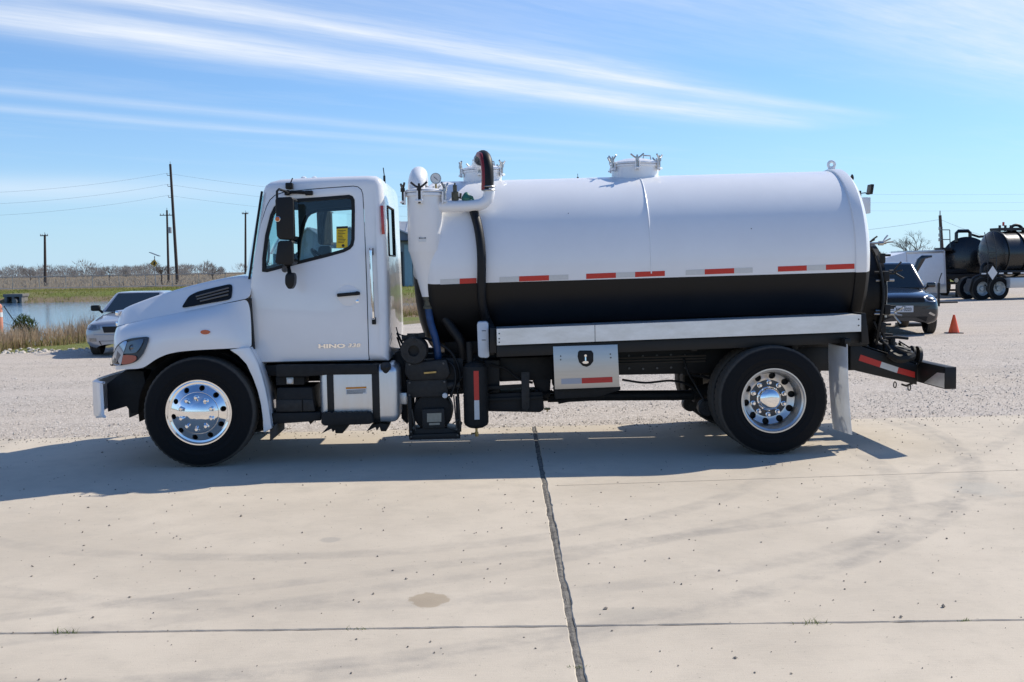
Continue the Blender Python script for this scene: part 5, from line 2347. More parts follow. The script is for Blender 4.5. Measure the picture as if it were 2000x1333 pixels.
m.prism(XZ([(530, 808), (626, 806), (626, 822), (605, 823), (606, 830), (603, 824), (532, 829)], .14), .14, .6, .004)
m.build('lower_shield', black_satin, truck)
# step plate in front of the fuel tank
m = MB()
m.prism(XZ([(628, 807), (722, 805), (726, 809), (729, 826), (722, 829), (633, 832), (627, 827)], .06), .06, .14, .006)
st = m.build('cab_step', black_satin, truck)
m = MB()
for k in range(9):
    xx = PY(632 + k * 10, 806, .1).x
    m.box(xx, xx + .025, .058, .14, PY(660, 806, .1).z, PY(660, 806, .1).z + .008)
m.build('step_grip', dark_iron, st)
st2 = truck.children
for q in ([(627, 848), (640, 834), (640, 827), (675, 827), (679, 832), (669, 847), (655, 847), (654, 838), (650, 845), (647, 838)],
          [(715, 844), (726, 830), (742, 827), (759, 830), (754, 843), (744, 843), (741, 834), (736, 842), (733, 835)]):
    m = MB()
    m.prism(XZ(q, .2), .2, .62, .003)
    m.build('tank_bracket', black_satin, truck)

# ---------- blower unit between cab and tank
m = MB()
c = PY(808, 686, .30)
m.lathe([(0, .28), (.125, .28), (.135, .25), (.135, .03), (.125, 0), (.055, 0), (.055, .06), (0, .06)], c, (0, 1, 0), 40)
bl_ = m.build('blower_inlet', M('cast_iron', (.026, .0245, .0225), .58, spec=.35, var=.25, vscale=25, bump=.2, bscale=70), truck)
cast = bl_.data.materials[0]
for k in range(6):
    a = k * math.pi / 3 + .4
    m = MB()
    p = c + Vector((math.cos(a) * .1, 0, math.sin(a) * .1))
    m.cyl(p, p + Vector((0, -.012, 0)), .011, 6)
    m.build('flange_bolt', dark_iron, bl_)
m = MB()
m.prism(XZ([(792, 690), (815, 708), (872, 702), (880, 730), (872, 742), (800, 745), (790, 730)], .34), .34, .7, .02)
m.prism(XZ([(793, 742), (872, 740), (876, 775), (795, 778)], .36), .36, .75, .015)
m.build('blower_casing', cast, truck)
m = MB()
c = PY(845, 805, .4)
m.lathe([(0, .3), (.19, .3), (.2, .26), (.2, .04), (.185, .0), (.12, -.01), (0, -.012)], c, (0, 1, 0), 40)
m.build('pump_housing', black_satin, truck)
m = MB()
m.prism(XZ([(824, 800), (868, 798), (869, 836), (825, 838)], .33), .33, .42, .008)
pb = m.build('pump_end_box', cast, truck)
for q, mt in (([(834, 808), (862, 807), (862, 824), (834, 825)], 'p'), ([(838, 827), (859, 826), (859, 830), (838, 831)], 'q')):
    m = MB()
    m.prism(XZ(q, .327), .326, .33)
    m.build('name_plate', M('plate_' + mt, (.30, .29, .24), .45, metal=.3, var=.1, vscale=40), pb)
m = MB()
# carrying cage
for q in ([(796, 775), (803, 775), (806, 858), (799, 858)], [(889, 775), (894, 775), (899, 852), (893, 854)], [(799, 850), (899, 846), (899, 857), (800, 860)]):
    m.prism(XZ(q, .32), .32, .36, .003)
for q in ([(796, 775), (803, 775), (806, 858), (799, 858)], [(889, 775), (894, 775), (899, 852), (893, 854)], [(799, 850), (899, 846), (899, 857), (800, 860)]):
    m.prism(XZ(q, .32), .75, .79, .003)
m.prism(XZ([(803, 842), (828, 836), (866, 836), (895, 842), (897, 858), (803, 859)], .36), .37, .75, .003)
cage = m.build('pump_cage', black_paint, truck)
m = MB()
for a, b in (((886, 772), (892, 838)), ((893, 770), (900, 835)), ((804, 800), (812, 842))):
    m.tube([PY(*a, .3), PY(*b, .3)], .008, 6)
m.tube([PY(884, 828, .3), PY(896, 820, .29), PY(902, 826, .3), PY(897, 840, .32)], .007, 6)
m.build('oil_lines', rubber, truck)
m = MB()
c = PY(869, 773, .3)
m.lathe([(0, .02), (.022, .02), (.027, .01), (.027, 0)], c, (0, -1, 0), 16)
m.build('oil_sight_cap', label_white, truck)
m = MB()
m.bar(PY(828, 729, .31), PY(852, 727, .31), .02, .016)
m.build('brass_tag', brass, truck)
m = MB()
m.prism(XZ([(854, 700), (905, 700), (905, 770), (855, 772)], .45), .45, .9, .01)
m.cyl(PY(865, 755, .42), PY(900, 752, .42), .05, 12, .01)
m.build('gear_case', cast, truck)
m = MB()
m.tube([PY(868, 622, .5), PY(885, 645, .48), PY(900, 668, .46), PY(905, 700, .5)], .05, 12, smooth_path=4)
m.build('discharge_hose', hose_black, truck)
m = MB()
m.cyl(PY(785, 662, .5), PY(830, 655, .5), .03, 10)
m.tube([PY(774, 640, .7), PY(778, 652, .6), PY(790, 656, .5), PY(800, 655, .48)], .006, 6, smooth_path=4)
m.box(PY(795, 655, .45).x, PY(830, 655, .45).x, .45, .5, PY(800, 660, .45).z, PY(800, 652, .45).z)
m.cyl(PY(806, 652, .46), PY(806, 664, .46), .05, 14)
m.build('air_line_bracket', dark_iron, truck)
m = MB()
m.prism(XZ([(770, 690), (792, 680), (796, 830), (784, 818), (780, 760)], .55), .55, .8, .01)
m.build('cab_rear_mount', black_satin, truck)
m = MB()
p0, p1 = PY(783, 768, .4), PY(795, 790, .4)
m.box(p0.x, p1.x, .4, .45, p1.z, p0.z, .004)
m.build('bright_tag', alu_plate, truck)

# silencer drum with tape
c0, c1_ = PY(928, 712, .30), PY(929.5, 833, .30)
L = c0.z - c1_.z
m = MB()
m.lathe([(0, .03), (.04, .025), (.09, .01), (.118, -.02), (.122, -.05), (.122, -L + .04), (.112, -L + .015), (.07, -L - .01), (.02, -L - .02), (0, -L - .02)], c0, (0, 0, 1), 32)
sil = m.build('silencer_drum', black_satin, truck)
m = MB()
m.cyl(c0 + Vector((-.05, .02, .0)), c0 + Vector((-.055, .02, .22)), .03, 12)
m.build('silencer_inlet', black_satin, sil)


def drum_tape(z0, z1, mat):
    m = MB()
    for k in range(4):
        a0_, a1_ = -.12 + k * .1, -.12 + (k + 1) * .1
        P_ = [c0 + Vector((math.sin(a) * .1235, -math.cos(a) * .1235, z)) for a, z in ((a0_, z0), (a0_, z1), (a1_, z1), (a1_, z0))]
        m.quad(*P_)
    m.build('reflective_tape', mat, sil, 60)


zt_ = PY(929, 725, .18).z - c0.z
zm_ = PY(929, 782, .18).z - c0.z
ze_ = PY(929, 820, .18).z - c0.z
drum_tape(zm_, zt_, tape_red)
drum_tape(ze_, zm_ - .001, tape_white)
m = MB()
d0 = Vector((c0.x, c0.y, c0.z - L - .02))
m.cyl(d0, d0 + Vector((0, 0, -.035)), .012, 8)
m.cyl(d0 + Vector((0, 0, -.035)), d0 + Vector((.004, 0, -.08)), .018, 8)
m.tube([d0 + Vector((0, 0, -.05)), d0 + Vector((-.05, 0, -.05)), d0 + Vector((-.05, 0, -.065))], .008, 6)
m.build('drain_cock', brass, sil)
# white oil reservoir
m = MB()
m.prism(XZ([(931.5, 634), (934, 629), (950, 628.5), (954, 632), (956, 697), (951, 700), (938, 699), (934, 696)], .2), .2, .34, .012)
res = m.build('oil_reservoir', grey_plastic, truck)
for py in (646, 664):
    m = MB()
    m.prism(XZ([(941, py), (949, py), (949, py + 1.2), (941, py + 1.2)], .197), .196, .2)
    m.build('level_mark', ink, res)

# hydraulic tank and brackets behind the drum
m = MB()
m.prism(XZ([(950, 770), (1060, 765), (1063, 800), (1055, 806), (953, 804)], .4), .4, .85, .012)
m.prism(XZ([(946, 704), (976, 704), (976, 768), (946, 768)], .42), .42, .8, .01)
m.build('hydraulic_tank', black_satin, truck)
for q in ([(950, 755), (1020, 751), (1020, 758), (950, 762)], [(950, 779), (1060, 774), (1060, 779), (950, 784)]):
    m = MB()
    m.prism(XZ(q, .36), .36, .40, .003)
    m.build('tank_rib', M('rib_grey', (.02, .02, .019), .6, spec=.2) if 'rib_grey' not in bpy.data.materials else bpy.data.materials['rib_grey'], truck)
m = MB()
m.prism(XZ([(1018, 727), (1034, 727), (1034, 795), (1030, 803), (1021, 803), (1019, 795)], .34), .34, .37, .003)
brk = m.build('slotted_bracket', dark_iron, truck)
for py in (735, 742, 778, 790):
    m = MB()
    c = PY(1026, py, .34)
    m.cyl(c, c + Vector((0, -.004, 0)), .008, 8)
    m.build('bracket_bolt', ink, brk)
m = MB()
m.prism(XZ([(976, 700), (1078, 697), (1080, 742), (976, 746)], .5), .5, .8, .008)
m.prism(XZ([(1040, 742), (1076, 740), (1074, 775), (1062, 780), (1058, 770), (1048, 766)], .5), .5, .8, .008)
m.build('valve_block', black_satin, truck)
m = MB()
c = PY(1063, 799, .45)
m.cyl(c, c + Vector((.06, 0, 0)), .012, 8)
m.cyl(c + Vector((.03, 0, 0)), c + Vector((.03, 0, -.03)), .007, 8)
m.build('drain_tap', brass, truck)
# long cross pipe under the frame and brake lines
m = MB()
m.tube([PY(1070, 778, .75), PY(1120, 776, .75), PY(1180, 772, .75)], .045, 10)
m.tube([PY(1090, 785, .6), PY(1110, 781, .6), PY(1150, 779, .6)], .025, 8)
m.build('transfer_pipe', black_satin, truck)
for k in range(3):
    m = MB()
    m.tube([(1.8, .74 - .02 * k, .86 + .03 * k), (3.2, .74 - .02 * k, .84 + .03 * k), (5.0, .74 - .02 * k, .86 + .03 * k)], .01, 6)
    m.build('air_line', rubber, truck)

# ---------- small fittings that break up the dark underside
bolt_mat = M('bolt_grey', (.10, .10, .10), .45, metal=.6, var=.3, vscale=50)
for k in range(26):
    x = 1.75 + k * .145
    if 4.9 < x < 6.1:
        continue
    for z in (.79, .92):
        m = MB()
        m.cyl((x, .77, z + .004 * (k % 3)), (x, .757, z + .004 * (k % 3)), .012, 6)
        m.build('frame_bolt', bolt_mat, truck)
def hose(pts, r, mat=hose_black, name='service_hose'):
    m = MB()
    m.tube([PY(*q) for q in pts], r, 8, smooth_path=5)
    m.build(name, mat, truck)
hose([(776, 652, .75), (784, 668, .6), (800, 700, .5), (816, 752, .45), (812, 790, .42)], .012)
hose([(776, 660, .8), (790, 690, .6), (842, 742, .42), (880, 760, .4), (905, 735, .38)], .010)
hose([(820, 658, .5), (850, 668, .44), (882, 690, .42), (898, 730, .4), (893, 768, .38)], .014)
hose([(870, 705, .42), (886, 716, .38), (890, 745, .36), (880, 776, .36)], .016)
hose([(905, 772, .42), (930, 780, .44), (960, 765, .4), (985, 756, .38)], .012)
hose([(958, 712, .4), (990, 722, .42), (1012, 740, .38), (1040, 748, .42)], .013)
hose([(1042, 760, .45), (1060, 770, .45), (1078, 764, .5)], .014)
hose([(1215, 742, .72), (1260, 748, .7), (1310, 744, .72), (1345, 752, .75), (1362, 770, .8)], .011)
hose([(1335, 700, .7), (1345, 730, .66), (1358, 752, .66), (1375, 782, .62)], .012)
for q, Y_ in (((800, 748), .335), ((868, 746), .335), ((800, 772), .335), ((868, 770), .335), ((800, 712), .335), ((866, 710), .335), ((803, 853), .315), ((894, 850), .315), ((803, 843), .315), ((892, 838), .315)):
    c = PY(*q, Y_ + .02)
    m = MB()
    m.cyl(c, c + Vector((0, -.02, 0)), .011, 6)
    m.build('casing_bolt', bolt_mat, truck)
for px, py in ((1110, 417), (1467.5, 447)):
    p_ = on_tank(px, py, .001)
    m = MB()
    m.lathe([(0, .0015), (.004, .0015), (.0055, 0)], p_, p_ - (C0 + AX * (p_ - C0).dot(AX)), 8)
    m.build('paint_chip', ink, tank)
m = MB()
c = PY(1637, 668, .3)
m.box(c.x - .012, c.x + .004, .04, .58, c.z - .035, c.z - .005, .003)
m.build('flap_bolt_bar', dark_iron, truck)

# denser fittings at the tail: handwheel, elbows, brackets and a sight hose beside the hatch
def ring(c, ax, r, t, name, mat):
    a_, u_, v_ = basis(ax)
    m = MB()
    m.tube([c + (u_ * math.cos(q) + v_ * math.sin(q)) * r for q in np.linspace(0, 2 * math.pi, 25)], t, 6, caps=False)
    for q in (0, 2.1, 4.2):
        m.tube([c, c + (u_ * math.cos(q) + v_ * math.sin(q)) * r], t * .8, 5)
    m.build(name, mat, truck)
ring(PY(1765, 683, .62), (.3, -.2, 1), .085, .011, 'valve_handwheel', dark_iron)
ring(PY(1728, 668, .95), (.2, -.3, 1), .07, .010, 'valve_handwheel', dark_iron)
def tail_hose(pts, r, name='tail_hose', mat=hose_black):
    m = MB()
    m.tube([PY(*q) for q in pts], r, 8, smooth_path=5)
    m.build(name, mat, truck)
tail_hose([(1712, 500, .62), (1722, 540, .58), (1725, 590, .56), (1716, 640, .6), (1712, 672, .7)], .016)
tail_hose([(1736, 690, .7), (1752, 700, .66), (1770, 700, .66), (1782, 694, .7)], .045, 'discharge_elbow', black_satin)
tail_hose([(1702, 655, .9), (1716, 664, .8), (1730, 672, .75), (1742, 688, .72)], .013)
for (a, b) in (((1706, 628), (1722, 668)), ((1716, 628), (1728, 662))):
    m = MB()
    m.bar(PY(*a, .8), PY(*b, .8), .05, .02)
    m.build('hatch_bracket', dark_iron, truck)
for px, py in ((1730, 505), (1738, 540), (1740, 605), (1731, 640)):
    c = PY(px - 8, py, .66)
    m = MB()
    m.box(c.x - .03, c.x + .03, c.y - .03, c.y + .03, c.z - .05, c.z + .05, .006)
    m.cyl(c + Vector((.0, 0, .03)), c + Vector((.09, 0, .03)), .012, 8)
    m.build('hatch_dog', black_satin, truck)

# ------------------------------------------------------------------ surroundings
shed_wall = M('shed_wall', (.20, .23, .26), .55, metal=.2, var=.12, vscale=.6, stretch=(8, 8, .3))
shed_roof = M('shed_roof', (.42, .44, .46), .45, metal=.4, var=.1, vscale=.5)
shed_dark = M('shed_dark', (.03, .035, .04), .6)
shed_blue = M('shed_blue', (.25, .38, .46), .5, var=.08)
galv = M('galvanised', (.36, .37, .37), .5, metal=.6, var=.15, vscale=3)


def gable_shed(pl, pr, papex, pbase, Y, depth, label):
    """gable front facing the viewer; pl/pr eave pixels, papex apex pixel"""
    e0, e1, ap = PY(*pl, Y), PY(*pr, Y), PY(*papex, Y)
    zb_ = ground_z((e0.x + e1.x) / 2, Y) - .1
    root = empty('metal_shed', ((e0.x + e1.x) / 2, Y, zb_), label=label, cat='shed')
    ox, oy, oz = root.location
    m = MB()
    m.prism([(e0.x - ox, 0), (e1.x - ox, 0), (e1.x - ox, e1.z - oz), (ap.x - ox, ap.z - oz), (e0.x - ox, e0.z - oz)], 0, depth)
    m.build('wall', shed_wall, root, 0)
    n = int((e1.x - e0.x) / .55)
    m = MB()
    for k in range(n):
        x = e0.x - ox + (k + .5) * (e1.x - e0.x) / n
        t = (x + ox - e0.x) / (ap.x - e0.x) if x + ox < ap.x else (e1.x - x - ox) / (e1.x - ap.x)
        zt = e0.z + (ap.z - e0.z) * t - oz if x + ox < ap.x else e1.z + (ap.z - e1.z) * t - oz
        m.box(x - .04, x + .04, -.035, 0, 0, zt - .1)
    tag(m.build('wall_rib', shed_wall, root, 0), kind='stuff')
    for a, b in ((e0, ap), (e1, ap)):
        d = Vector((b.x - a.x, 0, b.z - a.z))
        nrm = Vector((-d.z, 0, d.x)).normalized()
        if nrm.z < 0:
            nrm = -nrm
        a2 = Vector((a.x - ox, 0, a.z - oz)) - d * .05
        b2 = Vector((b.x - ox, 0, b.z - oz))
        m = MB()
        m.prism([(a2.x, a2.z), (b2.x, b2.z), (b2.x + nrm.x * .08, b2.z + nrm.z * .08), (a2.x + nrm.x * .08, a2.z + nrm.z * .08)], -.35, depth + .3)
        rf = m.build('roof', shed_roof, root, 0)
        for k in range(int(depth / .8)):
            m = MB()
            y = -.2 + k * .8
            m.bar((a2.x + nrm.x * .1, y, a2.z + nrm.z * .1), (b2.x + nrm.x * .1, y, b2.z + nrm.z * .1), .07, .05)
            m.build('roof_seam', shed_roof, rf, 0)
    return root


SY = 88
s1 = gable_shed((560, 478), (641, 472), (603, 446), 566, SY, 14, 'left grey metal shed seen through the cab window')
s2 = gable_shed((643, 471), (722, 468), (682, 445), 566, SY, 14, 'middle grey metal shed seen behind the yellow window sticker')
s3 = gable_shed((724, 467), (812, 464), (757, 441), 566, SY, 14, 'grey metal shed with dark door between cab and tank')
# dark doorway and pale door leaf on the third shed
o = s3.location
a, b = PY(781, 492, SY - .1), PY(788, 563, SY - .1)
m = MB()
m.box(a.x - o.x, b.x - o.x, -.08, .1, 0, a.z - o.z)
m.build('doorway', shed_dark, s3, 0)
a, b = PY(789, 478, SY - .1), PY(806, 560, SY - .1)
m = MB()
m.box(a.x - o.x, b.x - o.x, -.1, .1, .1, a.z - o.z, .02)
m.build('door_leaf', shed_blue, s3, 0)
a = PY(780, 470, SY - .1)
m = MB()
m.box(a.x - o.x, a.x - o.x + 2.2, -1.2, .0, a.z - o.z - .1, a.z - o.z, .02)
m.build('door_canopy', shed_dark, s3, 0)


def long_shed(p0, p1, ye, Y0, Y1, label):
    a, b = PY(*p0, Y1), PY(*p1, Y1)
    zb_ = ground_z(a.x, Y0) - .1
    root = empty('long_metal_shed', ((a.x + b.x) / 2, Y0, zb_), label=label, cat='shed')
    ox, oy, oz = root.location
    h = a.z - oz
    he = h - 2.6
    m = MB()
    m.box(a.x - ox, b.x - ox, 0, (Y1 - Y0) * 2, 0, he)
    m.build('wall', shed_wall, root, 0)
    m = MB()
    L = (b.x - a.x) / 2
    for s in (0, 1):
        y0, y1 = (-.4, Y1 - Y0) if s == 0 else ((Y1 - Y0) * 2 + .4, Y1 - Y0)
        m.quad((-L - .3, y0, he - .1), (L + .3, y0, he - .1), (L + .3, y1, h), (-L - .3, y1, h))
    rf = m.build('roof', shed_roof, root, 0)
    n = int(2 * L / .85)
    for k in range(n + 1):
        x = -L + 2 * L * k / n
        m = MB()
        m.bar((x, -.4, he - .05), (x, Y1 - Y0, h + .05), .09, .06)
        m.build('roof_seam', shed_roof, rf, 0)
    return root


long_shed((556, 451), (722, 448), 470, 103, 110, 'long grey seamed roof behind the gable sheds')
long_shed((700, 434.5), (830, 432), 455, 104, 112, 'higher long shed roof just behind the gap between cab and tank')

# ---------- chain link fence
FY = 103
pxs = [24.6 + 52 * k for k in range(-3, 22)]
fx = [PY(p, 552, FY).x for p in pxs]
fence = empty('chain_link_fence', ((fx[0] + fx[-1]) / 2, FY, ground_z(-30, FY)), label='low chain link fence with thin posts on the far bank', cat='fence')
ox, oy, oz = fence.location
FH = 1.42
for x in fx:
    m = MB()
    m.cyl((x - ox, 0, -.1), (x - ox, 0, FH + .04), .035, 8)
    m.build('post', galv, fence)
m = MB()
m.cyl((fx[0] - ox, 0, FH), (fx[-1] - ox, 0, FH), .028, 8)
m.build('top_rail', galv, fence)
wm = bpy.data.materials.new('wire_mesh')
wm.use_nodes = True
nt = wm.node_tree
bs = nt.nodes['Principled BSDF']
bs.inputs['Base Color'].default_value = (.30, .30, .29, 1)
tcn = nt.nodes.new('ShaderNodeTexCoord')
sp_ = nt.nodes.new('ShaderNodeSeparateXYZ')
nt.links.new(tcn.outputs['Object'], sp_.inputs[0])
u1 = nmath(nt, 'ADD', sp_.outputs[0], sp_.outputs[2])
u2 = nmath(nt, 'SUBTRACT', sp_.outputs[0], sp_.outputs[2])
w1 = nmath(nt, 'LESS_THAN', nmath(nt, 'FRACT', nmath(nt, 'MULTIPLY', u1, 9.0)), .09)
w2 = nmath(nt, 'LESS_THAN', nmath(nt, 'FRACT', nmath(nt, 'MULTIPLY', u2, 9.0)), .09)
nt.links.new(nmath(nt, 'MAXIMUM', w1, w2), bs.inputs['Alpha'])
mesh('wire_mesh', [(fx[0] - ox, -.04, 0), (fx[-1] - ox, -.04, 0), (fx[-1] - ox, -.04, FH), (fx[0] - ox, -.04, FH)], [(0, 1, 2, 3)], wm, fence, 0)


# ---------- utility poles and wires
def utility_pole(pb, pt, Y, r, label, arms=(), stand=(), box=None, name='utility_pole'):
    b, t = PY(*pb, Y), PY(*pt, Y)
    gz = ground_z(b.x, Y)
    d = (t - b)
    b = b + d * ((gz - .3 - b.z) / d.z)
    root = empty(name, b, label=label, cat='utility pole')
    m = MB()
    m.tube([(0, 0, 0), (t - b) * .5, t - b], [r, r * .85, r * .68], 12)
    m.build('shaft', bark_mat, root)
    m = MB()
    m.cyl(t - b, t - b + Vector((0, 0, .35)), .04, 6)
    m.build('pole_pin', galv, root)
    ends = []
    for (py, w) in arms:
        u = (py - pb[1]) / (pt[1] - pb[1])
        c = PY(pb[0] + (pt[0] - pb[0]) * u, py, Y) - b
        m = MB()
        m.box(c.x - w, c.x + w, c.y - r - .1, c.y - r, c.z - .06, c.z + .06)
        arm = m.build('cross_arm', bark_mat, root)
        for s in (-.9, -.45, .45, .9):
            m = MB()
            m.lathe([(.05, 0), (.06, .08), (.04, .16), (.05, .2), (0, .22)], (c.x + s * w, c.y - r - .05, c.z + .06), (0, 0, 1), 8)
            m.build('insulator', galv, arm)
    for py in stand:
        u = (py - pb[1]) / (pt[1] - pb[1])
        c = PY(pb[0] + (pt[0] - pb[0]) * u, py, Y) - b
        m = MB()
        m.tube([(c.x, c.y, c.z), (c.x - .5, c.y, c.z), (c.x - .55, c.y, c.z + .3)], .05, 6)
        m.build('standoff_insulator', galv, root)
        ends.append(b + Vector((c.x - .55, c.y, c.z + .3)))
    if box:
        c = PY(*box, Y) - b
        m = MB()
        m.cyl(c + Vector((0, -.1, -.45)), c + Vector((0, -.1, .45)), .28, 12, .03)
        m.build('transformer', galv, root)
    return root, ends


wire_mat = M('wire', (.22, .24, .26), .6)


def wire(a, b, sag, label, r=.011, n=24):
    pts = []
    for k in range(n + 1):
        t = k / n
        p = a.lerp(b, t)
        pts.append(Vector((p.x, p.y, p.z - sag * 4 * t * (1 - t))))
    m = MB()
    org = pts[0]
    m.tube([p - org for p in pts], r, 5)
    o_ = m.build('power_line', wire_mat, None)
    o_.location = org
    return tag(o_, label, 'wire')


pB, eB = utility_pole((347, 557), (332.5, 321), 140, .24, 'tall leaning wooden pole rising above the truck hood', stand=(343, 364.5, 386))
pC, eC = utility_pole((1180, 545), (1172, 357), 178, .24, 'wooden pole standing behind the white tank', stand=(372, 389, 405))
names = ('top', 'middle', 'lowest')
far_l = [PY(-560, 352 + 24 * k, 118) for k in range(3)]
far_r = [PY(2360, 372 + 15.5 * k, 215) for k in range(3)]
for k in range(3):
    wire(eB[k], far_l[k], 2.2, f'{names[k]} wire running left from the tall leaning pole')
    wire(eB[k], eC[k], 2.4, f'{names[k]} wire running right from the tall leaning pole')
    wire(eC[k], far_r[k], 1.0, f'{names[k]} of the level wires in the sky right of the tank')
utility_pole((329.5, 553), (326, 411), 150, .2, 'shorter wooden pole with transformer beside the leaning pole', arms=((421, 1.0),), box=(332, 450))
utility_pole((88.5, 558), (87.5, 459), 144, .22, 'lone wooden pole with small cross arm at the far left', arms=((461, .55),))
utility_pole((479.5, 552), (479.5, 416), 160, .2, 'wooden pole showing just ahead of the windshield', arms=((418, .5),))
pR, _ = utility_pole((1843, 545), (1836, 421), 70, .16, 'dark wooden pole above the white trailer on the right')
c = pR.location
m = MB()
for z, r_ in ((4.6, .13), (4.1, .1), (3.75, .12)):
    m = MB()
    m.box(-.45, -.2, -.1, .1, z - .12, z + .12, .02)
    m.build('meter_box', galv, pR)
pt = PY(1836, 429, 70)
wire(pt, PY(1560, 461, 72), .15, 'wire sagging from the right pole towards the tank', .009)
wire(pt, PY(2080, 506, 72), .25, 'wire dropping from the right pole behind the black tanks', .009)


# ---------- bare trees
def bare_tree(base, height, seed, label, spread=.55, levels=6, r0=.09):
    rd_ = random.Random(seed)
    root = empty('bare_tree', base, label=label, cat='tree')
    trunk, crown = MB(), MB()

    def grow(p, d, L, r, lev):
        q = p + d * L
        mid = p + d * L * .5 + Vector((rd_.gauss(0, .05), rd_.gauss(0, .05), 0)) * L
        (trunk if lev < 2 else crown).tube([p, mid, q], [r, r * .85, r * .7], 5 if lev < 3 else 3, caps=False)
        if lev >= levels:
            return
        for _ in range(3 if lev < 4 else 2 + (rd_.random() < .5)):
            nd = (d + Vector((rd_.gauss(0, spread), rd_.gauss(0, spread), rd_.gauss(.12, .28)))).normalized()
            grow(q if rd_.random() < .6 else p.lerp(q, .7), nd, L * rd_.uniform(.6, .85), r * .6, lev + 1)
    grow(Vector((0, 0, -.1)), Vector((0, 0, 1)), height * .27, r0, 0)
    trunk.build('trunk', bark_mat, root)
    crown.build('crown', twig_mat, root, 0)
    return root


p = PY(1783, 520, 100)
bare_tree((p.x, 100, ground_z(p.x, 100)), 5.6, 3, 'round leafless tree rising behind the white trailer', .5, 6, .13)
p = PY(317, 555, 135)
bare_tree((p.x, 135, ground_z(p.x, 135)), 4.8, 5, 'leafless spreading tree beside the pole with transformer', .75, 5, .12)
for (px, Y_, h_, sd, lab) in ((415, 190, 4.6, 8, 'leafless tree in the scrub just left of the hood top'), (60, 200, 4.2, 9, 'leafless tree left of the lone pole'),
                              (215, 205, 4.4, 12, 'leafless tree in the scrub above the silver car')):
    p = PY(px, 545, Y_)
    bare_tree((p.x, Y_, ground_z(p.x, Y_)), h_, sd, lab, .7, 5, .1)

# ---------- solar warning sign
SYs = 112
p = PY(304, 556, SYs)
p.z = ground_z(p.x, SYs)
sign = empty('warning_sign', p, label='yellow warning sign with solar panel on a thin post', cat='sign')
h = PY(302, 497, SYs).z - p.z
m = MB()
m.cyl((0, 0, 0), (0, 0, h - .2), .05, 8)
m.build('post', galv, sign)
m = MB()
sz = .55
m.prism([(-sz, h - 1.05), (0, h - 1.05 - sz * .7), (sz * .6, h - 1.05), (0, h - 1.05 + sz * .9)], -.06, -.04)
fc = m.build('sign_face', M('sign_yellow', (.55, .34, .05), .5, var=.1), sign)
m = MB()
m.prism([(-.16, h - 1.2), (.0, h - 1.25), (.1, h - .95), (-.05, h - .8)], -.075, -.065)
m.build('sign_symbol', ink, fc)
m = MB()
m.bar((-.5, 0, h + .22), (.55, 0, h - .22), .8, .05)
m.build('solar_panel', M('solar', (.012, .014, .02), .2), sign)

# ---------- culvert box on the far bank
p = PY(25, 586, 84)
cul = empty('culvert_box', (p.x, 84, ground_z(p.x, 84) - .05), rz=0, label='weathered grey concrete culvert box at the pond far edge', cat='culvert')
cm = M('old_concrete', (.16, .15, .135), .9, var=.35, vscale=3, bump=.4, bscale=9)
m = MB()
m.box(-.85, .85, 0, 1.4, .62, .88, .03)
m.build('top_slab', cm, cul)
for x in (-.75, -.1, .55):
    m = MB()
    m.box(x, x + .22, 0, 1.3, 0, .66, .02)
    m.build('pier', cm, cul)
m = MB()
m.cyl((.25, -.3, .25), (.25, 1.0, .25), .22, 14)
m.build('drain_pipe', cm, cul)

# ---------- bollard, chain and bucket at the left edge
p = PZ(1, 677, -.09)
bol = empty('bollard', (p.x, p.y, -.09), label='orange painted steel bollard at the left edge', cat='bollard')
m = MB()
m.lathe([(0, 0), (.095, 0), (.095, 1.1), (.085, 1.15), (.04, 1.19), (0, 1.2)], (0, 0, 0), (0, 0, 1), 20)
m.build('pipe', M('bollard_orange', (.55, .16, .08), .6, var=.2, vscale=4, col2=(.66, .30, .20)), bol)
m = MB()
m.lathe([(.098, .82), (.098, .95)], (0, 0, 0), (0, 0, 1), 20)
m.build('reflective_band', label_white, bol)
p2 = PZ(6, 678, -.09)
bk = empty('bucket', (p2.x + .03, p2.y - .12, -.09), label='white plastic bucket at the foot of the orange bollard', cat='bucket')
m = MB()
m.lathe([(0, .01), (.12, 0), (.125, .02), (.15, .34), (.16, .345), (.16, .375), (.14, .38), (.12, .03), (0, .03)], (0, 0, 0), (0, 0, 1), 24)
m.build('pail', label_white, bk)
m = MB()
m.tube([(.155 * math.cos(t), .155 * math.sin(t) * .3 - .1, .3 - .12 * math.sin(t)) for t in np.linspace(0, math.pi, 12)], .005, 5)
m.build('bail', steel, bk)
a = PY(8, 599, p.y)
q = PZ(47, 648, -.05)
m = MB()
m.tube([Vector((0, 0, 0)), (q - a) * .5 + Vector((0, 0, -.06)), q - a], .016, 6, smooth_path=5)
ch = m.build('chain', dark_iron, None)
ch.location = a
tag(ch, 'dark chain hanging from the orange bollard towards the bank', 'chain')

# ---------- shrub by the bollard
p = PZ(32, 668, -.1)
shr = empty('green_shrub', (p.x, p.y + .6, -.12), label='low green shrub beside the orange bollard', cat='shrub')
n = 900
th, ph = rng.uniform(0, 6.283, n), np.arccos(rng.uniform(-.1, 1, n))
rr = rng.random(n) ** .4
P_ = np.stack([.42 * rr * np.sin(ph) * np.cos(th), .4 * rr * np.sin(ph) * np.sin(th), .08 + .72 * rr * np.cos(ph)], 1)
blades('foliage', P_, rng.uniform(.06, .14, n), rng.uniform(.012, .028, n), leaf_mat, kind=None, lean=.9, parent=shr)
m = MB()
for k in range(6):
    m.tube([(0, 0, 0), (random.gauss(0, .12), random.gauss(0, .12), .3), (random.gauss(0, .25), random.gauss(0, .25), .6)], [.015, .01, .005], 5)
m.build('stems', bark_mat, shr)
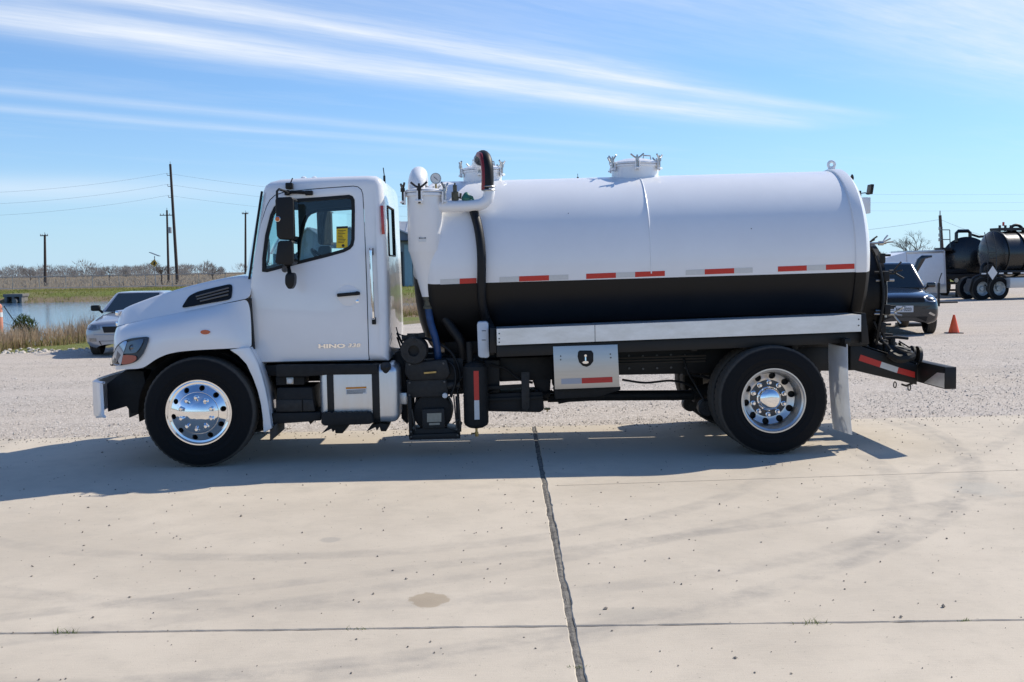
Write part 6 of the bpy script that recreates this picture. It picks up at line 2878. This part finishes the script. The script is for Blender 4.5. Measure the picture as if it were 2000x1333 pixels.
# taller weed stalks near the silver car
for (px, py, hh, nb, lab) in ((150, 668, 1.05, 130, 'tall thin grey weeds just left of the silver car'), (93, 667, .85, 30, 'single tall weed stalk among the reeds')):
    p = PZ(px, py, -.1)
    q = np.stack([rng.normal(0, .16, nb), rng.normal(0, .15, nb), 0 * rng.random(nb)], 1)
    o = blades('tall_weed', q, rng.uniform(.6, 1, nb) * hh, rng.uniform(.004, .009, nb), leafy(M('grey_weed', (.2, .17, .145), .9, col2=(.34, .29, .25), vscale=2)), lab, 'weed', None, .2)
    o.location = (p.x, p.y + 1.0, -.15)

# ---------- pale rubble along the gravel edge
ico = bmesh.new()
bmesh.ops.create_icosphere(ico, subdivisions=1, radius=1)
rocks = []
for k in range(6):
    bm = ico.copy()
    for v in bm.verts:
        v.co = Vector((v.co.x * random.uniform(.7, 1.2), v.co.y * random.uniform(.7, 1.2), v.co.z * random.uniform(.45, .8)))
    me = bpy.data.meshes.new('rubble_stone')
    bm.to_mesh(me)
    bm.free()
    me.materials.append(rubble_mat)
    rocks.append(me)
n = 0
for k in range(70):
    px = random.uniform(-6, 172)
    py = 692 - .05 * px * .3 + random.gauss(-1.5, 3.2)
    p = PZ(px, py, -.06)
    o = bpy.data.objects.new('rubble_stone', random.choice(rocks))
    COL.objects.link(o)
    s = random.uniform(.04, .085)
    o.scale = (s, s, s)
    o.location = (p.x, p.y, -.075 + s * .45)
    o.rotation_euler = (random.uniform(-.3, .3), random.uniform(-.3, .3), random.uniform(0, 6))
    tag(o, 'pale limestone rubble piece edging the gravel left of the silver car', 'stone', 'rubble stones along the gravel edge')
X = rng.uniform(-30, 6, 1800)
bk_ = np.array([np.interp(x, gx, back) for x in X])
S = rng.uniform(.02, .05, 1800)
stones('rubble_chips', np.stack([X, bk_ - .1 + rng.normal(0, .3, 1800), -.06 + 0 * X], 1), S, rubble_mat, 'small pale stone chips along the gravel edge', 'stone chips')


# ------------------------------------------------------------------ cars
def car(name, label, loc, fwd, L, W, Hh, body, st, gh, suv):
    """st: stations (x from front, half width, z low, z shoulder, z top). gh: greenhouse (x, half width, z) base and roof rows"""
    rz = math.atan2(fwd[1], fwd[0])
    root = empty(name, loc, rz, label=label, cat='car')
    F_ = lambda x, y, z: Vector((-x, y, z))      # local +x is forwards, car front at x=0
    rows = []
    for x, w, zl, zs, zt in st:
        half = [(w * .72, zl), (w * .94, zl + .06), (w, zl + .22), (w, (zl + zs) / 2 + .08), (w * .975, zs - .06), (w * .9, zs + (zt - zs) * .55), (w * .62, zt), (0, zt + .025)]
        rows.append([F_(x, y, z) for y, z in half] + [F_(x, -y, z) for y, z in half[::-1][1:]])
    n = len(rows[0])
    v = [p for r in rows for p in r]
    f = [(i * n + j, i * n + j + 1, (i + 1) * n + j + 1, (i + 1) * n + j) for i in range(len(rows) - 1) for j in range(n - 1)]
    f += [tuple(range(n))[::-1], tuple(range((len(rows) - 1) * n, len(rows) * n))]
    b = mesh('body', v, f, body, root, 40)
    s = b.modifiers.new('s', 'SUBSURF')
    s.levels = s.render_levels = 2
    apply_mods(b, 40)
    # greenhouse
    (bx0, bx1, bw, bz), (rx0, rx1, rw_, rz_) = gh
    base = [F_(bx0, bw, bz), F_(bx1, bw, bz), F_(bx1, -bw, bz), F_(bx0, -bw, bz)]
    roof = [F_(rx0, rw_, rz_), F_(rx1, rw_, rz_), F_(rx1, -rw_, rz_), F_(rx0, -rw_, rz_)]
    bm = bmesh.new()
    vb = [bm.verts.new(p) for p in base]
    vr = [bm.verts.new(p) for p in roof]
    for i in range(4):
        bm.faces.new((vb[i], vb[(i + 1) % 4], vr[(i + 1) % 4], vr[i]))
    bm.faces.new(vr)
    bm.faces.new(vb[::-1])
    bmesh.ops.recalc_face_normals(bm, faces=bm.faces[:])
    bmesh.ops.bevel(bm, geom=bm.edges[:], offset=.10, segments=5, profile=.5, affect='EDGES')
    me = bpy.data.meshes.new('cabin')
    bm.to_mesh(me)
    bm.free()
    cab_ = link('cabin', me, body, root, 40)

    def pane(i, nm, u0, u1, v0, v1, off=.012):
        A, B = base[i], base[(i + 1) % 4]
        C, D = roof[(i + 1) % 4], roof[i]
        q = lambda u, w: A.lerp(B, u).lerp(D.lerp(C, u), w)
        nr = (B - A).cross(D - A).normalized()
        cen_ = (A + B + C + D) / 4
        if nr.dot(cen_ - sum(base + roof, Vector()) / 8) < 0:
            nr = -nr
        bowed = []
        for (u, w) in ((u0, v0), ((u0 + u1) / 2, v0), (u1, v0), (u1, v1), ((u0 + u1) / 2, v1 + .01), (u0, v1)):
            bowed.append(q(u, w) + nr * off)
        plate(bowed, nr * .006, nm, car_glass, cab_, smooth=0)
    pane(3, 'windshield', .09, .91, .05, .90)
    pane(1, 'rear_window', .08, .92, .15, .9)
    for i in (0, 2):
        pane(i, 'side_window', .10, .46, .12, .9)
        pane(i, 'side_window', .49, .86, .12, .9)
    # wheels
    for x in (st[0][0] + .18 * L + .05, L * .8):
        for sd in (-1, 1):
            wr = .37 if suv else .33
            y = sd * (W / 2 - .02)
            o_ = link('tyre', TYRE, rubber, root, 28)
            k = wr / TR
            o_.scale = (k, .85, k)
            o_.location = (-x, y - (.23 if sd > 0 else 0), wr)
            m = MB()
            m.lathe([(RIM + .015, .01), (RIM - .02, .04), (.25, .07), (.1, .06), (0, .05), (0, .12), (RIM, .14)], (0, 0, 0), (0, 1, 0), 28)
            r_ = m.build('rim', alu_wheel, o_)
            if sd > 0:
                r_.rotation_euler = (0, 0, math.pi)
                r_.location = (0, .27, 0)
    # mirrors
    for sd in (-1, 1):
        m = MB()
        c_ = F_(bx0 + .28, sd * (bw + .14), bz + .1)
        m.box(c_.x - .07, c_.x + .07, c_.y - .11, c_.y + .11, c_.z - .07, c_.z + .07, .04, 3)
        m.tube([c_ + Vector((0, -sd * .08, -.04)), F_(bx0 + .3, sd * (bw - .02), bz - .02)], .03, 8)
        m.build('door_mirror', black_plastic if not suv else M('suv_mirror', (.012, .015, .02), .2, coat=.5), root)
    return root, F_


def front_patch(root, F_, nm, mat, pts, parent=None, depth=.05, off=.022):
    """plate hugging the nose of the car: outline points (x ignored, y, z) dropped on the body from the front"""
    body_ = [c for c in root.children if c.name.startswith('body')][0]
    tree = BVHTree.FromPolygons([v.co.copy() for v in body_.data.vertices], [list(p.vertices) for p in body_.data.polygons])
    lp = []
    n = len(pts)
    for i in range(n):
        (_, y0, z0), (_, y1, z1) = pts[i], pts[(i + 1) % n]
        for k in range(4):
            t = k / 4
            lp.append((y0 + (y1 - y0) * t, z0 + (z1 - z0) * t))
    P_ = []
    for y, z in lp:
        hit = tree.ray_cast(Vector((2, y, z)), Vector((-1, 0, 0)))[0]
        x = hit.x if hit is not None else -.3
        P_.append(Vector((x + off, y, z)))
    return plate(P_, (-depth, 0, 0), nm, mat, parent or root, smooth=30)


def flat_plate(root, F_, nm, mat, pts, parent=None, depth=.05):
    return plate([F_(x, y, z) for x, y, z in pts], (-depth, 0, 0), nm, mat, parent or root, smooth=30)


silver = M('silver_paint', (.33, .36, .41), .25, metal=.5, coat=.8)
lamp_glass = M('car_lamp', (.20, .21, .215), .1, metal=.5, coat=1, var=.4, vscale=14)
p = PZ(239, 697, -.03)
st = [(0, .60, .30, .62, .70), (.03, .74, .24, .65, .76), (.10, .82, .20, .68, .80), (.3, .865, .18, .72, .84), (.9, .88, .18, .80, .93), (1.35, .885, .18, .85, .99), (2.2, .885, .18, .88, 1.0), (3.4, .88, .18, .90, 1.01), (4.1, .84, .2, .90, 1.02), (4.5, .74, .3, .78, .94)]
sed, SF = car('silver_sedan', 'silver sedan parked nose on behind the truck hood', (p.x, p.y, -.03), (.10, -1), 4.5, 1.77, 1.45, silver, st,
              ((1.28, 4.05, .80, .98), (2.05, 3.35, .57, 1.45)), False)
for s in (-1, 1):
    front_patch(sed, SF, 'headlight', lamp_glass, [(.02, s * .46, .62), (.0, s * .48, .73), (.14, s * .70, .755), (.16, s * .80, .72), (.16, s * .79, .65), (.05, s * .62, .61)])
    front_patch(sed, SF, 'fog_light', lamp_glass, [(-.02, s * .56, .36), (-.02, s * .56, .44), (.02, s * .72, .44), (.02, s * .72, .36)], off=.012)
front_patch(sed, SF, 'grille', black_plastic, [(-.025, -.38, .56), (-.03, -.42, .70), (-.03, .42, .70), (-.025, .38, .56)])
front_patch(sed, SF, 'lower_intake', black_plastic, [(-.04, -.46, .28), (-.04, -.5, .37), (-.04, .5, .37), (-.04, .46, .28)])
m = MB()
m.box(-.03, .015, -.62, .62, .49, .52, .01)
m.build('bumper_strip', silver, sed)

navy = M('navy_paint', (.006, .009, .016), .22, metal=.2, coat=.8)
p = PZ(1764, 657, -.03)
st = [(0, .62, .38, .80, .90), (.06, .84, .30, .86, .98), (.3, .93, .26, .92, 1.06), (1.0, .965, .26, .98, 1.14), (1.45, .97, .26, 1.02, 1.17), (2.4, .975, .26, 1.04, 1.16), (3.6, .97, .26, 1.05, 1.16), (4.5, .93, .3, 1.05, 1.14), (4.8, .82, .4, .9, 1.05)]
suv, UF = car('dark_blue_suv', 'dark blue sport utility car parked facing the viewer by the cone', (p.x, p.y, -.03), (-.16, -1), 4.8, 1.94, 1.76, navy, st,
              ((1.40, 4.65, .92, 1.13), (2.05, 4.4, .68, 1.83)), True)
for s in (-1, 1):
    front_patch(suv, UF, 'headlight', lamp_glass, [(.0, s * .52, .86), (.0, s * .50, .99), (.13, s * .84, 1.02), (.20, s * .90, .90), (.08, s * .72, .84)])
    front_patch(suv, UF, 'fog_bezel', M('suv_chrome', (.5, .5, .5), .15, metal=1), [(-.03, s * .60, .56), (-.03, s * .64, .60), (.0, s * .78, .52), (-.01, s * .74, .49)])
front_patch(suv, UF, 'grille', black_plastic, [(-.015, -.5, .84), (-.015, -.5, .95), (-.015, .5, .95), (-.015, .5, .84)])
for k in range(8):
    y = -.48 + k * .125
    front_patch(suv, UF, 'grille_slot', M('slot', (.004, .004, .004), .7) if 'slot' not in bpy.data.materials else bpy.data.materials['slot'], [(-.025, y, .85), (-.025, y, .94), (-.025, y + .08, .94), (-.025, y + .08, .85)], None, .02)
front_patch(suv, UF, 'lower_intake', black_plastic, [(-.03, -.55, .36), (-.03, -.58, .48), (-.03, .58, .48), (-.03, .55, .36)])
plm = M('licence_plate', (.62, .63, .64), .5)
pl_ = flat_plate(suv, UF, 'licence_plate', plm, [(-.045, -.23, .60), (-.045, -.23, .76), (-.045, .23, .76), (-.045, .23, .60)], None, .01)
for body_, sz_, yy, zz in (('FAY·3223', .115, 0, .63), ('TEXAS', .035, 0, .725)):
    t = text_mesh(body_, sz_, .002, 'plate_lettering', ink, pl_, bold=.001, align='CENTER')
    t.location = (.052, yy, zz)
    t.rotation_euler = (rad(90), 0, rad(90))
    t.scale = (.82, 1, 1)

# bent black post standing behind the suv
p = PZ(1779, 640, -.03)
bp_ = empty('bent_post', (PY(1780, 560, 20).x, 20, -.03), label='bent black steel arm rising behind the dark blue car', cat='post')
o = bp_.location
m = MB()
m.prism([(PY(a, b, 20).x - o.x, PY(a, b, 20).z - o.z) for a, b in ((1768, 620), (1783, 560), (1791, 535), (1808, 506), (1821, 503), (1821, 499), (1801, 499), (1793, 506), (1771, 560), (1756, 620))], 0, .12, .01)
m.build('arm', navy, bp_)
m = MB()
m.box(-.35, .25, -.2, .3, 0, .1, .01)
q = PY(1760, 615, 20)
m.bar((q.x - o.x, .06, 0), (q.x - o.x, .06, q.z - o.z + .1), .12, .1)
m.build('foot', black_paint, bp_)

# ---------- traffic cone
p = PZ(1863, 652, -.025)
cone = empty('traffic_cone', (p.x, p.y, -.025), label='orange traffic cone standing on the gravel', cat='cone')
m = MB()
m.box(-.18, .18, -.18, .18, 0, .03, .01)
m.build('base', black_plastic, cone)
m = MB()
m.lathe([(.135, .03), (.13, .05), (.03, .46), (.026, .48), (.018, .48), (.0, .47)], (0, 0, 0), (0, 0, 1), 28)
m.build('body', M('cone_orange', (.92, .12, .035), .5, var=.06), cone)

# ---------- white enclosed trailer
TY = 42
o = PY(1785, 576, TY)
trl = empty('enclosed_trailer', (o.x, TY, -.05), label='white enclosed cargo trailer parked behind the dark blue car', cat='trailer')
loc = lambda a, b: (PY(a, b, TY).x - o.x, PY(a, b, TY).z + .05)
wpan = M('trailer_white', (.86, .87, .88), .35, var=.03, coat=.3)
m = MB()
m.prism([loc(*q) for q in ((1680, 574), (1680, 520), (1725, 505), (1772, 492), (1843, 490), (1848, 572))], 0, 2.0, .03)
m.build('box_body', wpan, trl)
m = MB()
m.prism([loc(*q) for q in ((1770, 490.5), (1844, 488.5), (1844, 494), (1770, 496))], -.02, 2.02, .01)
m.build('roof_trim', M('trim_alu', (.6, .6, .6), .35, metal=.7), trl)
m = MB()
m.prism([loc(*q) for q in ((1690, 558), (1847, 555), (1848, 572.5), (1690, 575))], -.015, 0, .003)
m.build('stone_guard', alu_plate, trl)
for (a, b, c_, d_) in ((1842, 490, 1845.5, 572), (1769.5, 494, 1771, 556)):
    m = MB()
    m.prism([loc(a, b), loc(c_, b), loc(c_ + 3, d_), loc(a + 3, d_)], -.012, 0)
    m.build('corner_trim', M('trim_grey', (.6, .6, .62), .4) if 'trim_grey' not in bpy.data.materials else bpy.data.materials['trim_grey'], trl)
for px in (1745, 1768):
    for y in (.0, 1.8):
        o_ = link('tyre', TYRE, rubber, trl, 28)
        o_.scale = (.62, .75, .62)
        o_.location = (PY(px, 575, TY).x - o.x, y, .33)
m = MB()
q = loc(1848, 572)
m.box(q[0] - .1, q[0] + .9, .9, 1.1, .32, .42)
m.box(q[0] - 4.2, q[0], .2, 1.8, .25, .36)
m.build('chassis', black_paint, trl)
m = MB()
m.box(-.04, .04, -.04, .04, 0, .95)
m.tube([(0, 0, .9), (.03, 0, 1.1), (.12, 0, 1.35)], .02, 6)
pst = m.build('jack_post', black_paint, None)
q = PZ(1833, 600, -.05)
pst.location = (q.x, q.y, -.03)
tag(pst, 'short black jack post standing right of the dark blue car', 'post')
q0, q1 = PZ(1838, 593, -.03), PZ(1854, 593, -.03)
m = MB()
m.box(-.55, .55, -.1, .1, 0, .08, .01)
pk = m.build('timber_plank', M('plank', (.10, .08, .06), .9, var=.2), None)
pk.location = ((q0.x + q1.x) / 2, q0.y, -.03)
tag(pk, 'dark timber plank lying on the gravel behind the cone', 'plank')

# ------------------------------------------------------------------ black tank trailers on the right
gloss_black = M('gloss_black', (.005, .005, .0055), .28, coat=.3, rvar=.06)
guard_black = M('guard_black', (.012, .012, .013), .5)


def wheel_small(root, x, y, r, rimmat):
    o_ = link('tyre', TYRE, rubber, root, 28)
    k = r / TR
    o_.scale = (k, 1, k)
    o_.location = (x, y, r)
    m = MB()
    m.lathe([(RIM + .016, .0), (RIM - .02, .03), (.25, .09), (.2, .11), (.12, .1), (.1, .04), (0, .03), (0, .16), (RIM, .16)], (0, 0, 0), (0, 1, 0), 28)
    m.build('rim', rimmat, o_)
    return o_


# front one: side on, left end in view
KY = 38
g = PZ(1930, 587, -.03)
KY = g.y
t2 = empty('black_tank_trailer', (g.x, KY, -.03), label='black ribbed tank trailer with silver box at the right edge', cat='tank trailer')
o = t2.location
LX = lambda px: PY(px, 540, KY).x - o.x
LZ = lambda px, py: PY(px, py, KY + .6).z - o.z
rz2 = -.12
cz = LZ(1950, 497)
rad2 = (LZ(1950, 452) - LZ(1950, 542)) / 2
m = MB()
ax2 = Vector((1, .22, 0)).normalized()
ap_ = PY(1927, 497, KY + rad2 + .1)
oc = Vector((ap_.x - o.x, rad2 + .1, cz)) + ax2 * .32
m.lathe([(0, -.32), (rad2 * .5, -.27), (rad2 * .85, -.14), (rad2, 0), (rad2, 8), (rad2 * .85, 8.2), (0, 8.4)], oc, ax2, 56)
m.build('tank_barrel', gloss_black, t2)
for s in (.05, .95, 1.9, 2.85, 3.8, 4.75):
    m = MB()
    m.lathe([(rad2, s), (rad2 + .06, s + .01), (rad2 + .06, s + .07), (rad2, s + .08)], oc, ax2, 56)
    m.build('tank_rib', gloss_black, t2)
m = MB()
for off in (-.45, .45):
    side = Vector((-ax2.y, ax2.x, 0)) * off
    m.bar(oc + side + ax2 * -.4 + Vector((0, 0, -rad2 - .12)), oc + side + ax2 * 8 + Vector((0, 0, -rad2 - .12)), .12, .25)
m.build('frame', guard_black, t2)
perp = Vector((-ax2.y, ax2.x, 0))
white_rim = M('white_rim', (.34, .37, .37), .45, metal=.4, var=.3, vscale=8)
for px in (1920, 1952.5):
    for off in (0, 1.75):
        w_ = wheel_small(t2, LX(px) + off * .1, .0 + off, .53, white_rim)
        w_.rotation_euler = (0, 0, math.atan2(ax2.y, ax2.x))
    m = MB()
    m.tube([(LX(px) + .62 * math.cos(t), .14, .53 + .62 * math.sin(t)) for t in np.linspace(.2, math.pi - .2, 12)], .05, 6)
    m.build('mudguard', guard_black, t2)
m = MB()
c_ = Vector((LX(1983), 0, cz))
bz_ = .45
m.bar(c_ + Vector((-.35, 0, -cz + .78)), c_ + Vector((.35, .1, -cz + .78)), .4, .46, .01)
m.build('tool_box', M('t2_box', (.55, .56, .56), .4, metal=.4), t2)
m = MB()
c_ = Vector((LX(1936.5), .2, 0))
m.prism([(-.22, 0), (0, -.32), (.22, 0), (0, .32)], -.01, 0)
pc = m.build('hazard_placard', label_white, t2)
pc.location = (c_.x, -.1, LZ(1936, 533))
m = MB()
c_ = oc + ax2 * 2.2 + perp * (-rad2 - .01)
m.prism([(-.14, -.1), (.14, -.1), (.14, .1), (-.14, .1)], -.01, 0)
pc = m.build('side_label', label_white, t2)
pc.location = (c_.x, c_.y - .02, cz + .25)
for s in (.2, 1.0, 1.4, 2.0):
    m = MB()
    c_ = Vector((LX(1912) + s, .1, 0))
    m.box(-.1, .1, -.02, .02, -.03, .03)
    lmp = m.build('marker_lamp', label_white, t2)
    lmp.location = (c_.x, -.05, LZ(1950, 534))
for s in (1.2, 2.1):
    m = MB()
    c_ = oc + ax2 * s + Vector((0, 0, rad2))
    m.tube([c_ + ax2 * (.38 * math.cos(t)) + Vector((0, -.1, .34 * math.sin(t) - .05)) for t in np.linspace(0, math.pi, 14)], .07, 8)
    m.build('roof_hose', hose_black, t2)
m = MB()
m.bar(oc + ax2 * .1 + Vector((0, 0, rad2 + .1)), oc + ax2 * 2.4 + Vector((0, 0, rad2 + .1)), .7, .12)
for s in (.2, .5, .8):
    m.cyl(oc + ax2 * s + Vector((0, -.3, rad2)), oc + ax2 * s + Vector((0, -.3, rad2 + .28)), .06, 8)
m.build('roof_valves', guard_black, t2)
m = MB()
c_ = oc + ax2 * .45 + Vector((0, -.2, rad2 + .25))
m.cyl(c_, c_ + Vector((0, 0, .18)), .05, 8)
m.build('warning_lamp', M('warn_red', (.55, .03, .02), .4), t2)
# mud flap and landing step at the left end
m = MB()
c_ = Vector((LX(1896), .1, cz))
m.bar(c_ + Vector((0, 0, -cz + 1.0)), c_ + Vector((-.15, 0, -cz + .4)), .5, .03)
m.build('rear_flap', guard_black, t2)

# rear one: domed end in view
g = PZ(1884, 581, -.03)
t1 = empty('black_tank_trailer', (g.x, g.y, -.03), label='black domed tank trailer with handrail behind the white trailer', cat='tank trailer')
o = t1.location
P1 = lambda a, b: Vector((PY(a, b, g.y).x - o.x, 0, PY(a, b, g.y).z - o.z))
cz1 = P1(1894, 509)
r1 = (P1(1940, 512).x - P1(1848, 512).x) / 2
ax1 = Vector((.45, 1, 0)).normalized()
m = MB()
m.lathe([(0, -.3), (r1 * .5, -.25), (r1 * .85, -.12), (r1, 0), (r1, 9), (0, 9.2)], Vector((cz1.x, .4, cz1.z)), ax1, 56)
m.build('tank_barrel', gloss_black, t1)
m = MB()
q = P1(1890, 455)
hw = (P1(1903, 455) - P1(1876, 455)).x / 2
zt1, zb1 = P1(1890, 451).z, P1(1890, 472).z
m.tube([(q.x - hw, .5, zb1), (q.x - hw, .5, zt1 - .1), (q.x - hw + .1, .5, zt1), (q.x + hw - .1, .5, zt1), (q.x + hw, .5, zt1 - .1), (q.x + hw, .5, zb1)], .09, 8)
m.build('roof_hoop', gloss_black, t1)
m = MB()
m.tube([(q.x + hw, .55, zt1 - .15), (q.x + hw + .5, .6, zt1 - .3), (q.x + hw + 1.2, .6, zt1 - .25)], .06, 8)
m.build('roof_hose', hose_black, t1)
m = MB()
for a, b in (((1842, 449), (1842, 488)), ((1860, 449), (1861, 485)), ((1842, 449), (1860, 449)), ((1842, 468), (1860, 468))):
    m.tube([P1(*a) + Vector((0, .3, 0)), P1(*b) + Vector((0, .3, 0))], .025, 6)
m.build('handrail', M('rail_green', (.12, .17, .16), .5), t1)
m = MB()
a, b = P1(1841, 484), P1(1862, 490)
m.box(a.x, b.x, .1, 1.0, b.z, a.z, .01)
m.build('catwalk', guard_black, t1)
m = MB()
a, b = P1(1850, 536), P1(1918, 545)
m.box(a.x, b.x, -.1, .3, b.z, a.z, .01)
m.box(a.x, b.x, -.05, .1, P1(1850, 556).z, P1(1850, 551).z, .01)
m.build('rear_beam', guard_black, t1)
for px in (1866, 1872):
    pass
m = MB()
a, b = P1(1871, 556), P1(1874.5, 580)
m.box(a.x, b.x, .2, .3, 0, a.z, .005)
m.box(a.x - .15, b.x + .15, .15, .35, 0, .04)
m.build('landing_leg', guard_black, t1)
m = MB()
c_ = P1(1866, 548)
m.lathe([(0, .02), (.1, .02), (.11, 0)], c_ + Vector((0, -.12, 0)), (0, -1, 0), 16)
m.build('round_lamp', M('lamp_cream', (.55, .52, .42), .4), t1)
m = MB()
a, b = P1(1852, 527), P1(1916, 534)
m.box(a.x, b.x, .15, .45, b.z, a.z, .01)
m.build('hose_tray', guard_black, t1)
for dy in (2.5, 3.8):
    for dx in (-.9, .7):
        wheel_small(t1, cz1.x + ax1.x * dy * 1.0 + dx, dy + .4, .53, white_rim).rotation_euler = (0, 0, math.pi / 2)

# ladder, rail and pipe work on the ribbed tank trailer
m = MB()
for dx in (0, .38):
    m.tube([(LX(1968) + dx, -.02, .5), (LX(1968) + dx, -.02, cz + .2), (LX(1968) + dx, .35, cz + rad2 * .95)], .02, 6)
for k in range(7):
    z_ = .6 + k * .26
    m.tube([(LX(1968), -.02, z_), (LX(1968) + .38, -.02, z_)], .015, 6)
m.build('ladder', guard_black, t2)
m = MB()
m.tube([oc + ax2 * -.2 + Vector((0, -rad2 * .75, -rad2 * .75)), oc + ax2 * 1.6 + Vector((0, -rad2 * .8, -rad2 * .78)), oc + ax2 * 4 + Vector((0, -rad2 * .8, -rad2 * .78))], .07, 8)
m.build('side_pipe', guard_black, t2)
m = MB()
m.tube([oc + ax2 * -.34 + Vector((0, .0, -rad2 * .4)), oc + ax2 * -.5 + Vector((-.1, -.1, -rad2 * .55)), oc + ax2 * -.55 + Vector((-.1, -.15, -rad2 - .1))], .08, 8, smooth_path=4)
m.build('end_outlet', guard_black, t2)

# ------------------------------------------------------------------ tidy the hierarchy
def islands(me):
    bm = bmesh.new()
    bm.from_mesh(me)
    bm.verts.ensure_lookup_table()
    seen, out = set(), []
    for v in bm.verts:
        if v.index in seen:
            continue
        st_, comp = [v], set()
        seen.add(v.index)
        while st_:
            a_ = st_.pop()
            comp.add(a_.index)
            for e in a_.link_edges:
                b_ = e.other_vert(a_)
                if b_.index not in seen:
                    seen.add(b_.index)
                    st_.append(b_)
        out.append(comp)
    bm.free()
    return out


def split_loose(o, name, merge=1):
    """each loose piece (or every `merge` pieces in order) becomes an object of its own"""
    comps = islands(o.data)
    me0 = o.data
    for i in range(0, len(comps), merge):
        keep = set().union(*comps[i:i + merge])
        bm = bmesh.new()
        bm.from_mesh(me0)
        bm.verts.ensure_lookup_table()
        bmesh.ops.delete(bm, geom=[v for v in bm.verts if v.index not in keep], context='VERTS')
        me = bpy.data.meshes.new(name)
        bm.to_mesh(me)
        bm.free()
        for mt in me0.materials:
            me.materials.append(mt)
        c = bpy.data.objects.new(name, me)
        COL.objects.link(c)
        c.parent = o.parent
        c.location, c.rotation_euler, c.scale = o.location, o.rotation_euler, o.scale
    bpy.data.objects.remove(o)


for o in list(bpy.data.objects):
    n_ = o.name.split('.')[0]
    if n_ in ('lug_nuts', 'brake_chambers', 'grab_bar_foot', 'oil_lines', 'cross_members', 'bumper_brackets', 'wheel_well_liner', 'plate_clip'):
        nm = {'lug_nuts': 'lug_nut', 'brake_chambers': 'brake_chamber', 'oil_lines': 'oil_line', 'cross_members': 'cross_member', 'bumper_brackets': 'bumper_bracket'}.get(n_, n_)
        split_loose(o, nm)


def depth_of(o):
    d = 0
    while o.parent:
        o, d = o.parent, d + 1
    return d


for o in list(bpy.data.objects):
    while depth_of(o) > 2:
        o.parent = o.parent.parent
